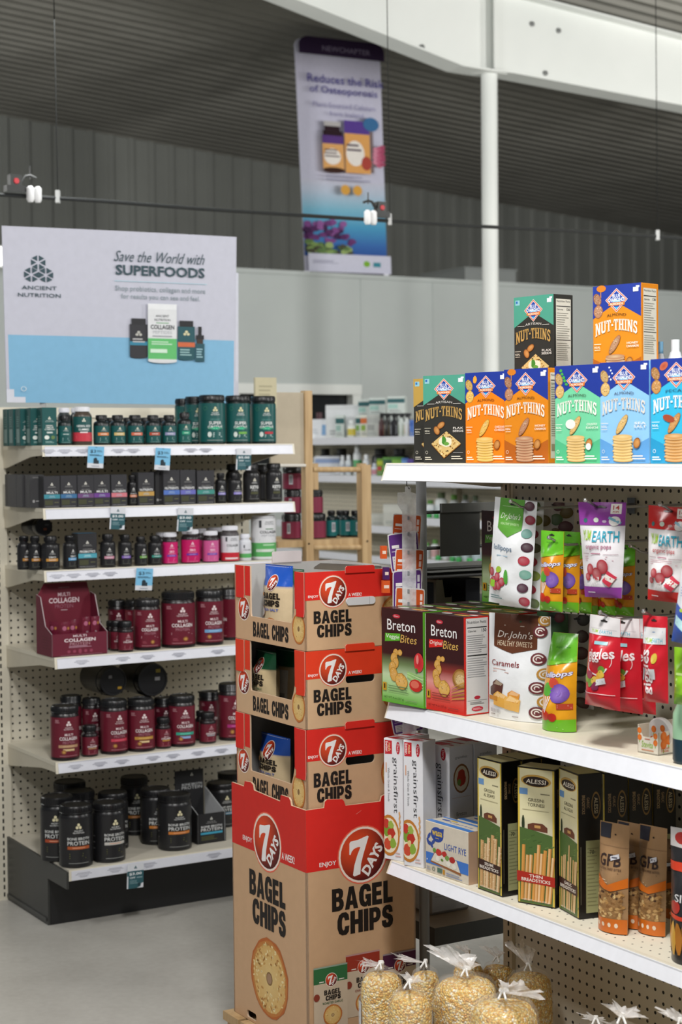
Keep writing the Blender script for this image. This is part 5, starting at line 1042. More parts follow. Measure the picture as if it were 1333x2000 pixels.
# ------------------------------------------------------------------ red and brown bagel chip tower
KRAFT, RED = 'c9a480', 'd8261f'
PZ = .12
A = atz(458, 1975, PZ); TC2 = A.dot(D2); C0 = atp(599, 1750, D2, TC2); TC1 = C0.dot(D1)
TW = atp(813, 1880, D1, TC1).dot(D2) - TC2; TL = A.dot(D1) - TC1
TO = D1 * TC1 + D2 * TC2
def tuv(x, y): P = atp(x, y, D1, TC1); return P.dot(D2) - TC2, P.z          # on the right-going face
def luv(x, y): P = atp(x, y, D2, TC2); return TL - (P.dot(D1) - TC1), P.z   # on the left-going face, read left to right
def wall(m, fn, outer, th, co, ci, holes=(), mat='card'):
    """a board with cut-outs: fn(u, v, h), outer face at h = 0, inner face at h = -th"""
    loops = [outer] + list(holes); tr = tessellate_polygon([[V((u, v, 0)) for u, v in L] for L in loops])
    pts = [p for L in loops for p in L]; n = len(pts)
    vs_ = [fn(u, v, 0) for u, v in pts] + [fn(u, v, -th) for u, v in pts]
    fs = []; cs = []
    for t in tr:
        a, b, c = (pts[i] for i in t); ccw = (b[0] - a[0]) * (c[1] - a[1]) - (b[1] - a[1]) * (c[0] - a[0]) > 0; t = tuple(t) if ccw else tuple(reversed(t))
        fs += [t, tuple(n + i for i in reversed(t))]; cs += [hx(co), hx(ci)]
    k = 0
    for L in loops:
        for i in range(len(L)):
            a, b = k + i, k + (i + 1) % len(L); fs.append((a, b, n + b, n + a)); cs.append(mix(co, 'd8c8b4', .4))
        k += len(L)
    m.add(vs_, fs, cs, mat)
def rr(u0, v0, u1, v1, r, n=4):                    # rounded rectangle
    o = []
    for cx, cy, a in ((u1 - r, v0 + r, -pi / 2), (u1 - r, v1 - r, 0), (u0 + r, v1 - r, pi / 2), (u0 + r, v0 + r, pi)):
        o += [(cx + r * cos(a + pi / 2 * i / n), cy + r * sin(a + pi / 2 * i / n)) for i in range(n + 1)]
    return o
SEVEN = [(-.50, .56), (-.44, .64), (.0, .68), (.48, .80), (.56, .76), (.42, .42), (.26, .02), (.13, -.38), (.08, -.84), (-.24, -.90), (-.32, -.84), (-.24, -.42), (-.08, .0), (.10, .34), (-.04, .36), (-.26, .30), (-.38, .20), (-.44, .06), (-.51, .08)]
def badge(p, cx, cy, r, full=True):
    p.ell(cx, cy, r * 1.10, r * 1.10, 'f3c6a8', 'e8674e' if full else None, n=28) if full else None
    p.ell(cx, cy, r * 1.05, r * 1.05, 'f1e2d6', n=28); p.ball(cx, cy, r * .97, 'dc4a24', '470c12')
    p.poly([(cx + x * r * .80 - r * .18, cy + y * r * .86 + r * .0) for x, y in SEVEN], 'f2f0ef')
    p.text('DAYS', cx + r * .42, cy - r * .22, r * 1.22, r * .42, 'f2f0ef', .07, rot=radians(57), shear=.1)
def bagel(p, cx, cy, r, ry=None, seed=3, hole='b08a68', nsp=90):
    ry = ry or r; rg = random.Random(seed); p.ell(cx, cy, r, ry, 'b8642c', n=26, wob=.05, seed=seed); p.ell(cx, cy, r * .94, ry * .94, 'd2a05a', 'c07a3a', n=26, wob=.05, seed=seed + 1); p.ell(cx, cy, r * .85, ry * .85, 'e0c486', 'd8ae68', n=26, wob=.04, seed=seed + 2)
    h = p.h
    for i in range(nsp):
        a, q = rg.random() * 6.28, .26 + .6 * sqrt(rg.random()); p.h = h
        p.ell(cx + r * q * cos(a), cy + ry * q * sin(a), r * .035 * (1 + rg.random()), ry * .02 * (1 + rg.random()), rg.choice(['ecd8a4', 'c89a54', 'b07a3c', 'e6cc90', 'd8b878']), n=6, rot=rg.random() * 3)
    p.h = h + p.st * 2; p.ell(cx, cy, r * .17, ry * .17, '8a6a40', n=14); p.ell(cx, cy, r * .13, ry * .13, hole, n=14)
def frm(f, x0, y0, x1, y1):                        # centre and size on a face of a photo box
    (a, b), (c, d) = f(x0, (y0 + y1) / 2), f(x1, (y0 + y1) / 2); e, g = f((x0 + x1) / 2, y0)[1], f((x0 + x1) / 2, y1)[1]; return (a + c) / 2, (e + g) / 2, c - a, e - g
INK = '1c1512'
HL = {                                              # heavy condensed capitals: width, outline, counters
    'B': (.95, [(0, 0), (.62, 0), (.85, .06), (.97, .2), (.97, .36), (.88, .48), (.78, .53), (.88, .6), (.93, .72), (.92, .84), (.82, .95), (.62, 1), (0, 1)], [(.36, .62), (.50, .62), (.57, .66), (.57, .76), (.50, .8), (.36, .8)], [(.36, .2), (.52, .2), (.60, .25), (.60, .37), (.52, .42), (.36, .42)]),
    'A': (1.05, [(0, 0), (.32, 1), (.68, 1), (1, 0), (.66, 0), (.61, .18), (.39, .18), (.34, 0)], [(.43, .37), (.57, .37), (.5, .70)]),
    'G': (1.0, [(.98, .66), (.98, .72), (.90, .92), (.70, 1), (.40, 1), (.15, .90), (.02, .66), (.02, .34), (.15, .10), (.40, 0), (.62, 0), (.68, .08), (.72, 0), (.98, 0), (.98, .54), (.52, .54), (.52, .34), (.62, .34), (.62, .26), (.54, .2), (.46, .22), (.39, .34), (.39, .66), (.46, .78), (.56, .78), (.62, .72), (.63, .66)]),
    'E': (.85, [(0, 0), (.95, 0), (.95, .22), (.42, .22), (.42, .40), (.87, .40), (.87, .60), (.42, .60), (.42, .78), (.93, .78), (.93, 1), (0, 1)]),
    'L': (.80, [(0, 0), (.95, 0), (.95, .24), (.45, .24), (.45, 1), (0, 1)]),
    'C': (.98, [(.98, .64), (.92, .88), (.72, 1), (.38, 1), (.14, .90), (.01, .66), (.01, .34), (.14, .10), (.38, 0), (.72, 0), (.92, .12), (.98, .38), (.62, .38), (.58, .24), (.5, .2), (.42, .26), (.38, .38), (.38, .62), (.42, .74), (.5, .8), (.58, .76), (.62, .64)]),
    'H': (1.0, [(0, 0), (.37, 0), (.37, .39), (.63, .39), (.63, 0), (1, 0), (1, 1), (.63, 1), (.63, .61), (.37, .61), (.37, 1), (0, 1)]),
    'I': (.40, [(.02, 0), (.98, 0), (.98, 1), (.02, 1)]),
    'P': (.95, [(0, 0), (.37, 0), (.37, .32), (.6, .32), (.84, .40), (.97, .56), (.97, .76), (.84, .93), (.6, 1), (0, 1)], [(.37, .53), (.50, .53), (.58, .58), (.58, .74), (.50, .8), (.37, .8)]),
    'S': (.95, [(.95, .66), (.9, .88), (.72, 1), (.34, 1), (.12, .9), (.03, .72), (.06, .56), (.24, .44), (.5, .38), (.58, .31), (.56, .24), (.46, .2), (.38, .24), (.36, .34), (0, .34), (.04, .12), (.24, 0), (.7, 0), (.92, .12), (.98, .3), (.92, .48), (.72, .58), (.48, .64), (.40, .70), (.42, .78), (.52, .8), (.6, .76), (.62, .66)])}
def heavy(p, t, cx, cy, w, h, col):
    tot = sum(HL[c][0] + .06 for c in t) - .06; x = -.5
    for c in t:
        k = HL[c][0] / tot; F = lambda L: [(cx + (x + a * k) * w, cy + (b - .5) * h) for a, b in L]
        p.poly(F(HL[c][1]), col, [F(L) for L in HL[c][2:]]); p.h -= p.st; x += k + .06 / tot
    p.up()
def chips(p, cx, cy, w, h):                        # the two big words
    heavy(p, 'BAGEL', cx - w * .02, cy + h * .265, w * .98, h * .48, INK); heavy(p, 'CHIPS', cx + w * .02, cy - h * .265, w * .90, h * .48, INK)
FR = lambda u, v, h: (u, -h, v)                    # right-going face in the tower's own axes
FL = lambda u, v, h: (-h, TL - u, v)               # left-going face

# pallet
pt = root('pallet', 'pale wooden pallet under the bagel chip tower', 'pallet', None, TO, YAW)
for i in range(5):
    m = MB(); y = -.02 + (TL + .04) * i / 5; m.box(-.022, TW - .002, y, y + (TL + .04) / 5 - (.012 if i < 4 else 0), .098, PZ, 'cfa87c', 'wood'); obj('deck_board', m, pt)
for x in (-.012, TW / 2 - .03, TW - .06):
    m = MB(); m.box(x, x + .05, -.015, TL + .015, 0, .098, 'b8946a', 'wood'); obj('stringer', m, pt)

# base bin
zc = atp(598, 1583, D1, TC1).z
rt = root('display_bin', 'tall red and brown cardboard base bin with two round seven badges', 'display bin', None, TO, YAW)
m = MB(); Bz = PZ + .001; e = .006
edge = [luv(x, y) for x, y in ((453.5, 1527.5), (476.8, 1536), (478.3, 1525.5), (490, 1527.5), (494.7, 1533), (496.3, 1543.5), (547.3, 1565.3), (548.8, 1552.5), (564.5, 1557.8), (567.5, 1563.8), (569, 1573.5))] + [(TL, zc)]
edge[0] = (0, edge[0][1])
hl = frm(luv, 483, 1976, 501, 1990); hole = rr(hl[0] - hl[2] / 2, hl[1] - hl[3] / 2, hl[0] + hl[2] / 2, hl[1] + hl[3] / 2, .006)
wall(m, FL, [(0, Bz), (TL, Bz)] + edge[::-1], .005, KRAFT, 'b9a48c', [hole])
ed2 = [(0, zc)] + [tuv(x, y) for x, y in ((633.5, 1578), (635, 1566), (639, 1561.5), (668.5, 1560.7), (672.3, 1564.5), (675.3, 1573.5), (743.5, 1565.3), (745.8, 1555.5), (752, 1552))]
ed2 += [(ed2[-1][0] + .02, ed2[-1][1] + .001), (TW - .02, ed2[-1][1]), (TW, zc + .004)]
wall(m, FR, [(TW, Bz), (0, Bz)][::-1] + ed2[::-1], .005, KRAFT, 'b9a48c')
wall(m, lambda u, v, h: (TW + h, u, v), [(0, Bz), (TL, Bz), (TL, zc), (0, zc)], .005, KRAFT, 'b9a48c'); wall(m, lambda u, v, h: (TW - u, TL + h, v), [(0, Bz), (TW, Bz), (TW, zc), (0, zc)], .005, KRAFT, 'b9a48c')
m.box(.01, TW - .01, .01, TL - .01, zc - .03, zc - .026, 'a89478')
p = Pr(m, FL); zr = luv(455.5, 1642.5)[1]; zr = (zr + tuv(598.5, 1708)[1]) / 2
p.poly([(0, zr), (TL, zr)] + edge[::-1], 'cf2a22')
cx, cy, w, h = frm(luv, 497, 1589, 548, 1701); badge(p, cx, cy, w / 2)
cx, cy, w, h = frm(luv, 475, 1631, 493, 1648); p.text('ENJOY', cx, cy, w, h * .72, 'f4efec', .03); cx, cy, w, h = frm(luv, 551, 1666, 576, 1686); p.text('A WEEK!', cx, cy, w, h * .72, 'f4efec', .03)
cx, cy, w, h = frm(luv, 489, 1702, 561, 1826); chips(p, cx, cy, w, h * .83)
cx, cy, w, h = frm(luv, 492, 1828, 564, 1996); bagel(p, cx, cy, w / 2, h / 2 * .92, 5, 'a58468', 160)
p = Pr(m, FR); p.poly([(0, zr), (TW, zr)] + ed2[::-1], RED)
cx, cy, w, h = frm(tuv, 664, 1617, 753, 1721); badge(p, cx, cy, w / 2)
cx, cy, w, h = frm(tuv, 624, 1681, 657, 1696); p.text('ENJOY', cx, cy, w, h * .75, 'f4efec', .03)
cx, cy, w, h = frm(tuv, 650, 1724, 772, 1822); chips(p, cx, cy, w, h * .93)
a, b = tuv(695, 1590), tuv(705, 1583); p.poly([a, (a[0] + .002, a[1] - .0005), (b[0] + .002, b[1]), b], 'e88078')   # scuff
def pack(x0, y0, x1, y1, c, name, ic):             # printed picture of a chip bag
    cx, cy, w, h = frm(tuv, x0, y0, x1, y1); cy -= .0; b = cy - h / 2
    p.rect(cx - w / 2, b, cx + w / 2, b + h, 'cbb9a2'); p.rect(cx - w / 2, b + h * .73, cx + w / 2, b + h, c); p.rect(cx - w / 2, b + h * .975, cx + w / 2, b + h, mix(c, 'ffffff', .25)); badge(p, cx + w * .02, b + h * .77, w * .17, False)
    p.rect(cx - w * .34, b + h * .75, cx - w * .2, b + h * .765, 'e8e0d8'); p.rect(cx + w * .24, b + h * .75, cx + w * .4, b + h * .765, 'e8e0d8')
    chips(p, cx + w * .06, b + h * .53, w * .5, h * .17); p.text(name, cx + w * .06, b + h * .405, w * .6, h * .035, ic, .02); bagel(p, cx + w * .05, b + h * .2, w * .28, w * .27, 9, 'b89a70', 30); p.ell(cx - w * .42, b + h * .52, w * .09, h * .06, '8a3a2a', n=12)
pack(676, 1860, 742, 1982, '9c3524', 'CINNAMON RAISIN', '8a2a1e'); pack(748, 1858, 812, 1975, '4a1a3c', 'EVERYTHING', '4a1a3c'); pack(612, 1885, 678, 2006, '2f6a3e', 'ROASTED GARLIC', '2a5a34')
obj('bin', m, rt)

# three stacked trays
yk = ((1118, 1272.3), (1272.8, 1426), (1426.5, 1582)); tg = 'stacked bagel chip trays'
labs = ('topmost open bagel chip tray with white folded flaps', 'middle bagel chip tray holding a green bag', 'lowest bagel chip tray resting in the red bin')
IN = .010                                           # the trays sit a little inside the bin
for k, (yt, yb) in enumerate(yk):
    z1, z0 = atp(595, yt, D1, TC1 + IN).z, atp(595, yb, D1, TC1 + IN).z
    if k == 2: z0 = zc - .0255 + .004
    H = z1 - z0 - .0006; w, l = TW - 2 * IN, TL - 2 * IN
    t = root('chip_tray', labs[k], 'tray', tg, TO + D1 * IN + D2 * IN + ZA * z0, YAW)
    fr = lambda u, v, h: (u, -h, v); fl = lambda u, v, h: (-h, l - u, v)
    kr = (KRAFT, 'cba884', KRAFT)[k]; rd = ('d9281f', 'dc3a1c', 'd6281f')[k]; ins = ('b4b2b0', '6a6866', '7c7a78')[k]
    zb = H * .635                                   # where the red begins
    dy = yt - 1118
    U = lambda x, y: tuv(x, y + dy)[0] - IN
    hole = rr(U(680, 1180), H * .545, U(737, 1180), H * .655, H * .05)
    lug0, lug1 = U(678, 1110), U(735, 1105); lh = .0105
    top = [(0, H), (w, H)]
    m = MB(); wall(m, fr, [(0, 0), (w, 0)] + top[::-1], .004, kr, ins, [hole])
    p = Pr(m, fr); n = len(hole)
    p.poly([(0, zb + .001), (w, zb + .001), (w, H), (0, H)], rd); wall(m, lambda u, v, h: (u, -h - .004, v), [(lug0, H - .006), (lug1, H - .006), (lug1, H + lh - .004), (lug1 - .004, H + lh), (lug0 + .004, H + lh), (lug0, H + lh - .004)], .003, rd, ins)
    cx = U(655, 1157); r = abs(U(681, 1157) - U(630, 1157)) / 2; badge(p, cx, H * .74, r)
    for tx, x0, x1 in (('ENJOY', 606, 626), ('A WEEK!', 685, 711)): a, b = U(x0, 1168), U(x1, 1166); p.text(tx, (a + b) / 2, zb + H * .05, b - a, H * .042, 'f4efec', .03)
    a, b = U(618, 1220), U(694, 1220); chips(p, (a + b) / 2, H * .33, b - a, H * .335)
    bagel(p, U(774, 1240), H * .40, r * 1.0, r * 1.25, 11, 'b08a68', 60)
    m_r = m
    obj('side_wall', m, t)
    if k == 0:                                      # white pull flap folded over the handle hole
        m = MB(); m.prism(rr(U(680.5, 1180), H * .55, U(736.5, 1180), H * .65, H * .045), .002, -.004, 'd4d4d6', 'card'); p = Pr(m, lambda u, v, h: (u, -.004 - h, v)); a = U(725, 1180); p.rect(a, H * .55, a + .0006, H * .65, '7a7a7c'); obj('flap', m, t)
    # left-going face: low lip, two posts and torn red tabs
    Lx = lambda x, y: luv(x, y + (yb - 1272.3))[0] - IN
    a0, a1 = Lx(482, 1150), Lx(567, 1150); lv = H * .33
    m = MB(); ur = [(0, 0), (l, 0), (l, H), (a1 + .004, H), (a1 + .004, H * .55), (a1 - .004, H * .42), (a1 - .014, lv), (a0 + .003, lv), (a0, lv + .008), (a0, H), (0, H)]
    wall(m, fl, ur, .004, kr, ins)
    p = Pr(m, fl); p.rect(Lx(472, 1130), H * .60, a0, H, rd); p.rect(a1 + .004, H * .52, l, H, rd)
    cx = Lx(470, 1214); badge(p, cx, H * .42, Lx(480.5, 1214) - cx, False); b0, b1 = Lx(488, 1240), Lx(557, 1240)
    heavy(p, 'BAGEL', b0 + (b1 - b0) * .235, H * .165, (b1 - b0) * .47, H * .20, INK); heavy(p, 'CHIPS', b0 + (b1 - b0) * .77, H * .165, (b1 - b0) * .46, H * .20, INK)
    cx = Lx(577, 1236); bagel(p, cx, H * .27, Lx(589.5, 1236) - cx, H * .20, 13 + k, '8a6a44', 40)
    obj('front_wall', m, t)
    for x0, x1, q0, q1, nm in ((456.5, 472, .565, 1.0, 0), (573.5, 593.5, .43, 1.0, 1)):
        u0, u1 = max(0, Lx(x0, 1150)), min(l, Lx(x1, 1150)); m = MB(); wall(m, lambda u, v, h: (-h - .0035, l - u, v), [(u0, H * q0), (u1 - .003, H * q0), (u1, H * (q0 + .06)), (u1, H * q1), (u0, H * q1)], .002, rd, 'a89a8c'); obj('torn_tab', m, t)
    m = MB(); wall(m, lambda u, v, h: (w - u, l + h, v), [(0, 0), (w, 0), (w, H), (0, H)], .004, rd, ins); obj('back_wall', m, t)
    m = MB(); wall(m, lambda u, v, h: (w + h, u, v), [(0, 0), (l, 0), (l, H), (0, H)], .004, kr, ins); obj('side_wall', m, t)
    m = MB(); m.box(.004, w - .004, .004, l - .004, 0, .003, 'a89a86'); obj('floor_board', m, t)
    if k == 0:
        u0 = w - (atp(531, 1095, D1, TC1 + TL - IN).dot(D2) - TC2 - IN); u1 = w - (atp(588, 1095, D1, TC1 + TL - IN).dot(D2) - TC2 - IN)
        m = MB(); wall(m, lambda u, v, h: (w - u, l - .001 + h, v), rr(min(u0, u1), H - .005, max(u0, u1), H + .028, .005), .003, 'd6cccc', 'd6cccc'); obj('flap', m, t)
        m = MB(); q = [V((w * .60, l * .62, H + .004)), V((w - .004, l * .30, H - .002)), V((w - .004, l * .52, H - .02)), V((w * .64, l * .78, H - .012))]
        m.face(q, 'd8d4d0'); m.face([a - ZA * .003 for a in q][::-1], 'd8d4d0'); obj('flap', m, t)

# bags in the trays
def chip_bag(w, h, d, top, bot, lab, back=False, name='SEA SALT', seed=1):
    m = MB(); rg = random.Random(seed)
    bul = lambda u, v: d / 2 * max(0, 1 - (2 * u / w) ** 2) ** .6 * min(1, (v / h) * 6, ((h - v) / h) * 3.2) + .002 * sin(9 * v / h + seed) * (v / h) * max(0, 1 - (2 * u / w) ** 2)
    us = [w * (i / 12 - .5) for i in range(13)]; vv = [h * i / 16 for i in range(17)]
    for s in (1, -1): m.grid(lambda u, v: (u * s, -s * bul(u, v), v), us, vv, lambda u, v: bot if v < h * .70 else top, 'foil')
    p = Pr(m, lambda u, v, hh: (u, -bul(u, v) - hh, v), 'foil', .0008, .0001, w / 12)
    p.rect(-w / 2, h * .72, w / 2, h, top); p.rect(-w / 2, h * .975, w / 2, h * .985, mix(top, 'ffffff', .3))
    if back:
        p.rect(-w * .34, h * .12, w * .34, h * .66, 'd2d2d0'); p.lines(-w * .30, h * .30, w * .30, h * .64, 11, '6a6a6a', .35)
        for i in range(16): p.rect(-w * .28 + w * .035 * i, h * .14, -w * .28 + w * .035 * i + w * (.008 + .014 * rg.random()), h * .27, '2a2a2a')
    else:
        badge(p, 0, h * .76, w * .17, False); heavy(p, 'BAGEL', 0, h * .58, w * .60, h * .085, INK); heavy(p, 'CHIPS', 0, h * .48, w * .56, h * .085, INK); p.text(name, 0, h * .39, w * .5, h * .035, top, .03)
        bagel(p, w * .02, h * .17, w * .26, h * .11, seed, 'c0a47c', 24); p.ell(-w * .36, h * .36, w * .13, h * .07, 'e8e2dc', n=14); p.ring(-w * .36, h * .36, w * .15, h * .085, w * .02, '8a5a44', 16)
        for i in range(5): p.poly([(-w * .30 + w * .07 * cos(a) * (1 if j % 2 == 0 else .45), h * .60 + w * .07 * sin(a) * (1 if j % 2 == 0 else .45)) for j, a in enumerate([.3 + q * pi / 5 for q in range(10)])], 'e0983c') if i == 0 else None
    return tag(obj('chip_bag', m), lab, 'bag of chips', 'bags of bagel chips in the trays')
def in_tray(o, x, y, dd, zbot, rz, rx=0.0):        # dd: how far inside the left-going face
    P = atp(x, y, D2, TC2 + dd); hw = o.dimensions.x / 2 + .009; s_ = P.dot(D1); P = P + D1 * (min(max(s_, TC1 + IN + hw), TC1 + TL - IN - hw) - s_); put(o, (P.x, P.y, zbot), YAW - pi / 2 + rz, rx)
zt = [atp(595, yb, D1, TC1 + IN).z for _, yb in yk]
in_tray(chip_bag(.115, .180, .05, '2456b8', 'd2bc98', 'blue topped chip bag standing in the topmost tray', name='SEA SALT', seed=2), 543, 1160, .075, zt[0] + .0045, .12, -.03)
in_tray(chip_bag(.085, .165, .04, '1f5a3a', 'cdb893', 'green topped bag showing its barcode in the topmost tray', True, seed=3), 560, 1165, .145, zt[0] + .0045, .1, -.05)
in_tray(chip_bag(.115, .150, .055, '1d5636', 'ccb68e', 'green topped roasted garlic bag facing out of the middle tray', name='ROASTED GARLIC', seed=4), 507, 1320, .058, zt[1] + .004, -.05, -.02)
in_tray(chip_bag(.09, .148, .04, '1d5636', 'c4ae88', 'green topped bag showing its label text in the middle tray', True, seed=5), 540, 1330, .12, zt[1] + .004, .1, -.04)
in_tray(chip_bag(.135, .150, .055, '2450a8', 'd0ba94', 'blue topped sea salt bag facing out of the lowest tray', name='SEA SALT', seed=6), 538, 1475, .066, zc - .0215 + .004, .05, -.02)
# ------------------------------------------------------------------ cracker cartons on the top shelf
def seg_letters():
    """NUT-THINS as slab-serif strokes in unit cells: letter -> list of outlines"""
    st = .26; sf = .12
    bar = lambda x0, y0, x1, y1: [(x0, y0), (x1, y0), (x1, y1), (x0, y1)]
    foot = lambda x, y: bar(x - .09, y, x + st + .09, y + sf)
    L = {}
    L['N'] = [bar(.08, 0, .08 + st * .75, 1), bar(.72, 0, .72 + st * .75, 1), [(.08, 1), (.08 + st, 1), (.92, 0), (.92 - st, 0)], bar(0, 0, .36, sf), bar(.64, 1 - sf, 1, 1), bar(0, 1 - sf, .2, 1)]
    L['U'] = [bar(.08, .25, .08 + st, 1), bar(.70, .25, .70 + st * .8, 1), bar(0, 1 - sf, .42, 1), bar(.6, 1 - sf, 1, 1), [(.08, .27), (.12, .10), (.28, 0), (.72, 0), (.86, .10), (.91, .27), (.70, .27), (.66, .18), (.38, .18), (.34, .27)]]
    L['T'] = [bar(.5 - st / 2, 0, .5 + st / 2, 1), bar(.03, 1 - sf * 1.2, .97, 1), bar(.03, .70, .15, 1), bar(.85, .70, .97, 1), bar(.28, 0, .72, sf)]
    L['H'] = [bar(.10, 0, .10 + st, 1), bar(.64, 0, .64 + st, 1), bar(.3, .44, .7, .57), bar(0, 0, .44, sf), bar(.56, 0, 1, sf), bar(0, 1 - sf, .44, 1), bar(.56, 1 - sf, 1, 1)]
    L['I'] = [bar(.5 - st * .7, 0, .5 + st * .7, 1), bar(.1, 0, .9, sf), bar(.1, 1 - sf, .9, 1)]
    L['S'] = [[(.93, .70), (.93, .97), (.80, .97), (.76, .92), (.55, 1.0), (.30, .98), (.10, .84), (.08, .66), (.22, .52), (.62, .40), (.68, .28), (.58, .17), (.38, .17), (.22, .30), (.18, .34), (.06, .34), (.06, .03), (.18, .03), (.24, .09), (.45, 0), (.74, .03), (.93, .18), (.94, .38), (.82, .52), (.40, .64), (.34, .74), (.44, .83), (.62, .82), (.76, .72), (.80, .70)]]
    L['-'] = [bar(.0, .42, 1, .58)]
    return L
SL = seg_letters(); SW = {'N': 1, 'U': .98, 'T': .88, '-': .34, 'H': 1, 'I': .52, 'S': .80}
def slab_text(p, t, cx, cy, w, h, col, arch=.0):
    tot = sum(SW[c] + .07 for c in t); x = -.5
    for c in t:
        cw = SW[c] / tot
        for o in SL[c]:
            if c == 'S': pts = o
            else: pts = o
            q = []
            for i, (a, b) in enumerate(pts):
                X = x + a * cw; q.append((cx + X * w, cy + (b - .5) * h * (1 + .18 * (2 * X) ** 2) - arch * (2 * X) ** 2 * h))
            p.poly(q, col); p.h -= p.st
        x += cw + .07 / tot
    p.up()
def diamond(p, cx, cy, w):
    h = w * .92; D = lambda k: [(cx - w * .5 * k, cy), (cx, cy + h * .46 * k), (cx + w * .5 * k, cy), (cx, cy - h * .5 * k)]
    p.poly(D(1.06), 'e9e4e0'); p.poly(D(1.0), 'd8562a'); p.poly(D(.88), 'eef2f6'); p.poly(D(.82), '1c3f9c')
    p.poly([(cx - w * .2, cy - h * .1), (cx + w * .2, cy - h * .1), (cx + w * .16, cy + h * .0), (cx - w * .16, cy + h * .0)], '7fc0e4'); p.poly([(cx - w * .1, cy - h * .30), (cx + w * .1, cy - h * .30), (cx, cy - h * .42)], '4aa8dc')
    p.text('BLUE', cx, cy + h * .17, w * .36, h * .15, 'f2f4f8', .02); p.text('DIAMOND', cx, cy + .005 * h, w * .72, h * .16, 'f2f4f8', .03)
    p.poly([(cx - w * .38, cy - h * .24), (cx + w * .38, cy - h * .24), (cx + w * .40, cy - h * .09), (cx - w * .36, cy - h * .12)], 'dc7c34'); p.text('ALMONDS', cx, cy - h * .175, w * .62, h * .085, 'f4ece0', .02)
def cracker(p, cx, cy, rx, ry, rot, col, seed, n=26, dark=None):
    rg = random.Random(seed); p.ell(cx, cy, rx, ry, mix(col, '5a3010', .45), n=18, rot=rot, wob=.08, seed=seed); p.ell(cx, cy, rx * .93, ry * .9, mix(col, 'fff4d8', .12), col, n=18, rot=rot, wob=.08, seed=seed)
    h = p.h; ca, sa = cos(rot), sin(rot)
    for i in range(n):
        a, q = rg.random() * 6.28, .85 * sqrt(rg.random()); x, y = rx * q * cos(a), ry * q * sin(a); p.h = h
        p.ell(cx + x * ca - y * sa, cy + x * sa + y * ca, rx * .07, ry * .08, mix(col, dark or '6a4018', .25 + .5 * rg.random()) if rg.random() < .6 else mix(col, 'fff0d0', .5), n=6)
    p.h = h + p.st
def almond(p, cx, cy, rx, ry, rot, seed=1):
    p.ell(cx, cy, rx, ry, '8a5428', n=14, rot=rot); p.ell(cx, cy, rx * .86, ry * .82, 'd09a5c', 'b4763a', n=14, rot=rot, off=(.2, .3))
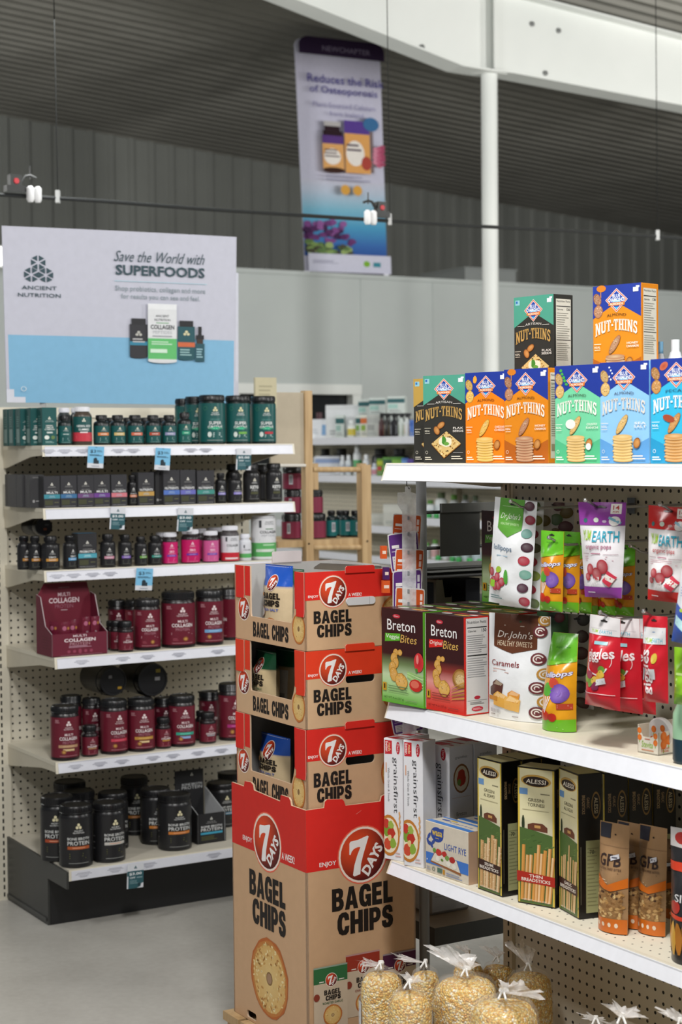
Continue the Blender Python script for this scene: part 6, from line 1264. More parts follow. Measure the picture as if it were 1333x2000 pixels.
def nut_box(top, body, text, stack, word, flav, lab, wd='ALMOND', wc='3a2418', low=None, art=False, pale=False, H=.2, Wd=.12, D=.062, edge=None):
    def f(p, w, H):
        X = lambda q: (q - .5) * w; Y = lambda q: q * H; m1 = .0012
        p.poly([(-w / 2, Y(.66)), (0, Y(.82)), (w / 2, Y(.66)), (w / 2, H), (-w / 2, H)], top)
        if low: p.poly([(-w / 2, 0), (w / 2, 0), (w / 2, Y(.25)), (X(.5), Y(.12)), (-w / 2, Y(.25))], low)
        if not art:                                  # two crackers breaking in the top corner
            cracker(p, X(.095), Y(.86), H * .066, w * .078, 2.0, mix(stack, '5a3010', .35), 3); cracker(p, X(.115), Y(.735), H * .068, w * .095, 1.5, stack, 4)
            if flav[0] == 'HONEY': p.ell(X(.18), Y(.97), w * .10, H * .035, 'd07a24', n=12); p.rect(X(.165), Y(.88), X(.178), Y(.95), 'd89030')
            elif flav[0] == 'CHEDDAR': p.ell(X(.24), Y(.92), w * .05, H * .04, 'e8a43c', n=8, wob=.4)
            elif flav[0] == 'COUNTRY':
                for k in range(5): p.ell(X(.14 + .03 * k), Y(.95 - .035 * k), w * .035, H * .016, '4aa84a', n=8, wob=.4, seed=k)
            elif flav[0] == 'SEA':
                for k in range(5): p.ell(X(.20 + .03 * (k % 3)), Y(.95 - .03 * k), w * .018, H * .01, 'e8f0f4', n=6, wob=.4, seed=k)
            else: p.ell(X(.26), Y(.93), w * .09, H * .035, 'a84a34', 'c46a4c', n=12, rot=.6)
        else: p.rect(X(.04), Y(.91), X(.15), Y(.965), '8fc0cc'); p.rect(X(.055), Y(.93), X(.10), Y(.955), '2f6ab0')
        p.rect(X(.84), Y(.915), X(.95), Y(.96), 'dfe4ee'); p.rect(X(.90), Y(.955), X(.97), Y(.975), 'dfe4ee')
        diamond(p, 0, Y(.845), w * .44)
        arcw = lambda x, y: (x, y - .9 * x * x)
        p.text(wd, 0, Y(.695), w * .40, H * .026, wc, .0, warp=lambda x, y: (x, y - 1.2 * x * x))
        if art: p.rect(X(.10), Y(.672), X(.28), Y(.677), wc); p.rect(X(.72), Y(.672), X(.90), Y(.677), wc)
        slab_text(p, 'NUT-THINS', 0, Y(.59), w * .88, H * .115, text, .42)
        if art:
            almond(p, X(.43), Y(.43), w * .10, H * .035, .5); almond(p, X(.33), Y(.37), w * .09, H * .04, -1.0)
            c = [(X(.20), Y(.22)), (X(.56), Y(.36)), (X(.90), Y(.22)), (X(.50), Y(.06))]; p.poly([(x, y - H * .012) for x, y in c], '8a5a24'); p.poly(c, 'd6b878'); rg = random.Random(5)
            for i in range(50):
                a, b = rg.random(), rg.random(); u = c[0][0] + (c[1][0] - c[0][0]) * a + (c[3][0] - c[0][0]) * b; v = c[0][1] + (c[1][1] - c[0][1]) * a + (c[3][1] - c[0][1]) * b; p.ell(u, v, w * .018, H * .007, rg.choice(['6a4418', '9a6a2c', 'f0dca8', '3a2810']), n=6); p.h -= p.st
            p.h += p.st; p.ell(X(.54), Y(.24), w * .15, H * .055, 'e6e2c8', n=12, wob=.3); p.ell(X(.50), Y(.26), w * .05, H * .045, '4a8a34', n=10, wob=.4); p.ell(X(.56), Y(.22), w * .06, H * .02, '6aa044', n=10, wob=.4)
            p.rect(X(.72), Y(.115), X(.95), Y(.119), 'b8b8b8')
        else:
            cracker(p, X(.46), Y(.385), w * .19, H * .038, .95, stack, 9); n = 8
            if flav[0] == 'COUNTRY': p.ell(X(.36), Y(.40), w * .11, H * .05, 'e6e6e2', n=12)
            if flav[0] == 'PECAN': p.ell(X(.36), Y(.43), w * .12, H * .035, 'a04a30', n=12, rot=-.3)
            for k in range(n): p.ell(X(.48) + w * .008 * (-1) ** k, Y(.035 + .029 * k), w * .205, H * .023, mix(stack, '4a2808', .55), mix(stack, '4a2808', .35), n=16); p.ell(X(.48) + w * .008 * (-1) ** k, Y(.040 + .029 * k), w * .20, H * .019, stack, mix(stack, 'fff0c8', .25), n=16)
            p.ell(X(.48), Y(.262), w * .20, H * .024, mix(stack, 'fff0c8', .35), stack, n=16); almond(p, X(.77), Y(.20), w * .07, H * .055, -.35)
            if flav[0] == 'COUNTRY': p.ell(X(.76), Y(.17), w * .06, H * .035, 'e8e4e0', n=12)
        tc = text if not art else 'd8d2c0'
        p.text('REAL', X(.11), Y(.365), w * .12, H * .022, tc, .01); p.rect(X(.04), Y(.395), X(.19), Y(.40), tc); p.rect(X(.05), Y(.335), X(.17), Y(.34), tc)
        p.text(flav[0], X(.84), Y(.395), w * .23, H * .024, 'e8e4dc', .02); p.text(flav[1], X(.84), Y(.362), w * .25, H * .024, 'e8e4dc', .02)
        p.ring(X(.09), Y(.12), w * .03, w * .03, w * .006, tc, 10); p.lines(X(.05), Y(.03), X(.22), Y(.075), 2, tc, .4); p.lines(X(.68), Y(.035), X(.95), Y(.085), 2, tc, .5)
    def rs(p, d, H):
        p.rect(d * .12, H * .05, d * .88, H * .95, 'd6d2c4'); p.text('Nutrition Facts', d * .5, H * .925, d * .68, H * .022, '2a2a2a', .02); p.rect(d * .14, H * .865, d * .86, H * .875, '2a2a2a'); p.text('Calories', d * .32, H * .835, d * .32, H * .018, '2a2a2a', .02); p.text('130', d * .74, H * .838, d * .20, H * .026, '2a2a2a', .03)
        p.lines(d * .16, H * .52, d * .84, H * .81, 12, '8a887e', .28, 4, .5); p.rect(d * .14, H * .50, d * .86, H * .507, '2a2a2a'); p.lines(d * .16, H * .28, d * .84, H * .48, 9, '98968a', .3, 5); p.rect(d * .16, H * .13, d * .84, H * .20, '9a9278'); p.rect(d * .4, H * .115, d * .84, H * .125, '3a3a3a')
    return carton(Wd, D, H, body, f, lab, 'cracker_box', 'box of crackers', 'boxes of nut crackers on the top shelf', rside=rs, mat='gloss', side=edge or body)
NB = .300; pf = GR.at(828, 735, NB); NH = pf.z - RZ['S1']; NW, ND = NH * .60, NH * .31
def yawed(fr, x0, x1, b, w, y=880):                 # front-corner placing: the nearer left corner sits on depth b, the width fixes the turn
    A = fr.at(x0, y, b); best = None
    for i in range(140):
        t = -.1 + i * .01; a = fr.rz + t; B = V((A.x + w * cos(a), A.y + w * sin(a), A.z)); d = B - V((0, 0, CAM_Z)); X = 666.5 + F_PX * d.dot(RGT) / d.dot(FWD)
        if best is None or abs(X - x1) < best[0]: best = (abs(X - x1), t, (A + B) / 2)
    return best[2], best[1]
BLU, ORG = '253a94', 'e8801c'
def set_nut(x0, x1, b, z=None, H=None, **k):
    P, t = yawed(GR, x0, x1, b, NW); o = nut_box(H=H or NH, Wd=NW, D=ND, **k); put(o, (P.x, P.y, (RZ['S1'] if z is None else z) + .0006), GR.rz + t); return o
flax = dict(top='4f9c86', body='34332f', text='c09a58', stack='d6b878', word='', flav=('FLAX', 'SEEDS'), wd='ARTISAN', wc='d8d4cc', art=True)
hon = dict(top=BLU, body='dc861e', text='f0e6d8', stack='b07a5a', word='', flav=('HONEY', 'CINNAMON'), low='b4601e', edge='c86a28')
set_nut(809, 888, .235, **dict(flax, top='b8964a', flav=('SESAME', 'SEEDS')), lab='black cracker box with tan top corners mostly hidden at the shelf end')
set_nut(828, 910, NB, **flax, lab='black and green cracker box standing on the shelf beside the tan cornered box')
set_nut(910, 992, NB - .005, top=BLU, body='f0841a', text='f4ecdc', stack='e2b656', word='', flav=('CHEDDAR', 'CHEESE'), lab='bright orange cheddar cracker box standing on the shelf')
set_nut(986, 1072, NB + .004, **hon, lab='brownish orange honey cracker box standing on the shelf')
set_nut(1085, 1174, NB - .005, top=BLU, body='74cfa0', text='f0eee4', stack='d6b06a', word='', flav=('COUNTRY', 'RANCH'), low='54b886', lab='mint green cracker box standing on the shelf')
set_nut(1173, 1269, NB - .005, top=BLU, body='8fc4ee', text='dcd8d0', stack='d6b06a', word='', flav=('SEA', 'SALT'), low='5f9cd4', lab='pale sky blue cracker box standing on the shelf')
set_nut(1272, 1374, NB - .012, top=BLU, body='38b4dc', text='eef0ee', stack='c08a4a', word='', flav=('PECAN', ''), wd='PECAN', low='2a94c4', wc='2a3a5a', lab='turquoise pecan cracker box cut by the picture edge') if False else set_nut(1272, 1374, NB - .012, top=BLU, body='38b4dc', text='eef0ee', stack='c08a4a', word='', flav=('PECAN', 'SEA SALT'), wd='PECAN', low='2a94c4', wc='2a3a5a', lab='turquoise pecan cracker box, last of the cracker row')
for x0, x1, b, l in ((1000, 1086, .20, 'cracker box of the back row carrying the black and green box'), (1146, 1238, .20, 'cracker box of the back row carrying the orange honey box')):
    set_nut(x0, x1, b, None, NH - .033, **hon, lab=l)
zt = RZ['S1'] + NH - .033 + .0006
set_nut(1006, 1083, .20, zt, **flax, lab='black and green cracker box perched above the row')
set_nut(1160, 1254, .205, zt, **hon, lab='brownish orange honey cracker box perched above the row')
for x, yt, w, l, k in ((1320, 664, 34, 'white jug with blue label behind the turquoise cracker box', 0), (1290, 668, 26, 'slim white bottle with blue cap behind the honey cracker box', 1)):
    P = GR.at(x, yt, .08); r = w * dist(P) / F_PX / 2; Hh = P.z - RZ['S1']; t = root('white_bottle', l, 'bottle', 'white bottles behind the cracker row'); m = MB(); m.lathe([(r * .95, 0), (r, .01), (r, Hh * .8), (r * .6, Hh * .9)], 20, 'd6dce2'); obj('body', m, t)
    m = MB(); m.lathe([(r * .5, Hh * .9), (r * .5, Hh)], 18, 'e4e8ec' if k == 0 else '7fb0d0'); obj('lid', m, t)
    m = MB(); m.grid(lambda u, v: cyl(r)(u, v, .0008), [r * (-2 + .4 * i) for i in range(11)], [Hh * .3, Hh * .78], 'dfe5ea', 'plastic'); p = Pr(m, cyl(r), 'plastic', .0014); p.text('SALT', 0, Hh * .66, r * 1.1, Hh * .05, '3a3a40', .02); p.ell(0, Hh * .55, r * .3, Hh * .05, '4a90c0', n=12); obj('label', m, t); put(t, (P.x, P.y, RZ['S1'] + .0006), GR.rz + .5)

# ------------------------------------------------------------------ middle shelf
def on_z(x, y, k): return atz(x, y, RZ[k])
def box_px(k, bl, br, tl, sx, D=None):              # aligned carton from its bottom corners, its top corner and the far bottom corner of its side
    A, B = on_z(*bl, k), on_z(*br, k); w = (B - A).length; a = atan2((B - A).y, (B - A).x); n = V((-sin(a), cos(a), 0)); H = atp(*tl, n, n.dot(A)).z - RZ[k]
    if D is None: S = atp(*sx, V((cos(a), sin(a), 0)), V((cos(a), sin(a), 0)).dot(B)); D = abs((S - B).dot(n))
    return (A + B) / 2, w, H, D, a
def breton(g1, g2, word, wc, extra):
    def f(p, w, H):
        X = lambda q: (q - .5) * w; Y = lambda q: q * H
        p.grad(-w / 2, 0, w / 2, H, ((0, g2), (.14, g1), (.30, mix(g1, 'e8e0dc', .35)), (.42, mix('3a1c1c', g1, .35)), (.52, '3a1a1c'), (1, '3a1a1c')))
        p.rect(-w / 2, 0, -w / 2 + w * .012, H * .6, g2, '3a1a1c'); p.rect(w / 2 - w * .02, 0, w / 2, H, g2)
        p.ell(X(.36), Y(.925), w * .09, H * .022, 'c03040', n=14); p.text('Dare', X(.36), Y(.925), w * .10, H * .018, 'f0e0e0')
        p.text('Breton', X(.47), Y(.83), w * .66, H * .115, 'f0eeec', .004)
        p.poly([(X(.08), Y(.645)), (X(.44), Y(.67)), (X(.45), Y(.745)), (X(.09), Y(.735))], wc); p.text(word, X(.265), Y(.70), w * .32, H * .055, 'f2f4ea', .0, shear=.25); p.text('Bites', X(.65), Y(.695), w * .38, H * .085, 'd8ae5c', .0, shear=.2)
        for i, (x, y, r) in enumerate(((.44, .545, .055), (.34, .54, .065), (.30, .485, .085), (.34, .43, .085), (.27, .37, .105), (.30, .305, .11))): cracker(p, X(x), Y(y), w * r, w * r * .85, .4 * i, 'd8a248', i, 8)
        cracker(p, X(.48), Y(.245), w * .15, H * .085, -.3, 'e0ae54', 8, 20)
        extra(p, w, H, X, Y)
        p.rect(X(.04), Y(.125), X(.13), Y(.21), 'c89a2a'); p.text('1', X(.085), Y(.17), w * .03, H * .05, '3a2a10', .03); p.lines(X(.17), Y(.12), X(.68), Y(.20), 3, mix(g1, '2a3a2a', .6), .3, 3); p.text('NET WT 8 oz (227 g)', X(.30), Y(.055), w * .48, H * .024, mix(g2, '101010', .75), .02); p.lines(X(.58), Y(.045), X(.86), Y(.065), 1, mix(g1, '101010', .4))
    return f
def veg(p, w, H, X, Y):
    p.ell(X(.89), Y(.47), w * .11, H * .10, 'b8202a', 'd83a3c', n=16); p.ell(X(.86), Y(.50), w * .03, H * .05, 'e88a84', n=10); p.ell(X(.84), Y(.385), w * .03, H * .025, '4a8a34', n=8)
    for k in range(5): p.poly([(X(.62), Y(.30 + .012 * k)), (X(.98), Y(.20 + .03 * k)), (X(.99), Y(.212 + .03 * k)), (X(.63), Y(.312 + .012 * k))], ['9cc878', 'b8dc94'][k % 2])
    p.ell(X(.82), Y(.225), w * .15, H * .065, 'c83028', n=16); p.ell(X(.80), Y(.235), w * .10, H * .04, 'e0705c', n=12)
def grain(p, w, H, X, Y):
    p.ell(X(.90), Y(.37), w * .20, H * .10, '9a6a30', n=18, wob=.08); p.ell(X(.90), Y(.37), w * .16, H * .08, 'd6b47a', 'b88a4c', n=18); cracker(p, X(.90), Y(.36), w * .13, H * .06, .2, 'd8b880', 3, 22)
    for k in range(5): p.poly([(X(.66), Y(.14 + .03 * k)), (X(1), Y(.17 + .04 * k)), (X(1), Y(.186 + .04 * k)), (X(.70), Y(.155 + .03 * k))], ['c89a4c', 'a87a34'][k % 2])
def brside(c):
    def f(p, d, H):
        p.rect(0, 0, d, H, c); p.rect(d * .05, H * .012, d * .97, H * .985, 'dcdad8'); p.text('Nutrition Facts', d * .5, H * .945, d * .8, H * .03, '26262a', .02); p.rect(d * .1, H * .885, d * .92, H * .895, '1e1e20'); p.text('Calories', d * .3, H * .855, d * .34, H * .022, '26262a', .02); p.text('150', d * .80, H * .858, d * .2, H * .032, '26262a', .03)
        p.lines(d * .1, H * .63, d * .92, H * .82, 9, '8a8a8c', .3, 2, .3); p.rect(d * .1, H * .60, d * .92, H * .612, '1e1e20'); p.lines(d * .1, H * .38, d * .92, H * .59, 9, 'a4a4a6', .3, 3); p.ell(d * .5, H * .175, d * .13, H * .018, 'b83040', n=14); p.rect(d * .1, H * .145, d * .9, H * .149, 'a0a0a4'); p.lines(d * .2, H * .105, d * .8, H * .135, 2, '8a8a8c'); p.ell(d * .5, H * .06, d * .24, H * .026, 'c83848', n=16); p.lines(d * .32, H * .05, d * .68, H * .072, 2, 'e8c0c4')
    return f
def brtop(c):
    def f(p, w, d): p.rect(-w / 2, 0, w / 2, d, '3a1a1c'); p.ell(w * .2, d * .4, w * .2, d * .12, 'd8a248', n=12); p.ell(-w * .25, d * .5, w * .12, d * .14, 'd8d4d0', n=12); p.rect(-w / 2, d * .7, w / 2, d * .8, c); p.ell(w * .36, d * .62, w * .1, d * .1, 'e0dcd8', n=10)
    return f
GRN, RDB = ('a8d48a', '5cae2c'), ('e0584c', 'd8281e')
bv, bo = breton(*GRN, 'Veggie', '5cb030', veg), breton(*RDB, 'Original', 'd42a26', grain)
P1, w1, H1, _, a1 = box_px('S2', (757.5, 1369), (829, 1387), (757.5, 1187), None, .06)
P2, w2, H2, D2_, a2 = box_px('S2', (832, 1384.5), (911, 1399.5), (832, 1198), (957.5, 1397))
D2_ = min(D2_, .068)
bg = 'brown cracker bite boxes on the middle shelf'
def put_breton(P, a, w, H, f, cols, lab, dep=0, dz=0, du=0, D=None):
    o = carton(w * .96, D or D2_, H, '3a1a1c', f, lab, 'cracker_box', 'box of crackers', bg, rside=brside(cols[1]), top=brtop(cols[1]), mat='gloss', side=cols[0])
    put(o, (P.x - sin(a) * dep + cos(a) * du, P.y + cos(a) * dep + sin(a) * du, RZ['S2'] + .0008 + dz), a); return o
put_breton(P1, a2, w1, H1, bv, GRN, 'brown and green veggie cracker box at the shelf corner', 0, 0, -.009); put_breton(P2, a2, w2, H2, bo, RDB, 'brown and red original cracker box showing its nutrition panel')
for k in (1, 2, 3):
    nm = ('second', 'third', 'fourth')[k - 1]
    put_breton(P1, a2, w1, H1 * .995, bv, GRN, f'brown and green cracker box {nm} deep behind the corner box', k * (D2_ + .003), 0, -.009); put_breton(P2, a2, w2, H2 * .995, bo, RDB, f'brown and red cracker box {nm} deep behind the nutrition panel box', k * (D2_ + .003), 0, .003)
A = atp(942, 1100, -D2, -(CR - .075)); a_, b_ = GR.ab(A)
put(carton(w1, D2_ * .9, H1, '3a1a1c', bv, 'brown and green cracker box laid on top of the others beside the dark plate', 'cracker_box', 'box of crackers', bg, rside=brside('5cae2c'), mat='gloss', side='a8d48a'), GR.P(a_ + w1 / 2, b_, RZ['S2'] + H1 + .002), GR.rz)

# pouches
def facing(fr, x0, x1, yt, yb, b, turn, zbase=None):
    xm, ym = (x0 + x1) / 2, (yt + yb) / 2; P = fr.at(xm, ym, b); a = fr.rz + turn; n = V((-sin(a), cos(a), 0)); c = n.dot(P)
    w = (atp(x1, ym, n, c) - atp(x0, ym, n, c)).length; zt_, zb_ = atp(xm, yt, n, c).z, atp(xm, yb, n, c).z
    return V((P.x, P.y, zb_)), w, zt_ - zb_, a
def pouch(w, h, d, top, front, lab, name='candy_pouch', cat='pouch of sweets', group=None, stand=False, taper=0.0, hole=True, back='d8d8d8', base=None, seed=1, lean=0.0, crease=.002, topw=1.0, colf=None):
    """a filled film pouch: flat sealed top, full belly; front(p, w, h) prints it"""
    ws = lambda v: w * ((1 - taper) + taper * (v / h if not stand else 1)) * (1 + (topw - 1) * (v / h) ** 2)
    def bul(u, v):
        q = min(1, max(0, v / h)); x = min(1, abs(2 * u / ws(v))); pr = (min(1, (1 - q) * 1.5) ** .8 * (.75 + .25 * min(1, q * 6)) if stand else min(1, q * 7) ** .6 * min(1, (1 - q) * 2.2))
        return d / 2 * (1 - x ** 2.4) * pr + crease * (sin(11 * q + 5 * u / w + seed) + .6 * sin(23 * q - 9 * u / w + 2 * seed)) * (1 - x ** 2) * min(1, (1 - q) * 4) * min(1, q * 5)
    def S(u, v, hh):
        u = min(w / 2, max(-w / 2, u)); v = min(h, max(0, v)); return (u * ws(v) / w, -bul(u * ws(v) / w, v) - hh + lean * (v / h) ** 2, v)
    us = [w * (i / 18 - .5) for i in range(19)]; vv = [h * i / 32 for i in range(33)]; m = MB(); base = base or top
    m.grid(lambda u, v: S(u, v, 0), us, vv, colf or base, 'foil')
    m.grid(lambda u, v: (-u * ws(v) / w, bul(u * ws(v) / w, v) * .9 + lean * (v / h) ** 2, v), us, vv, back, 'foil')
    if stand: m.add([S(u, 0, 0) for u in us] + [(u, bul(u, 0) * .9, 0) for u in reversed(us)], [tuple(range(38))], hx(back), 'foil')
    p = Pr(m, S, 'foil', .0010, .00006, w / 16); front(p, w, h)
    if hole: p.poly([(x * w * .12, h * .955 + y * h * .013) for x, y in ((-1, 0), (-.8, -1), (.8, -1), (1, 0), (.4, .4), (.3, 1), (-.3, 1), (-.4, .4))], '2c2826')
    return tag(obj(name, m), lab, cat, group)
def P_hang(o, spec, k=None, ry=0.0, rx=0.0): P, w, h, a = spec; put(o, (P.x, P.y, P.z if k is None else RZ[k] + .0008 + abs(rx) * .04), a, rx, ry); return o
def hook(x, y, b, lab, L=None, droop=.0):           # chrome peg hook ending in an upturned tip at (x, y)
    P = GR.at(x, y, b); a, bb = GR.ab(P); z = P.z; t = root('peg_hook', lab, 'hook', 'chrome peg hooks in the back panel'); m = MB()
    m.tube([GR.P(a, .002, z - .014), GR.P(a, .03, z - .014), GR.P(a, bb - .045, z - .016), GR.P(a, bb - .025, z - .012), GR.P(a, bb - .01, z - .004), GR.P(a, bb, z)], .0028, 8, '9a9a9c', 'chrome'); m.lathe([(.001, -.0045), (.0035, -.003), (.0048, 0), (.0035, .003), (.001, .0045)], 10, 'b8b8ba', 'chrome', ax=lambda p: (p[0] + GR.P(a, bb, z).x, p[1] + GR.P(a, bb, z).y, p[2] + z)); obj('rod', m, t)
    m = MB(); q = GR.P(a, .0, z - .014); m.box(-.012, .012, -.004, .0, -.02, .014, '8a8a8c', 'chrome'); o = obj('back_plate', m, t); put(o, q, GR.rz)
    return t
DOTS = ['4a1a2c', '8a1c34', '6a9a90', '3a1426', 'a82a3c', '74a898', '4a2034', '9a2438']
def dots(p, u, h, r, seq, x=0.0, n=8, v0=.06, v1=.95):
    for i in range(n): v = h * (v1 - (v1 - v0) * i / (n - 1)); p.ell(u + x * (i % 2 - .5), v, r, r * .8, mix(seq[i % len(seq)], 'ffffff', .12), seq[i % len(seq)], n=16, off=(-.3, .3))
def lolli(p, w, h):
    p.poly([(-w * .36, h), (w * .22, h), (w * .22, h * .72), (-w * .06, h * .64), (-w * .34, h * .72)], '5e9e3c'); p.text('Dr.John\'s', -w * .06, h * .83, w * .46, h * .07, 'dfe8d4', .0, shear=.3); p.text('HEALTHY SWEETS', -w * .06, h * .765, w * .42, h * .022, 'bcd8a4', .01); p.rect(-w * .28, h * .925, w * .14, h * .928, 'c4dcb0')
    p.text('lollipops', -w * .16, h * .53, w * .50, h * .065, '2c5878', .0); p.lines(-w * .3, h * .45, 0, h * .475, 1, 'a8c0d0'); dots(p, w * .36, h, w * .11, DOTS, w * .04)
    for k, (x, y) in enumerate(((-.42, .30), (-.34, .22), (-.24, .26), (-.18, .18), (-.1, .22), (-.28, .17), (-.40, .20))): p.ell(w * x, h * y, w * .075, h * .042, mix('a81c34', 'ffffff', .2), 'a01830', n=12, off=(-.3, .3))
    p.ell(-w * .02, h * .27, w * .05, h * .07, '4f9a3c', n=10, rot=.2); p.ell(-w * .22, h * .33, w * .07, h * .03, '9ab83c', n=8, rot=.6); p.rect(-w * .44, h * .16, -w * .28, h * .225, '8cc832'); p.lines(-w * .42, h * .05, -w * .1, h * .09, 2, '6a8a8a', .4)
pg = 'white dotted lollipop pouches on the hooks'
P_hang(pouch(*facing(GR, 954, 1036, 974, 1182, .30, .28)[1:3], .03, 'e4e6e8', lolli, 'white lollipop pouch with green maker shield hanging foremost', group=pg), facing(GR, 954, 1036, 974, 1182, .30, .28), ry=.085)
def lolli_edge(p, w, h): dots(p, w * .34, h, w * .12, ['5a6a3a', '7a7a2a', '8a1c34', '4a4a2a', 'a82a3c', '7c8c34', '9a2438'], w * .06)
s = facing(GR, 975, 1055, 976, 1187, .255, .28); P_hang(pouch(*s[1:3], .03, 'dcdee0', lolli_edge, 'white pouch with red and olive dots just behind the foremost lollipop pouch', group=pg, seed=4), s, ry=.05)
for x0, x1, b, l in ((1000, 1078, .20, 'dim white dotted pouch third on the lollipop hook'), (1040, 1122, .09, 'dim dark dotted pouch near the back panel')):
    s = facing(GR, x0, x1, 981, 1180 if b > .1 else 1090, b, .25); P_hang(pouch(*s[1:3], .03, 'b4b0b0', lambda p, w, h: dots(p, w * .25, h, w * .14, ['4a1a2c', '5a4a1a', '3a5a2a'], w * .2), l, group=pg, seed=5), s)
hook(998, 979, .325, 'chrome hook tip holding the foremost lollipop pouch')
def sour(p, w, h):
    p.rect(-w / 2, 0, w / 2, h * .13, '6cb820'); p.rect(-w / 2, h * .72, w / 2, h, '64b428'); p.poly([(-w / 2, h * .72), (w / 2, h * .72), (w / 2, h * .78), (0, h * .69), (-w / 2, h * .66)], '78c030')
    p.text('lollipops', 0, h * .58, w * .88, h * .075, '5a5a9c', .10, shear=.3, rot=.12); p.text('lollipops', 0, h * .58, w * .86, h * .07, 'e4e4f0', .03, shear=.3, rot=.12); p.text('sugar free', .05 * w, h * .86, w * .5, h * .03, '3a8a1c')
    p.ell(w * .14, h * .40, w * .27, h * .10, 'a080c8', '6a48a4', n=18); p.ell(w * .10, h * .41, w * .12, h * .045, '8a68bc', n=14); p.ell(-w * .22, h * .43, w * .16, h * .07, '5aa83a', n=14); p.ell(-w * .02, h * .50, w * .16, h * .06, 'd8503c', n=14)
    for k in range(4): p.poly([(-w * .32 + w * .07 * k, h * .36), (-w * .29 + w * .07 * k, h * .36), (-w * .22 + w * .02 * k, h * .20), (-w * .24 + w * .02 * k, h * .20)], 'e4dcd8')
    p.rect(w * .12, h * .235, w * .46, h * .295, 'b8442c'); p.lines(w * .14, h * .245, w * .44, h * .285, 2, 'f0d8c8'); p.ell(-w * .22, h * .17, w * .17, h * .06, 'c8341c', n=14); p.ell(w * .02, h * .15, w * .12, h * .045, 'b02a1c', n=12); p.lines(-w * .4, h * .02, w * .3, h * .06, 2, 'd8f0b0')
sg_ = 'green and orange lollipop pouches'
for x0, x1, yt, yb, b, l in ((1066, 1090, 1044, 1180, .05, ''), ):
    pass
for x0, x1, yt, yb, b, l, sd in ((1055, 1099, 1037, 1193, .315, 'small green and orange lollipop pouch hanging foremost beside the dotted pouches', 1), (1090, 1131, 1038, 1195, .262, 'small green and orange lollipop pouch second on its hook', 2), (1120, 1156, 1045, 1194, .20, 'small green and orange lollipop pouch third on its hook', 3), (1134, 1168, 1062, 1199, .13, 'shaded orange lollipop pouch behind the purple topped pouch', 4), (1166, 1204, 1062, 1200, .11, 'shaded orange lollipop pouch in the middle behind the purple topped pouch', 5), (1200, 1239, 1064, 1202, .10, 'shaded orange lollipop pouch showing its edge beyond the purple topped pouch', 6)):
    s = facing(GR, x0, x1, yt, yb, b, .25); P_hang(pouch(*s[1:3], .028, 'd8921c', sour, l, group=sg_, seed=sd, back='6cb820'), s, ry=.03)
hook(1073, 1050, .33, 'chrome hook tip holding the small green pouches')
def yum(c, full=True):
    def f(p, w, h):
        p.rect(-w / 2, h * .76, w / 2, h, c); p.rect(-w / 2, 0, w / 2, h * .115, c)
        p.rect(w * .20, h * .88, w * .42, h * .985, 'e6e2dc'); p.text('14', w * .31, h * .945, w * .13, h * .045, 'b02a28', .03); p.text('POPS', w * .31, h * .90, w * .12, h * .02, 'b02a28', .02)
        p.ell(-w * .34, h * .81, w * .05, h * .025, '3a6a6a', n=10); p.ell(-w * .1, h * .815, w * .055, h * .026, 'd4e0d0', n=12); p.ell(w * .08, h * .80, w * .05, h * .015, mix(c, 'ffffff', .4), n=10); p.ell(w * .30, h * .805, w * .12, h * .05, 'e8e4e0', n=14); p.poly([(w * .16, h * .83), (w * .42, h * .77), (w * .44, h * .795), (w * .18, h * .855)], '7fb4c8')
        p.text('YUM', -w * .30, h * .655, w * .20, h * .11, '9cc23a', .02); p.text('EARTH', w * .13, h * .645, w * .56, h * .115, '2f9cb4', .02)
        p.text('organic pops', -w * .02, h * .53, w * .58, h * .06, '9a2860' if c[0] != 'c' else 'b82a30', .005); p.rect(-w * .40, h * .462, -w * .22, h * .466, '8a5a6a'); p.lines(-w * .18, h * .455, w * .06, h * .475, 1, 'b06a80'); p.rect(w * .12, h * .455, w * .42, h * .459, '8a5a6a'); p.lines(-w * .36, h * .385, w * .36, h * .445, 3, 'c48a98', .25)
        for x, y, r in ((-.22, .30, .10), (.10, .33, .13), (-.05, .25, .12), (-.30, .22, .07)): p.ell(w * x, h * y, w * r, w * r, mix('b82a34', 'ffffff', .22), 'a82430', n=14, off=(-.3, .3))
        for k in range(5): p.poly([(-w * .26 + w * .06 * k, h * .12), (-w * .245 + w * .06 * k, h * .12), (-w * .08 + w * .02 * k, h * .22), (-w * .095 + w * .02 * k, h * .22)], 'e4e0dc')
        p.poly([(w * .08, h * .18), (w * .25, h * .115), (w * .42, h * .22), (w * .22, h * .29)], 'c8384c'); p.poly([(w * .12, h * .21), (w * .32, h * .16), (w * .38, h * .2), (w * .18, h * .255)], 'e2dcd4'); p.lines(-w * .34, h * .045, -w * .12, h * .07, 1, mix(c, 'ffffff', .7))
    return f
s = facing(GR, 1132, 1226, 981, 1167, .30, .30); P_hang(pouch(*s[1:3], .03, 'e2dfe2', yum('8c3c98'), 'white and purple organic pops pouch hanging from a hook', taper=.24, group='organic pops pouches', back='8c3c98', seed=3), s, ry=-.01)
s = facing(GR, 1260, 1342, 989, 1175, .285, .30); P_hang(pouch(*s[1:3], .03, 'dedada', yum('c42824'), 'white and red organic pops pouch hanging from a hook', taper=.15, group='organic pops pouches', back='b02820', seed=6, crease=.004), s, ry=.05)
hook(1144, 977, .33, 'chrome hook tip holding the purple topped pouch'); hook(1290, 985, .31, 'chrome hook holding the red topped pouch')
hook(1232, 1066, .20, 'bare dark hook beyond the purple topped pouch')
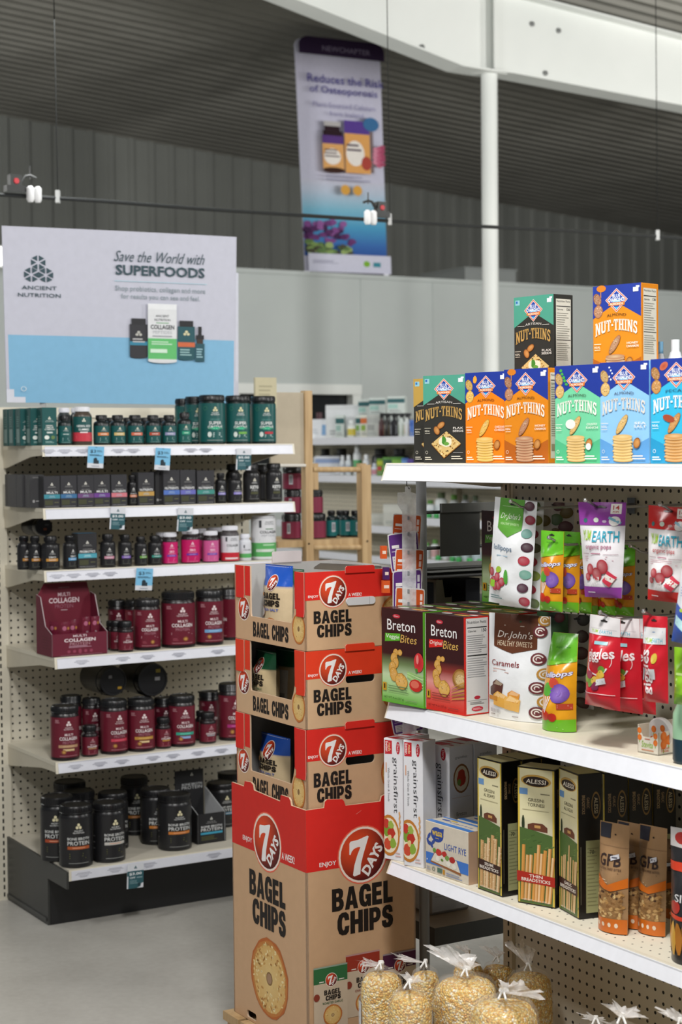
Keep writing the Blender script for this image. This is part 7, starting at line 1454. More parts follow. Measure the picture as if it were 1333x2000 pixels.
def blue_pouch(p, w, h): p.rect(-w / 2, h * .80, w / 2, h, '8ab83a'); p.text('yummy', -w * .1, h * .68, w * .6, h * .06, '3a58b0', .02); p.lines(-w * .4, h * .5, w * .3, h * .62, 4, '8a9cd0', .25); p.poly([(-w / 2, h * .42), (w / 2, h * .20), (w / 2, 0), (-w / 2, 0)], '3a58a8'); p.poly([(-w * .45, h * .30), (w * .3, h * .14), (w * .3, h * .06), (-w * .45, h * .2)], 'b8e0e4'); p.ell(-w * .3, h * .36, w * .06, h * .02, 'a8c850', n=10)
s = facing(GR, 1312, 1392, 1078, 1262, .36, .30); P_hang(pouch(*s[1:3], .03, 'e0e4ea', blue_pouch, 'white and blue pouch swinging out beside the red topped pouch', back='3a58a8', seed=8), s, ry=.16)
hook(1352, 1072, .37, 'chrome hook holding the white and blue pouch')
# caramels and the standing lollipop pouch
def caramel(p, w, h):
    p.poly([(-w * .40, h), (w * .32, h), (w * .32, h * .69), (-w * .04, h * .635), (-w * .38, h * .69)], '5f3520'); p.ell(w * .04, h * .935, w * .02, h * .01, '2a4a2a', n=8); p.lines(-w * .22, h * .885, w * .12, h * .9, 1, 'c8b8a8')
    p.text("Dr.John's", -w * .03, h * .80, w * .56, h * .085, 'e6dcd2', .005, shear=.25); p.text('HEALTHY SWEETS', -w * .03, h * .725, w * .56, h * .05, 'c8b49a', .012)
    p.text('Caramels', -w * .16, h * .535, w * .50, h * .055, '8a3a3c', .006); p.lines(-w * .38, h * .44, -w * .06, h * .49, 2, 'd0b0a8', .35)
    for x, y, r, c in ((-.34, .265, .09, '4a2a24'), (-.26, .31, .11, '5a342c'), (-.22, .19, .13, 'e0a84a'), (.02, .23, .10, 'd89038'), (.0, .165, .13, 'e4b05a')): p.poly([(w * (x - r), h * (y - r * .45)), (w * (x + r * .7), h * (y - r * .6)), (w * (x + r), h * (y + r * .3)), (w * (x - r * .3), h * (y + r * .6)), (w * (x - r), h * (y + r * .3))], c); p.poly([(w * (x - r * .8), h * (y + r * .2)), (w * (x + r * .6), h * (y + r * .1)), (w * (x + r * .9), h * (y + r * .3)), (w * (x - r * .3), h * (y + r * .55))], mix(c, 'fff0d0', .3))
    p.rect(-w * .46, h * .175, -w * .26, h * .215, 'c8862c')
    for i, (x, y, c) in enumerate(((.42, .965, 'b8863a'), (.36, .855, '6a3034'), (.35, .60, '6a3034'), (.44, .46, 'b8863a'), (.35, .33, '6a3034'), (.45, .20, 'b8863a'), (.34, .095, '6a3034'))):
        p.ell(w * x, h * y, w * .105, h * .058, c, n=16); p.ring(w * x, h * y, w * .075, h * .042, w * .018, 'e0d8d0', 16, .4, 5.6); p.ring(w * x, h * y, w * .035, h * .02, w * .014, 'e0d8d0', 10, 0, 4)
    for k in range(3): p.rect(-w * .42 + w * .07 * k, h * .06, -w * .37 + w * .07 * k, h * .095, 'b8b8bc')
    p.lines(-w * .42, h * .03, .1 * w, h * .05, 1, 'b0a8a8')
C_ = on_z(1012, 1405, 'S2'); a_, b_ = GR.ab(C_)
s = facing(GR, 955, 1077, 1200, 1405, b_, .30); P_hang(pouch(*s[1:3], .055, 'e6e8ea', caramel, 'white caramels pouch with brown maker shield standing on the shelf', group='standing sweet pouches', stand=True, hole=False, topw=.98, seed=2, crease=.0012), s, 'S2')
C_ = on_z(1095, 1427, 'S2'); a_, b_ = GR.ab(C_)
s = facing(GR, 1060, 1126, 1242, 1428, b_, .32); o = pouch(*s[1:3], .06, 'dc9a1c', sour, 'green and orange lollipop pouch with curled top standing on the shelf', group='standing sweet pouches', stand=True, hole=False, seed=7, back='78c030', crease=.004, topw=.74, lean=.03); P_hang(o, s, 'S2', rx=.02)
# giggles
def giggle(p, w, h):
    p.rect(-w / 2, h * .80, w / 2, h, 'dcd8d8'); p.rect(-w * .42, h * .86, w * .42, h * .865, 'b8b4b6'); p.text('YUM', -w * .25, h * .835, w * .22, h * .035, '9cc23a', .01); p.text('EARTH', w * .1, h * .835, w * .36, h * .035, '5fb4c8', .01)
    p.rect(-w * .12, h * .70, w * .22, h * .735, '9cd0d8'); p.text('giggles', w * .04, h * .585, w * .74, h * .15, 'f0e4e4', .03, rot=.12)
    p.ring(w * .0, h * .50, w * .32, h * .14, w * .035, 'e8dcdc', 18, pi * 1.02, pi * 1.9)
    for k, (x, y, c) in enumerate(((-.30, .32, '8aa84a'), (-.16, .28, '6a8a3a'), (-.04, .31, 'c8a84a'), (.08, .36, 'd8a03a'), (.16, .44, '6a9a3a'), (.14, .39, 'e0b84a'), (-.22, .36, 'a04a5a'), (.0, .25, '7a2a4a'))): p.ell(w * x, h * y, w * .10, h * .045, c, n=10, wob=.3, seed=k)
    p.poly([(w * .02, h * .255), (w * .26, h * .29), (w * .25, h * .355), (w * .01, h * .32)], 'd8dadc'); p.lines(w * .06, h * .295, w * .2, h * .325, 1, '8a8c90'); p.rect(-w * .46, h * .165, w * .44, h * .172, 'f0d4d4'); p.ring(w * .3, h * .53, w * .08, h * .07, w * .012, 'f0d4d4', 10, -1, 1.4)
gg = 'red giggles pouches'
for x0, x1, yt, yb, b, l, sd in ((1148, 1206, 1203, 1382, .330, 'red giggles pouch with white top hanging foremost', 1), (1186, 1250, 1206, 1390, .270, 'red giggles pouch second on the same hook', 2), (1215, 1276, 1208, 1391, .21, 'red giggles pouch deepest on the hook beside the giggles stick pack', 3)):
    s = facing(GR, x0, x1, yt, yb, b, .15); P_hang(pouch(*s[1:3], .045, 'c8202e', giggle, l, group=gg, seed=sd, back='c8202e', taper=-.18, crease=.003), s, ry=.05 if sd == 1 else .0)
def stick(p, w, h):
    p.rect(-w * .42, h * .68, w * .46, h * .87, 'dcdcdc'); p.text('YUM', -w * .16, h * .72, w * .28, h * .055, '9cc23a', .02); p.text('EARTH', w * .18, h * .72, w * .38, h * .055, '5fb4c8', .02); p.lines(-w * .36, h * .80, w * .4, h * .85, 1, '6a8ab0')
    p.text('giggles', -w * .12, h * .36, h * .52, w * .42, 'f0e4e4', .03, rot=pi / 2); p.rect(w * .02, h * .28, w * .2, h * .40, 'd8dadc'); p.ell(w * .16, h * .52, w * .10, h * .06, 'c8b03a', n=10); p.rect(-w * .4, h * .26, -w * .3, h * .40, '9cd0d8')
s = facing(GR, 1258, 1306, 1203, 1372, .315, .2); P_hang(pouch(*s[1:3], .035, 'c8202e', stick, 'tall red giggles stick pack on its own hook', group=gg, seed=9, back='c8202e', crease=.003), s, ry=-.01)
hook(1173, 1196, .345, 'chrome hook tip over the foremost red giggles pouch'); hook(1258, 1194, .335, 'chrome hook tip over the red giggles stick pack')
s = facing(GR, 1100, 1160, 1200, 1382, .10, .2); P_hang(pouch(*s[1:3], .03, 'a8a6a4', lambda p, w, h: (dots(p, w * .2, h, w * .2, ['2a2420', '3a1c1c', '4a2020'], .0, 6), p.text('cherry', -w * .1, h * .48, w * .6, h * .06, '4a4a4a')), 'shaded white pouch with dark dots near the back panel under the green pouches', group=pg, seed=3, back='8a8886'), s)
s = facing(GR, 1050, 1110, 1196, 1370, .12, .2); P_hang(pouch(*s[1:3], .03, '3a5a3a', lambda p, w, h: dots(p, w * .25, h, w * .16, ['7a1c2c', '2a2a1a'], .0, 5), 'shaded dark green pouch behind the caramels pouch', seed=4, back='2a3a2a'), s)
s = facing(GR, 1318, 1372, 1266, 1378, .33, .2); P_hang(pouch(*s[1:3], .03, '8cc42a', lambda p, w, h: (p.rect(-w / 2, 0, w / 2, h * .2, '6aa81c'), p.lines(-w * .3, h * .3, w * .3, h * .6, 3, 'c8e88a')), 'lime green pouch hanging beside the red stick pack', seed=5, back='6aa81c'), s)
# orange print sweets tray with round tins
P0, w0_, _, _, a0_ = box_px('S2', (1246.5, 1469), (1287, 1476.5), (1246, 1410), None, .06); zt_ = atp(1287, 1432, V((-sin(a0_), cos(a0_), 0)), V((-sin(a0_), cos(a0_), 0)).dot(P0)).z - RZ['S2']; zb_ = zt_ * 1.22
t = root('sweets_tray', 'cream open tray printed with orange oranges near the shelf edge', 'display box', None, (P0.x, P0.y, RZ['S2'] + .0008), a0_); L_ = .15; m = MB(); K = 'd8d2c4'
fl2 = lambda u, v, h: (u, -h, v); hw = w0_ / 2
wall(m, fl2, [(-hw, 0), (hw, 0), (hw, zt_), (hw * .3, zt_ * .72), (-hw * .55, zt_ * .72), (-hw, zb_)], .002, K, 'c4b8a4'); wall(m, lambda u, v, h: (hw + h, u, v), [(0, 0), (L_, 0), (L_, zt_), (0, zt_)], .002, K, 'c4b8a4'); wall(m, lambda u, v, h: (-hw - h, L_ - u, v), [(0, 0), (L_, 0), (L_, zb_), (0, zb_)], .002, K, 'c4b8a4'); wall(m, lambda u, v, h: (-u, L_ + h, v), [(-hw, 0), (hw, 0), (hw, zb_), (-hw, zb_)], .002, K, 'c4b8a4'); m.box(-hw, hw, 0, L_, 0, .002, K)
OR = 'd86a1c'
def oranges(p, pts, r):
    for x, y in pts: p.ell(x, y, r, r * 1.1, mix(OR, 'f0a050', .3), OR, n=14); p.rect(x - r * .2, y - r * 1.9, x + r * .1, y - r * 1.15, '7ab03a')
p = Pr(m, fl2); oranges(p, ((-hw * .82, zb_ * .80), (-hw * .8, zb_ * .55), (hw * .72, zt_ * .82), (hw * .72, zt_ * .52)), hw * .2); p.text('Stevita', -hw * .05, zt_ * .40, hw * 1.1, zt_ * .28, '8ab83a', .0, shear=.1); p.rect(-hw * .3, zt_ * .62, hw * .2, zt_ * .65, 'c85a3a'); p.lines(-hw * .6, zt_ * .1, hw * .6, zt_ * .2, 1, 'c88a6a')
p = Pr(m, lambda u, v, h: (hw + h, u, v)); oranges(p, ((.014, zt_ * .80), (.014, zt_ * .45), (.028, zt_ * .62)), .0085); p.text('SUGAR', .018, zt_ * .26, .024, zt_ * .08, 'c85a3a', .01); p.text('FREE', .018, zt_ * .15, .02, zt_ * .08, 'c85a3a', .01); p.text('Stevita', .085, zt_ * .6, .07, zt_ * .4, '8ab83a', .0, shear=.1)
obj('tray', m, t)
for x, y, dep, l in ((1293, 1415, .035, 'round orange patterned tin standing in the cream tray'), (1330, 1414, .10, 'second round orange patterned tin standing deeper in the cream tray')):
    r = .031; m = MB(); q = t.matrix_basis @ V((0, 0, 0)); rot = a0_ + .55
    m.lathe([(r * .92, -.006), (r, -.004), (r, .004), (r * .92, .006)], 28, 'dcdad6', 'gloss', ax=lambda p_: (p_[0], p_[2], p_[1])); p = Pr(m, lambda u, v, h: (u, -.006 - h, v), 'gloss')
    oranges(p, ((-.012, .008), (.010, .012), (.0, -.006), (-.016, -.012), (.016, -.008)), .006); o = tag(obj('candy_tin', m), l, 'tin', 'round tins in the cream tray')
    c, s_ = cos(a0_), sin(a0_); lx, ly = (.0, dep); put(o, (P0.x + c * lx - s_ * ly, P0.y + s_ * lx + c * ly, RZ['S2'] + .0035 + r), a0_)
t = root('drink_bottle', 'dark teal based bottle with pale green top at the shelf edge beside the cream tray', 'bottle'); P = on_z(1345, 1490, 'S2'); m = MB(); r = .028
m.lathe([(r * .9, 0), (r, .006), (r, .045)], 24, '1f3a48', 'plastic'); m.lathe([(r, .045), (r * .98, .09), (r * .5, .12), (r * .4, .13)], 24, '9ac4a0', 'plastic'); obj('body', m, t); m = MB(); m.lathe([(r * .44, .13), (r * .44, .15)], 18, '2a5a3a'); obj('lid', m, t); put(t, P + ZA * .0008, 0)

# ------------------------------------------------------------------ lower shelf
def gf_front(p, w, H):
    X = lambda q: (q - .5) * w; Y = lambda q: q * H
    p.poly([(X(.06), Y(.87)), (X(.44), Y(.875)), (X(.44), Y(.985)), (X(.06), Y(.985))], 'c22430'); p.text('made', X(.32), Y(.93), H * .07, w * .14, 'f0d8a0', .0, rot=-pi / 2); p.text('better.', X(.17), Y(.928), H * .09, w * .14, 'f4e8e8', .02, rot=-pi / 2)
    p.ell(X(.76), Y(.93), w * .10, H * .052, 'b81c30', n=16); p.text('Dare', X(.76), Y(.93), H * .07, w * .10, 'f4e0e0', .0, rot=-pi / 2)
    p.text('grainsfirst', X(.60), Y(.62), H * .46, w * .30, '38383c', -.004, rot=-pi / 2); p.text('Whole Grain & Seeds', X(.26), Y(.62), H * .28, w * .10, '8a8c90', .0, rot=-pi / 2); p.rect(X(.10), Y(.72), X(.16), Y(.80), 'd8a890')
    p.ell(X(.26), Y(.20), w * .56, H * .17, 'c07a30', n=22); p.ell(X(.26), Y(.20), w * .48, H * .145, 'e8dcc0', n=22)
    for k, (x, y, r, c) in enumerate(((.14, .24, .18, '7a9a34'), (.38, .22, .2, 'b83424'), (.22, .13, .2, 'c84a30'), (.46, .14, .16, '8aa83c'), (.12, .30, .16, 'c03a2c'), (.36, .29, .14, '9ab04a'), (.30, .18, .1, 'e0c48a'))): p.ell(X(x), Y(y), w * r, H * r * .26, c, n=10, wob=.4, seed=k)
    for k in range(9): p.ell(X(.82 + .03 * (k % 2)), Y(.22 + .022 * k), w * .035, H * .014, 'd8a05c', n=8)
    p.lines(X(.6), Y(.03), X(.9), Y(.08), 2, 'd8b0a8', .3)
def gf_side(p, d, H):
    p.text('grainsfirst', d * .5, H * .90, d * .5, H * .03, '7a7a7e'); p.text('Breton', d * .5, H * .42, d * .42, H * .035, '6a6a70')
    for v, c in ((.72, 'b03828'), (.21, '9a1c28')): p.ell(d * .5, H * v, d * .34, H * .125, '8a5a30', n=20); p.ell(d * .5, H * v, d * .29, H * .108, 'd8ccb0', n=20); p.ell(d * .5, H * v, d * .18, H * .07, c, n=14, wob=.3); p.ell(d * .4, H * (v - .03), d * .08, H * .03, '6a8a3a', n=8)
    p.rect(d * .1, H * .56, d * .9, H * .563, 'd0b0a8')
def gf_top(p, w, d): p.poly([(-w * .4, d * .1), (w * .1, d * .1), (w * .2, d * .5), (-w * .3, d * .5)], 'c22430'); p.ell(w * .3, d * .3, w * .1, d * .06, 'b81c30', n=10); p.poly([(-w * .45, d * .62), (w * .3, d * .66), (w * .4, d * .8), (-w * .3, d * .78)], 'b83a30')
gq = 'white grain cracker boxes on the lower shelf'
gz = {}
for i, (x0, x1, yt, bb, tn, dd, l) in enumerate(((751, 788, 1444, .326, .34, .05, 'white grain cracker box at the lower shelf corner'), (789, 827, 1448, .322, .34, .05, 'white grain cracker box in the middle of the three'), (831, 879, 1456, .247, .14, .074, 'white grain cracker box behind the blue banded crispbread'))):
    A_ = GR.at(x0, 1600, bb); an = GR.rz + tn; nv = V((-sin(an), cos(an), 0)); B_ = atp(x1, 1600, nv, nv.dot(A_)); w = (B_ - A_).length; Hh = atp((x0 + x1) / 2, yt, nv, nv.dot(A_)).z - RZ['S3']; M_ = (A_ + B_) / 2
    for k in range((2, 1, 2)[i]):
        la = l if k == 0 else l.replace('white grain cracker box', 'white grain cracker box ' + ('second' if k == 1 else 'third') + ' deep,')
        o = carton(w * .985, dd, Hh, 'e2e2e6', gf_front, la, 'cracker_box', 'box of crackers', gq, rside=gf_side if i == 2 else None, top=gf_top, mat='card'); q = M_ + nv * (k * (dd + .003)); put(o, (q.x, q.y, RZ['S3'] + .0006), an)
P_, w, Hh, D_, a_ = box_px('S3', (832, 1701.6), (916, 1729.6), (831, 1602), None, .060)
def wasa(p, w, H):
    X = lambda q: (q - .5) * w; Y = lambda q: q * H
    p.ell(X(.28), Y(.78), w * .15, H * .145, '2a4a9c', n=18); p.poly([(X(.15), Y(.86)), (X(.44), Y(.93)), (X(.42), Y(.74)), (X(.28), Y(.635))], '2a4a9c'); p.text('wasa', X(.28), Y(.80), w * .24, H * .095, 'e0c04a', .04); p.rect(X(.24), Y(.70), X(.32), Y(.715), 'c8b060')
    for x, y, r in ((.09, .72, .9), (.07, .60, 2.2), (.14, .56, 2.4), (.19, .62, .7)): p.ell(X(x), Y(y), w * .06, H * .035, '33509c', n=10, rot=r)
    p.text('LIGHT RYE', X(.70), Y(.60), w * .50, H * .125, '3a5cb0', .0)
    p.poly([(X(.02), Y(.18)), (X(1), Y(.18)), (X(1), Y(.40)), (X(.02), Y(.40))], '3f78cc'); p.poly([(X(.12), Y(.22)), (X(.22), Y(.43)), (X(.74), Y(.39)), (X(.84), Y(.13))], '9a6238'); p.poly([(X(.14), Y(.25)), (X(.23), Y(.42)), (X(.73), Y(.39)), (X(.82), Y(.18))], 'e2dccc')
    for k, (x, y, c, r) in enumerate(((.32, .45, 'c83a30', .065), (.45, .45, 'c03028', .055), (.64, .38, 'b02a24', .065), (.22, .47, '6a9a44', .04), (.52, .39, '7aa04c', .05), (.40, .32, '6a8a3c', .03), (.55, .28, 'f0ece0', .05), (.3, .32, 'f0ece0', .05), (.68, .26, 'ece8dc', .05))): p.ell(X(x), Y(y), w * r, H * r, c, n=10, wob=.3, seed=k)
    p.rect(X(.04), Y(.24), X(.06), Y(.27), 'e8e8f0'); p.ring(X(.20), Y(.10), w * .035, H * .04, w * .01, '5a6a5a', 12); p.rect(X(.29), Y(.06), X(.40), Y(.15), '5a7a6a'); p.rect(X(.42), Y(.05), X(.465), Y(.145), 'c8902c'); p.lines(X(.5), Y(.03), X(.88), Y(.12), 2, '8a96b8', .4); p.lines(X(.04), Y(.05), X(.13), Y(.14), 2, 'a0a8b8', .4)
def wasa_top(p, w, d): p.rect(-w / 2, d * .04, w / 2, d * .30, '4a84d0'); p.text('LIGHT RYE', w * .1, d * .5, w * .5, d * .12, '5a7ac0'); p.ell(-w * .3, d * .6, w * .1, d * .08, '33509c', n=10); p.ell(-w * .15, d * .68, w * .08, d * .06, 'd8b84a', n=10); p.rect(-w / 2, d * .80, w / 2, d * .93, '4a84d0')
for k, l in ((0, 'cream and blue crispbread packet with wasa shield in front'), (1, 'cream and blue crispbread packet behind the first crispbread packet')):
    o = carton(w, .060, Hh, 'd8cfbe', wasa, l, 'crispbread_packet', 'crispbread', 'crispbread packets', rside=lambda p, d, H: p.rect(0, 0, d, H, 'c8a486'), top=wasa_top, mat='foil'); put(o, (P_.x - sin(a_) * k * .064 + cos(a_) * k * .034, P_.y + cos(a_) * k * .064 + sin(a_) * k * .034, RZ['S3'] + .0006), a_)
def alessi(t1, t2, name, thin, col):
    def f(p, w, H):
        X = lambda q: (q - .5) * w; Y = lambda q: q * H; rg = random.Random(len(name))
        p.rect(X(.02), Y(.01), X(.98), Y(.99), 'd8bc4c'); p.rect(X(.07), Y(.012), X(.93), Y(.988), 'e6dfb4'); p.grad(X(.07), Y(.46), X(.93), Y(.66), ((0, 'd4ccb8'), (1, 'e6dfb4')))
        p.ell(0, Y(.905), w * .40, H * .045, 'c8a050', n=18); p.ell(0, Y(.90), w * .34, H * .036, '2a1c14', n=20); p.text('ALESSI', 0, Y(.90), w * .52, H * .032, 'f0e8d8', .02, shear=.15)
        p.rect(X(.06), Y(.80), X(.28), Y(.845), '6a94c4'); p.rect(X(.62), Y(.81), X(.86), Y(.818), '8a8468'); p.text(t1, 0, Y(.765), w * .42, H * .024, '4a4430', .0); p.text(t2, 0, Y(.73), w * .44, H * .024, '4a4430', .0); p.lines(X(.14), Y(.685), X(.86), Y(.70), 1, 'b0a884', .3)
        p.ell(X(.16), Y(.585), w * .04, H * .065, '2f3a24', n=10); p.poly([(X(.28), Y(.55)), (X(.28), Y(.585)), (X(.42), Y(.60)), (X(.68), Y(.60)), (X(.80), Y(.575)), (X(.80), Y(.54))], '6a3c2a'); p.rect(X(.46), Y(.565), X(.62), Y(.585), 'c89a5a')
        p.poly([(X(.07), Y(.56)), (X(.45), Y(.545)), (X(.93), Y(.52)), (X(.93), Y(.012)), (X(.07), Y(.012))], '4f6a34'); h = p.h
        for i in range(26): p.h = h; x, y = rg.random() * .82 + .09, rg.random() * .45 + .05; p.poly([(X(x), Y(y)), (X(x + .10), Y(y + .012)), (X(x + .10), Y(y + .018)), (X(x), Y(y + .006))], rg.choice(['3f5a2a', '6a8444', '5c7a3a']))
        p.h = h + p.st; n = 9 if thin else 6
        for i in range(n):
            x = .10 + .80 * i / n + rg.uniform(-.02, .02); tp = rg.uniform(.36, .44) + (.06 if i == n // 2 else 0); sw = (.055 if thin == 2 else .085 if thin else .13); lean = .06 * (i / n)
            q = [(X(x), Y(.03)), (X(x + sw), Y(.03)), (X(x + sw + lean + .05), Y(tp)), (X(x + lean + .05), Y(tp))]; p.poly(q, mix(col, '7a4418', .3)); p.poly([q[0], (X(x + sw * .6), Y(.03)), (X(x + sw * .6 + lean + .05), Y(tp)), q[3]], mix(col, 'fff0d0', .2 * (i % 3)))
            if thin == 0:
                h2 = p.h
                for k in range(22): p.h = h2; s_ = rg.random(); u = x + sw * rg.random() + (lean + .05) * s_; p.ell(X(u), Y(.03 + (tp - .04) * s_), w * .014, H * .004, rg.choice(['f0e0b8', 'b88a50']), n=6)
                p.h = h2 + p.st
        bc = 'b02a1c' if thin == 1 else '3a2018'; p.poly([(X(.0 if thin == 1 else .06), Y(.165)), (X(1.0 if thin == 1 else .96), Y(.155)), (X(1.0 if thin == 1 else .96), Y(.225)), (X(.0 if thin == 1 else .06), Y(.24))], bc)
        p.text(name, 0, Y(.213), w * .36, H * .022, 'f2e8dc', .03); p.text('BREADSTICKS', 0, Y(.183), w * .76, H * .024, 'f2e8dc', .03); p.text('NET WT 4.4 OZ (125 g)', X(.5), Y(.035), w * .7, H * .014, 'e8e4d8', .01)
    return f
def al_side(name):
    def f(p, d, H):
        p.rect(d * .02, H * .01, d * .98, H * .99, '17140f'); p.ell(d * .74, H * .78, d * .20, H * .095, '8a6a34', n=18); p.ell(d * .74, H * .78, d * .16, H * .08, '1a1410', n=18); p.text('ALESSI', d * .74, H * .78, H * .11, d * .16, 'c8b894', .01, rot=-pi / 2)
        p.text(name, d * .40, H * .80, H * .075, d * .12, 'a88a64', .02, rot=-pi / 2); p.text('BREADSTICKS', d * .20, H * .79, H * .13, d * .13, 'b89a70', .02, rot=-pi / 2); p.rect(d * .30, H * .04, d * .96, H * .54, 'a8a878'); p.lines(d * .36, H * .08, d * .9, H * .5, 16, '8a8a60', .3, 3, .5); p.rect(d * .06, H * .1, d * .10, H * .5, '5a5648'); p.text('70', d * .55, H * .46, d * .2, H * .03, '3a3a28', .02)
    return f
ag = 'breadstick boxes on the lower shelf'
def put_al(bl, br, tl, sx, f, side, lab, n=1, D=.052, labs=(), du=0.0):
    P, w, H, D_, a = box_px('S3', bl, br, tl, None, D)
    for k in range(n):
        o = carton(w, D, H, '17140f', f, lab if k == 0 else labs[k - 1], 'breadstick_box', 'box of breadsticks', ag, rside=side, top=lambda p, w, d: p.rect(-w * .46, .001, w * .46, d - .001, 'c8c08e'), mat='gloss', side='17140f'); g = k * (D + .0035)
        if RB['S3'] and GR.ab(V((P.x - sin(a) * (g + D), P.y + cos(a) * (g + D), 0)))[1] < .002: break
        put(o, (P.x - sin(a) * g + cos(a) * du * (k > 0), P.y + cos(a) * g + sin(a) * du * (k > 0), RZ['S3'] + .0006), a)
dp = ('second', 'third', 'fourth', 'fifth')
put_al((934, 1736), (982, 1753.5), (932, 1478), None, alessi('GRISSINI', 'AL SESAMO', 'SESAME', 0, 'd8ac74'), al_side('SESAME'), 'sesame breadstick box beside the crispbread', 3, .05, [f'{q} deep sesame breadstick box' for q in dp], .002)
put_al((1012, 1763), (1086, 1776), (1018, 1497), None, alessi('GRISSINI', 'TORINESI', 'THIN', 1, 'dc9c4c'), al_side('THIN'), 'thin breadstick box with red banner turned outwards', 1, .052)
put_al((1093, 1775), (1132, 1797), (1101, 1502), None, alessi('GRISSINI', 'ALL\'AGLIO', 'GARLIC', 2, 'dcb070'), al_side('GARLIC'), 'garlic breadstick box beside the kraft granola pouches', 4, .052, [f'{q} deep garlic breadstick box showing its black side' for q in dp], .006)
for i, (x, b) in enumerate(((1080, .205),)):
    P = GR.at(x, 1600, b); o = carton(.062, .05, .262, '17140f', alessi('GRISSINI', 'TORINESI', 'THIN', 1, 'dc9c4c'), f'{dp[i]} deep thin breadstick box in the shade', 'breadstick_box', 'box of breadsticks', ag, top=lambda p, w, d: p.rect(-w * .46, .001, w * .46, d - .001, 'b8b080'), mat='gloss'); put(o, (P.x, P.y, RZ['S3'] + .0006), GR.rz)
def gfb(p, w, h):
    p.rect(-w * .46, h * .86, -w * .08, h * .99, '33333c'); p.ell(w * .08, h * .90, w * .03, h * .008, '2a2018', n=8); p.rect(-w / 2, h * .79, w / 2, h * .793, '8a6c50')
    p.text('GFB', -w * .04, h * .665, w * .70, h * .11, '3a2c2a', .03); p.poly([(w * .02, h * .66), (w * .26, h * .69), (w * .24, h * .73), (w * .0, h * .70)], 'dcdce4'); p.lines(w * .04, h * .675, w * .2, h * .71, 1, '6a6a74'); p.text('GLUTEN FREE BITES', -w * .04, h * .585, w * .76, h * .022, '5a4234', .01); p.lines(-w * .34, h * .545, w * .3, h * .57, 1, '8a6c50', .3)
    p.poly([(-w / 2, h * .52), (w * .0, h * .44), (w / 2, h * .52), (w / 2, h * .43), (w * .1, h * .385), (-w / 2, h * .42)], 'd8701c'); p.rect(-w / 2, 0, w / 2, h * .135, 'd8701c'); p.lines(-w * .42, h * .45, w * .0, h * .49, 2, 'f0d8b8', .4)
    m_ = p.mat; p.mat = 'granola'; p.poly([(-w * .47, h * .135), (w * .40, h * .135), (w * .40, h * .40), (w * .06, h * .375), (-w * .47, h * .41)], '9a7448'); rg = random.Random(3)
    h0 = p.h
    for i in range(60): p.h = h0; x, y = (rg.random() - .52) * w * .86, h * (.145 + .235 * rg.random()); p.ell(x, y, w * .05 * (.6 + rg.random()), h * .014 * (.6 + rg.random()), rg.choice(['c8a068', 'b88a50', '8a6238', '4a3020', 'd8b880']), n=7, wob=.5, seed=i)
    p.h = h0 + p.st; p.mat = m_
    for k in range(4): p.ell(-w * .34 + w * .2 * k, h * .075, w * .05, h * .022, 'f0dcc4', n=8)
kg = 'kraft granola pouches on the lower shelf'
for i, (x0, x1, yt, yb, bx, turn, l) in enumerate(((1170, 1226, 1612, 1822, (1192, 1818), .2, 'kraft and orange granola pouch foremost beside the garlic breadsticks'), (1204, 1258, 1614, 1815, (1230, 1810), .2, 'kraft and orange granola pouch half hidden between two others'), (1247, 1300, 1620, 1828, (1273, 1824), .2, 'kraft and orange granola pouch beside the black chip bag'))):
    C_ = on_z(*bx, 'S3'); a_, b_ = GR.ab(C_); s = facing(GR, x0, x1, yt, yb, b_, turn); P_hang(pouch(*s[1:3], .04, 'a8845e', gfb, l, 'granola_pouch', 'pouch of granola', kg, stand=True, hole=False, back='8a6a4a', seed=i + 2, crease=.002), s, 'S3', rx=-.03)
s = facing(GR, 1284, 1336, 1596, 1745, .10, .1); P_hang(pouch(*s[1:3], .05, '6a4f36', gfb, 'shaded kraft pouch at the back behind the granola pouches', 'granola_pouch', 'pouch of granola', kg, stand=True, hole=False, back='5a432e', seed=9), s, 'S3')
def chips2(p, w, h):
    p.rect(-w / 2, h * .86, w / 2, h, 'd0ccca'); p.ell(-w * .2, h * .93, w * .18, h * .045, 'b83a34', n=14); p.rect(-w / 2, h * .69, w / 2, h * .755, 'd8442a'); p.text('SIMPLE', w * .2, h * .50, w * .8, h * .06, 'e0e0e0', .02); p.ell(-w * .2, h * .43, w * .16, h * .05, 'b8362c', n=12); p.rect(-w / 2, h * .345, w / 2, h * .375, 'd8442a')
    for k in range(6): p.ell(-w * .42 + w * .17 * k, h * .20, w * .09, h * .13, ['d0902c', 'dca83c', 'c07a24'][k % 3], n=10, wob=.2, seed=k)
C_ = on_z(1350, 1880, 'S3'); a_, b_ = GR.ab(C_); s = facing(GR, 1312, 1392, 1617, 1876, b_, .25); P_hang(pouch(*s[1:3], .07, '2c2c2e', chips2, 'black chip bag with red stripe at the end of the lower shelf', 'chip_bag', 'bag of chips', None, stand=True, hole=False, back='1c1c1e', seed=3, crease=.003), s, 'S3')

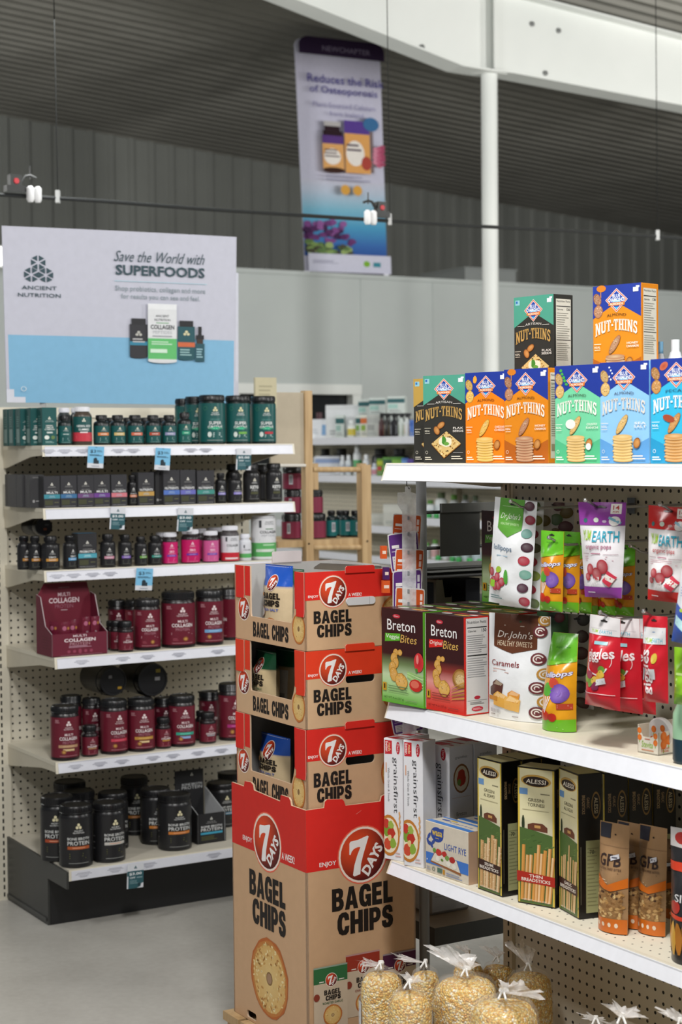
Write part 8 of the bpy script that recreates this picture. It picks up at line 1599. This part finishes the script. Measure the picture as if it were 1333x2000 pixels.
# ------------------------------------------------------------------ hanging strip at the shelf end
t = root('clip_strip', 'frosted plastic strip of hanging cards at the shelf corner', 'merchandising strip')
n_ = -V((sin(.25), -cos(.25), 0)); S0 = atp(798, 1000, D1, SR + .045); a_ = .28; nn = V((-sin(a_), cos(a_), 0)); cc = nn.dot(S0)
def st(x, y): return atp(x, y, nn, cc)
def stp(m, pts, th, col, mat, off=0.0):
    q = [st(*p_) - nn * off for p_ in pts]; n = len(q); m.add(q + [p_ + nn * th for p_ in q], [tuple(range(n)), tuple(reversed(range(n, 2 * n)))] + [(i, n + i, n + (i + 1) % n, (i + 1) % n) for i in range(n)], hx(col), mat)
m = MB(); stp(m, [(784, 1440), (811, 1440), (810, 1000), (810, 964), (800, 961), (800, 950), (789, 950), (789, 961), (774, 962), (774, 985), (783, 1000)], .0012, 'eceef0', 'strip', .012); obj('strip', m, t)
for y in (1008, 1039, 1075, 1115, 1150, 1175): m = MB(); stp(m, [(793, y + 7), (797, y + 7), (797, y), (793, y)], .0006, '8a8c90', 'plastic', .0135); obj('clip', m, t)
m = MB(); q = st(795, 938); m.tube([V((q.x, q.y, RZ['S1'] - .03)), st(793, 948) - nn * .008, st(796, 955) - nn * .014, st(799, 950) - nn * .014], .0012, 6, '6a6a6a', 'chrome'); obj('wire_hook', m, t)
def card(pts, c, off, lab, dark=False):
    m = MB(); cx = sum(p_[0] for p_ in pts) / 4; cy = sum(p_[1] for p_ in pts) / 4
    def inset(k, rd=.1):
        o = []
        for i, p_ in enumerate(pts):
            a_, b_ = pts[i - 1], pts[(i + 1) % 4]; qx = lambda t_, e: (p_[0] + (e[0] - p_[0]) * t_, p_[1] + (e[1] - p_[1]) * t_)
            o += [qx(rd, a_), (qx(rd * .3, a_)[0] * .5 + qx(rd * .3, b_)[0] * .5, qx(rd * .3, a_)[1] * .5 + qx(rd * .3, b_)[1] * .5), qx(rd, b_)]
        return [(cx + (x - cx) * k, cy + (y - cy) * k) for x, y in o]
    stp(m, inset(1), .0008, 'dcdad8', 'card', off); stp(m, inset(.94), .0002, c, 'card', off + .0006)
    L = lambda u, v: tuple((pts[0][k] * (1 - u) + pts[1][k] * u) * (1 - v) + (pts[3][k] * (1 - u) + pts[2][k] * u) * v for k in (0, 1))
    R_ = lambda u0, v0, u1, v1, cl, d=.0010: stp(m, [L(u0, v0), L(u1, v0), L(u1, v1), L(u0, v1)], .0001, cl, 'card', off + d)
    for k in range(3): R_(.84, .70 - .2 * k, .92, .86 - .2 * k, mix(c, 'ffffff', .65))
    R_(.10, .62, .34, .70, 'e8e4e2'); R_(.08, .53, .32, .55, mix(c, 'ffffff', .5)); R_(.08, .1, .34, .42, 'd4d0d0'); R_(.66, .1, .86, .35, 'd4d0d0')
    for k in range(4): R_(.12, .14 + .07 * k, .30, .16 + .07 * k, '8a8690', .0012)
    return tag(obj('hang_card', m), lab, 'card', 'orange and purple cards on the hanging strip')
OC, PC = 'c8521c', '5a2e7a'
card([(766, 1066), (822, 1073), (826, 1006), (770, 1003)], OC, -.006, 'topmost orange card on the hanging strip')
card([(766, 1120), (822, 1112), (817, 1036), (757, 1044)], PC, -.001, 'tilted purple card just under the topmost orange card')
card([(769, 1140), (824, 1141), (828, 1073), (772, 1071)], OC, .004, 'orange card in the middle of the hanging strip')
card([(766, 1195), (823, 1194), (823, 1110), (766, 1115)], PC, .006, 'purple card under the middle orange card')
card([(769, 1225), (826, 1225), (828, 1150), (771, 1145)], OC, .009, 'orange card just above the brown cracker box')
card([(768, 1300), (826, 1300), (826, 1185), (768, 1186)], PC, .003, 'purple card mostly hidden behind the brown cracker box')
card([(770, 1436), (828, 1425), (832, 1380), (762, 1395)], PC, .0, 'lowest purple card hanging under the middle shelf corner')
for x0, y0, x1, y1, c, l in ((749, 1067, 760, 1092, 'd85a24', 'small orange carton edge hanging left behind the tilted purple card'), (754, 1109, 765, 1133, '4a2260', 'small purple carton edge beside the red tray'), (752, 1135, 766, 1159, 'd85a24', 'small orange carton edge beside the red tray lug')):
    m = MB(); stp(m, [(x0, y1), (x1, y1), (x1, y0), (x0, y0)], .012, c, 'card', -.014); stp(m, [(x0 + 2, (y0 + y1) / 2 + 3), (x1 - 2, (y0 + y1) / 2 + 3), (x1 - 2, (y0 + y1) / 2 - 3), (x0 + 2, (y0 + y1) / 2 - 3)], .0001, 'f0d8c8', 'card', -.0135); tag(obj('hang_card', m), l.replace(' left', ''), 'card', 'orange and purple cards on the hanging strip')

# ------------------------------------------------------------------ bags of popping corn on the deck
def corn_bag(x, w, yt, b, lab, tx, ty, label=None, dim=False, knot=None, seed=1, tw=1.0):
    """clear bag: x, w body middle and width, yt its shoulder, (tx, ty) tip of the gathered neck"""
    P = GR.at(x, yt, b); r = w * dist(P) / F_PX / 2; H = P.z - .15; rg = random.Random(seed); t = root('corn_bag', lab, 'bag of popping corn', 'clear bags of popping corn on the deck'); n = 36
    wob = lambda a, z: 1 + .035 * sin(3 * a + seed) + .02 * sin(7 * a + 9 * z / H + seed) + .012 * sin(13 * a - 20 * z / H)
    def shell(k, prof, mat, col='e2a33a'):
        m = MB(); pts, fs = [], []
        for q, z in prof:
            for i in range(n): a = 2 * pi * i / n; rr_ = r * q * k * wob(a, z); pts.append((rr_ * sin(a), -rr_ * cos(a), z))
        L = len(prof)
        for j in range(L - 1):
            for i in range(n): fs.append((j * n + i, j * n + (i + 1) % n, (j + 1) * n + (i + 1) % n, (j + 1) * n + i))
        fs.append(tuple((L - 1) * n + i for i in range(n))); fs.append(tuple(reversed(range(n)))); m.add(pts, fs, hx(col), mat); return m
    K = [(.88, 0), (.97, .02), (.99, H * .3), (1, H * .6), (.98, H * .84), (.90, H * .94), (.72, H * .985), (.4, H * 1.0), (.1, H * 1.0)]
    obj('kernels', shell(.97, K, 'corn'), t, 80)
    F = [(.90, 0), (.99, .02), (1.0, H * .3), (1.01, H * .6), (1.0, H * .86), (.93, H * .955), (.74, H + .004), (.42, H + .011), (.18, H + .018), (.10, H + .025)]
    obj('film', shell(1.0, F, 'film'), t, 80)
    # gathered neck fanning out above the tie
    kz = H + .024; T = GR.at(tx, ty, b); ang = GR.rz; du = (T - P).dot(V((cos(ang), sin(ang), 0))); dz = T.z - .15 - kz
    m = MB(); nn_ = 44; vv = [i / 7 for i in range(8)]
    def nf(u, v): a = 2 * pi * u; q = r * (.09 + .52 * tw * v ** .75) * (1 + .30 * sin(6 * a + seed) * v + .28 * sin(13 * a + seed * 2) * v); return (du * v + q * sin(a) * (1 + .3 * v), -q * cos(a) * .55, kz - .004 + dz * v * (1 + .16 * sin(4 * a + seed) * v + .12 * sin(11 * a) * v))
    m.grid(nf, [i / nn_ for i in range(nn_ + 1)], vv, 'f0ece8', 'film_fold'); obj('neck', m, t, 80)
    m = MB(); kk = r * .12; m.lathe([(kk, -.004), (kk * 1.25, 0), (kk, .004)], 14, 'e8e6e2', 'plastic', ax=lambda p_: (p_[0], p_[1], p_[2] + kz)); m.tube([(kk, -kk * .6, kz), (kk + .02, -kk - .012, kz + .006), (kk + .036, -kk - .02, kz + .0)], .0022, 6, 'ecebe8', 'plastic'); m.tube([(kk * .5, -kk, kz), (kk + .012, -kk - .02, kz - .006)], .0022, 6, 'ecebe8', 'plastic'); obj('twist_tie', m, t)
    if label is not None:
        m = MB(); z0, z1 = H * .25, H * .78; f_ = lambda u, v, h: ((r * 1.035 + h) * sin(u / r + label), -(r * 1.035 + h) * cos(u / r + label), v); m.grid(lambda u, v: f_(u, v, 0), [r * (-.45 + .15 * i) for i in range(7)], [z0, z1], 'd6d6d8', 'card'); p = Pr(m, f_, 'card', .0006); p.lines(-r * .36, H * .42, r * .36, H * .74, 5, 'a8a8ae', .3); obj('label', m, t)
    put(t, (P.x, P.y, .1505), GR.rz); return t
corn_bag(745, 86, 1902, .47, 'clear corn bag with white label leaning by the display tower', 726, 1880, -.55, seed=1)
corn_bag(801, 86, 1940, .56, 'clear corn bag foremost in front of the tower corner', 806, 1905, -.75, seed=2, tw=.8)
corn_bag(832, 62, 1899, .40, 'clear corn bag second row between tower and the biggest bag', 786, 1868, seed=3)
corn_bag(912, 132, 1915, .43, 'biggest clear corn bag with wide splayed neck', 885, 1862, -.8, seed=4, tw=1.25)
corn_bag(985, 142, 1960, .545, 'clear corn bag foremost with pointed folded neck', 1020, 1928, seed=5, tw=.9)
corn_bag(1034, 92, 1904, .20, 'shaded corn bag with tall upright neck against the back panel', 1018, 1846, seed=6, tw=.9)
corn_bag(972, 70, 1888, .16, 'shaded corn bag at the very back in front of the gap', 963, 1852, seed=7, tw=1.0)
corn_bag(915, 62, 1880, .24, 'shaded corn bag with curled neck behind the biggest bag', 903, 1846, seed=8, tw=.8)
for x, w, yt, b, tx, ty, l in ((1215, 92, 2010, .46, 1222, 1968, 'clear corn bag beyond the gap showing its milky neck'), (1330, 84, 2020, .46, 1322, 1978, 'clear corn bag at the far end of the deck row'), (1165, 70, 2012, .30, 1162, 1986, 'clear corn bag just showing its neck behind the gap')):
    corn_bag(x, w, yt, b, l, tx, ty, seed=x, tw=1.3)
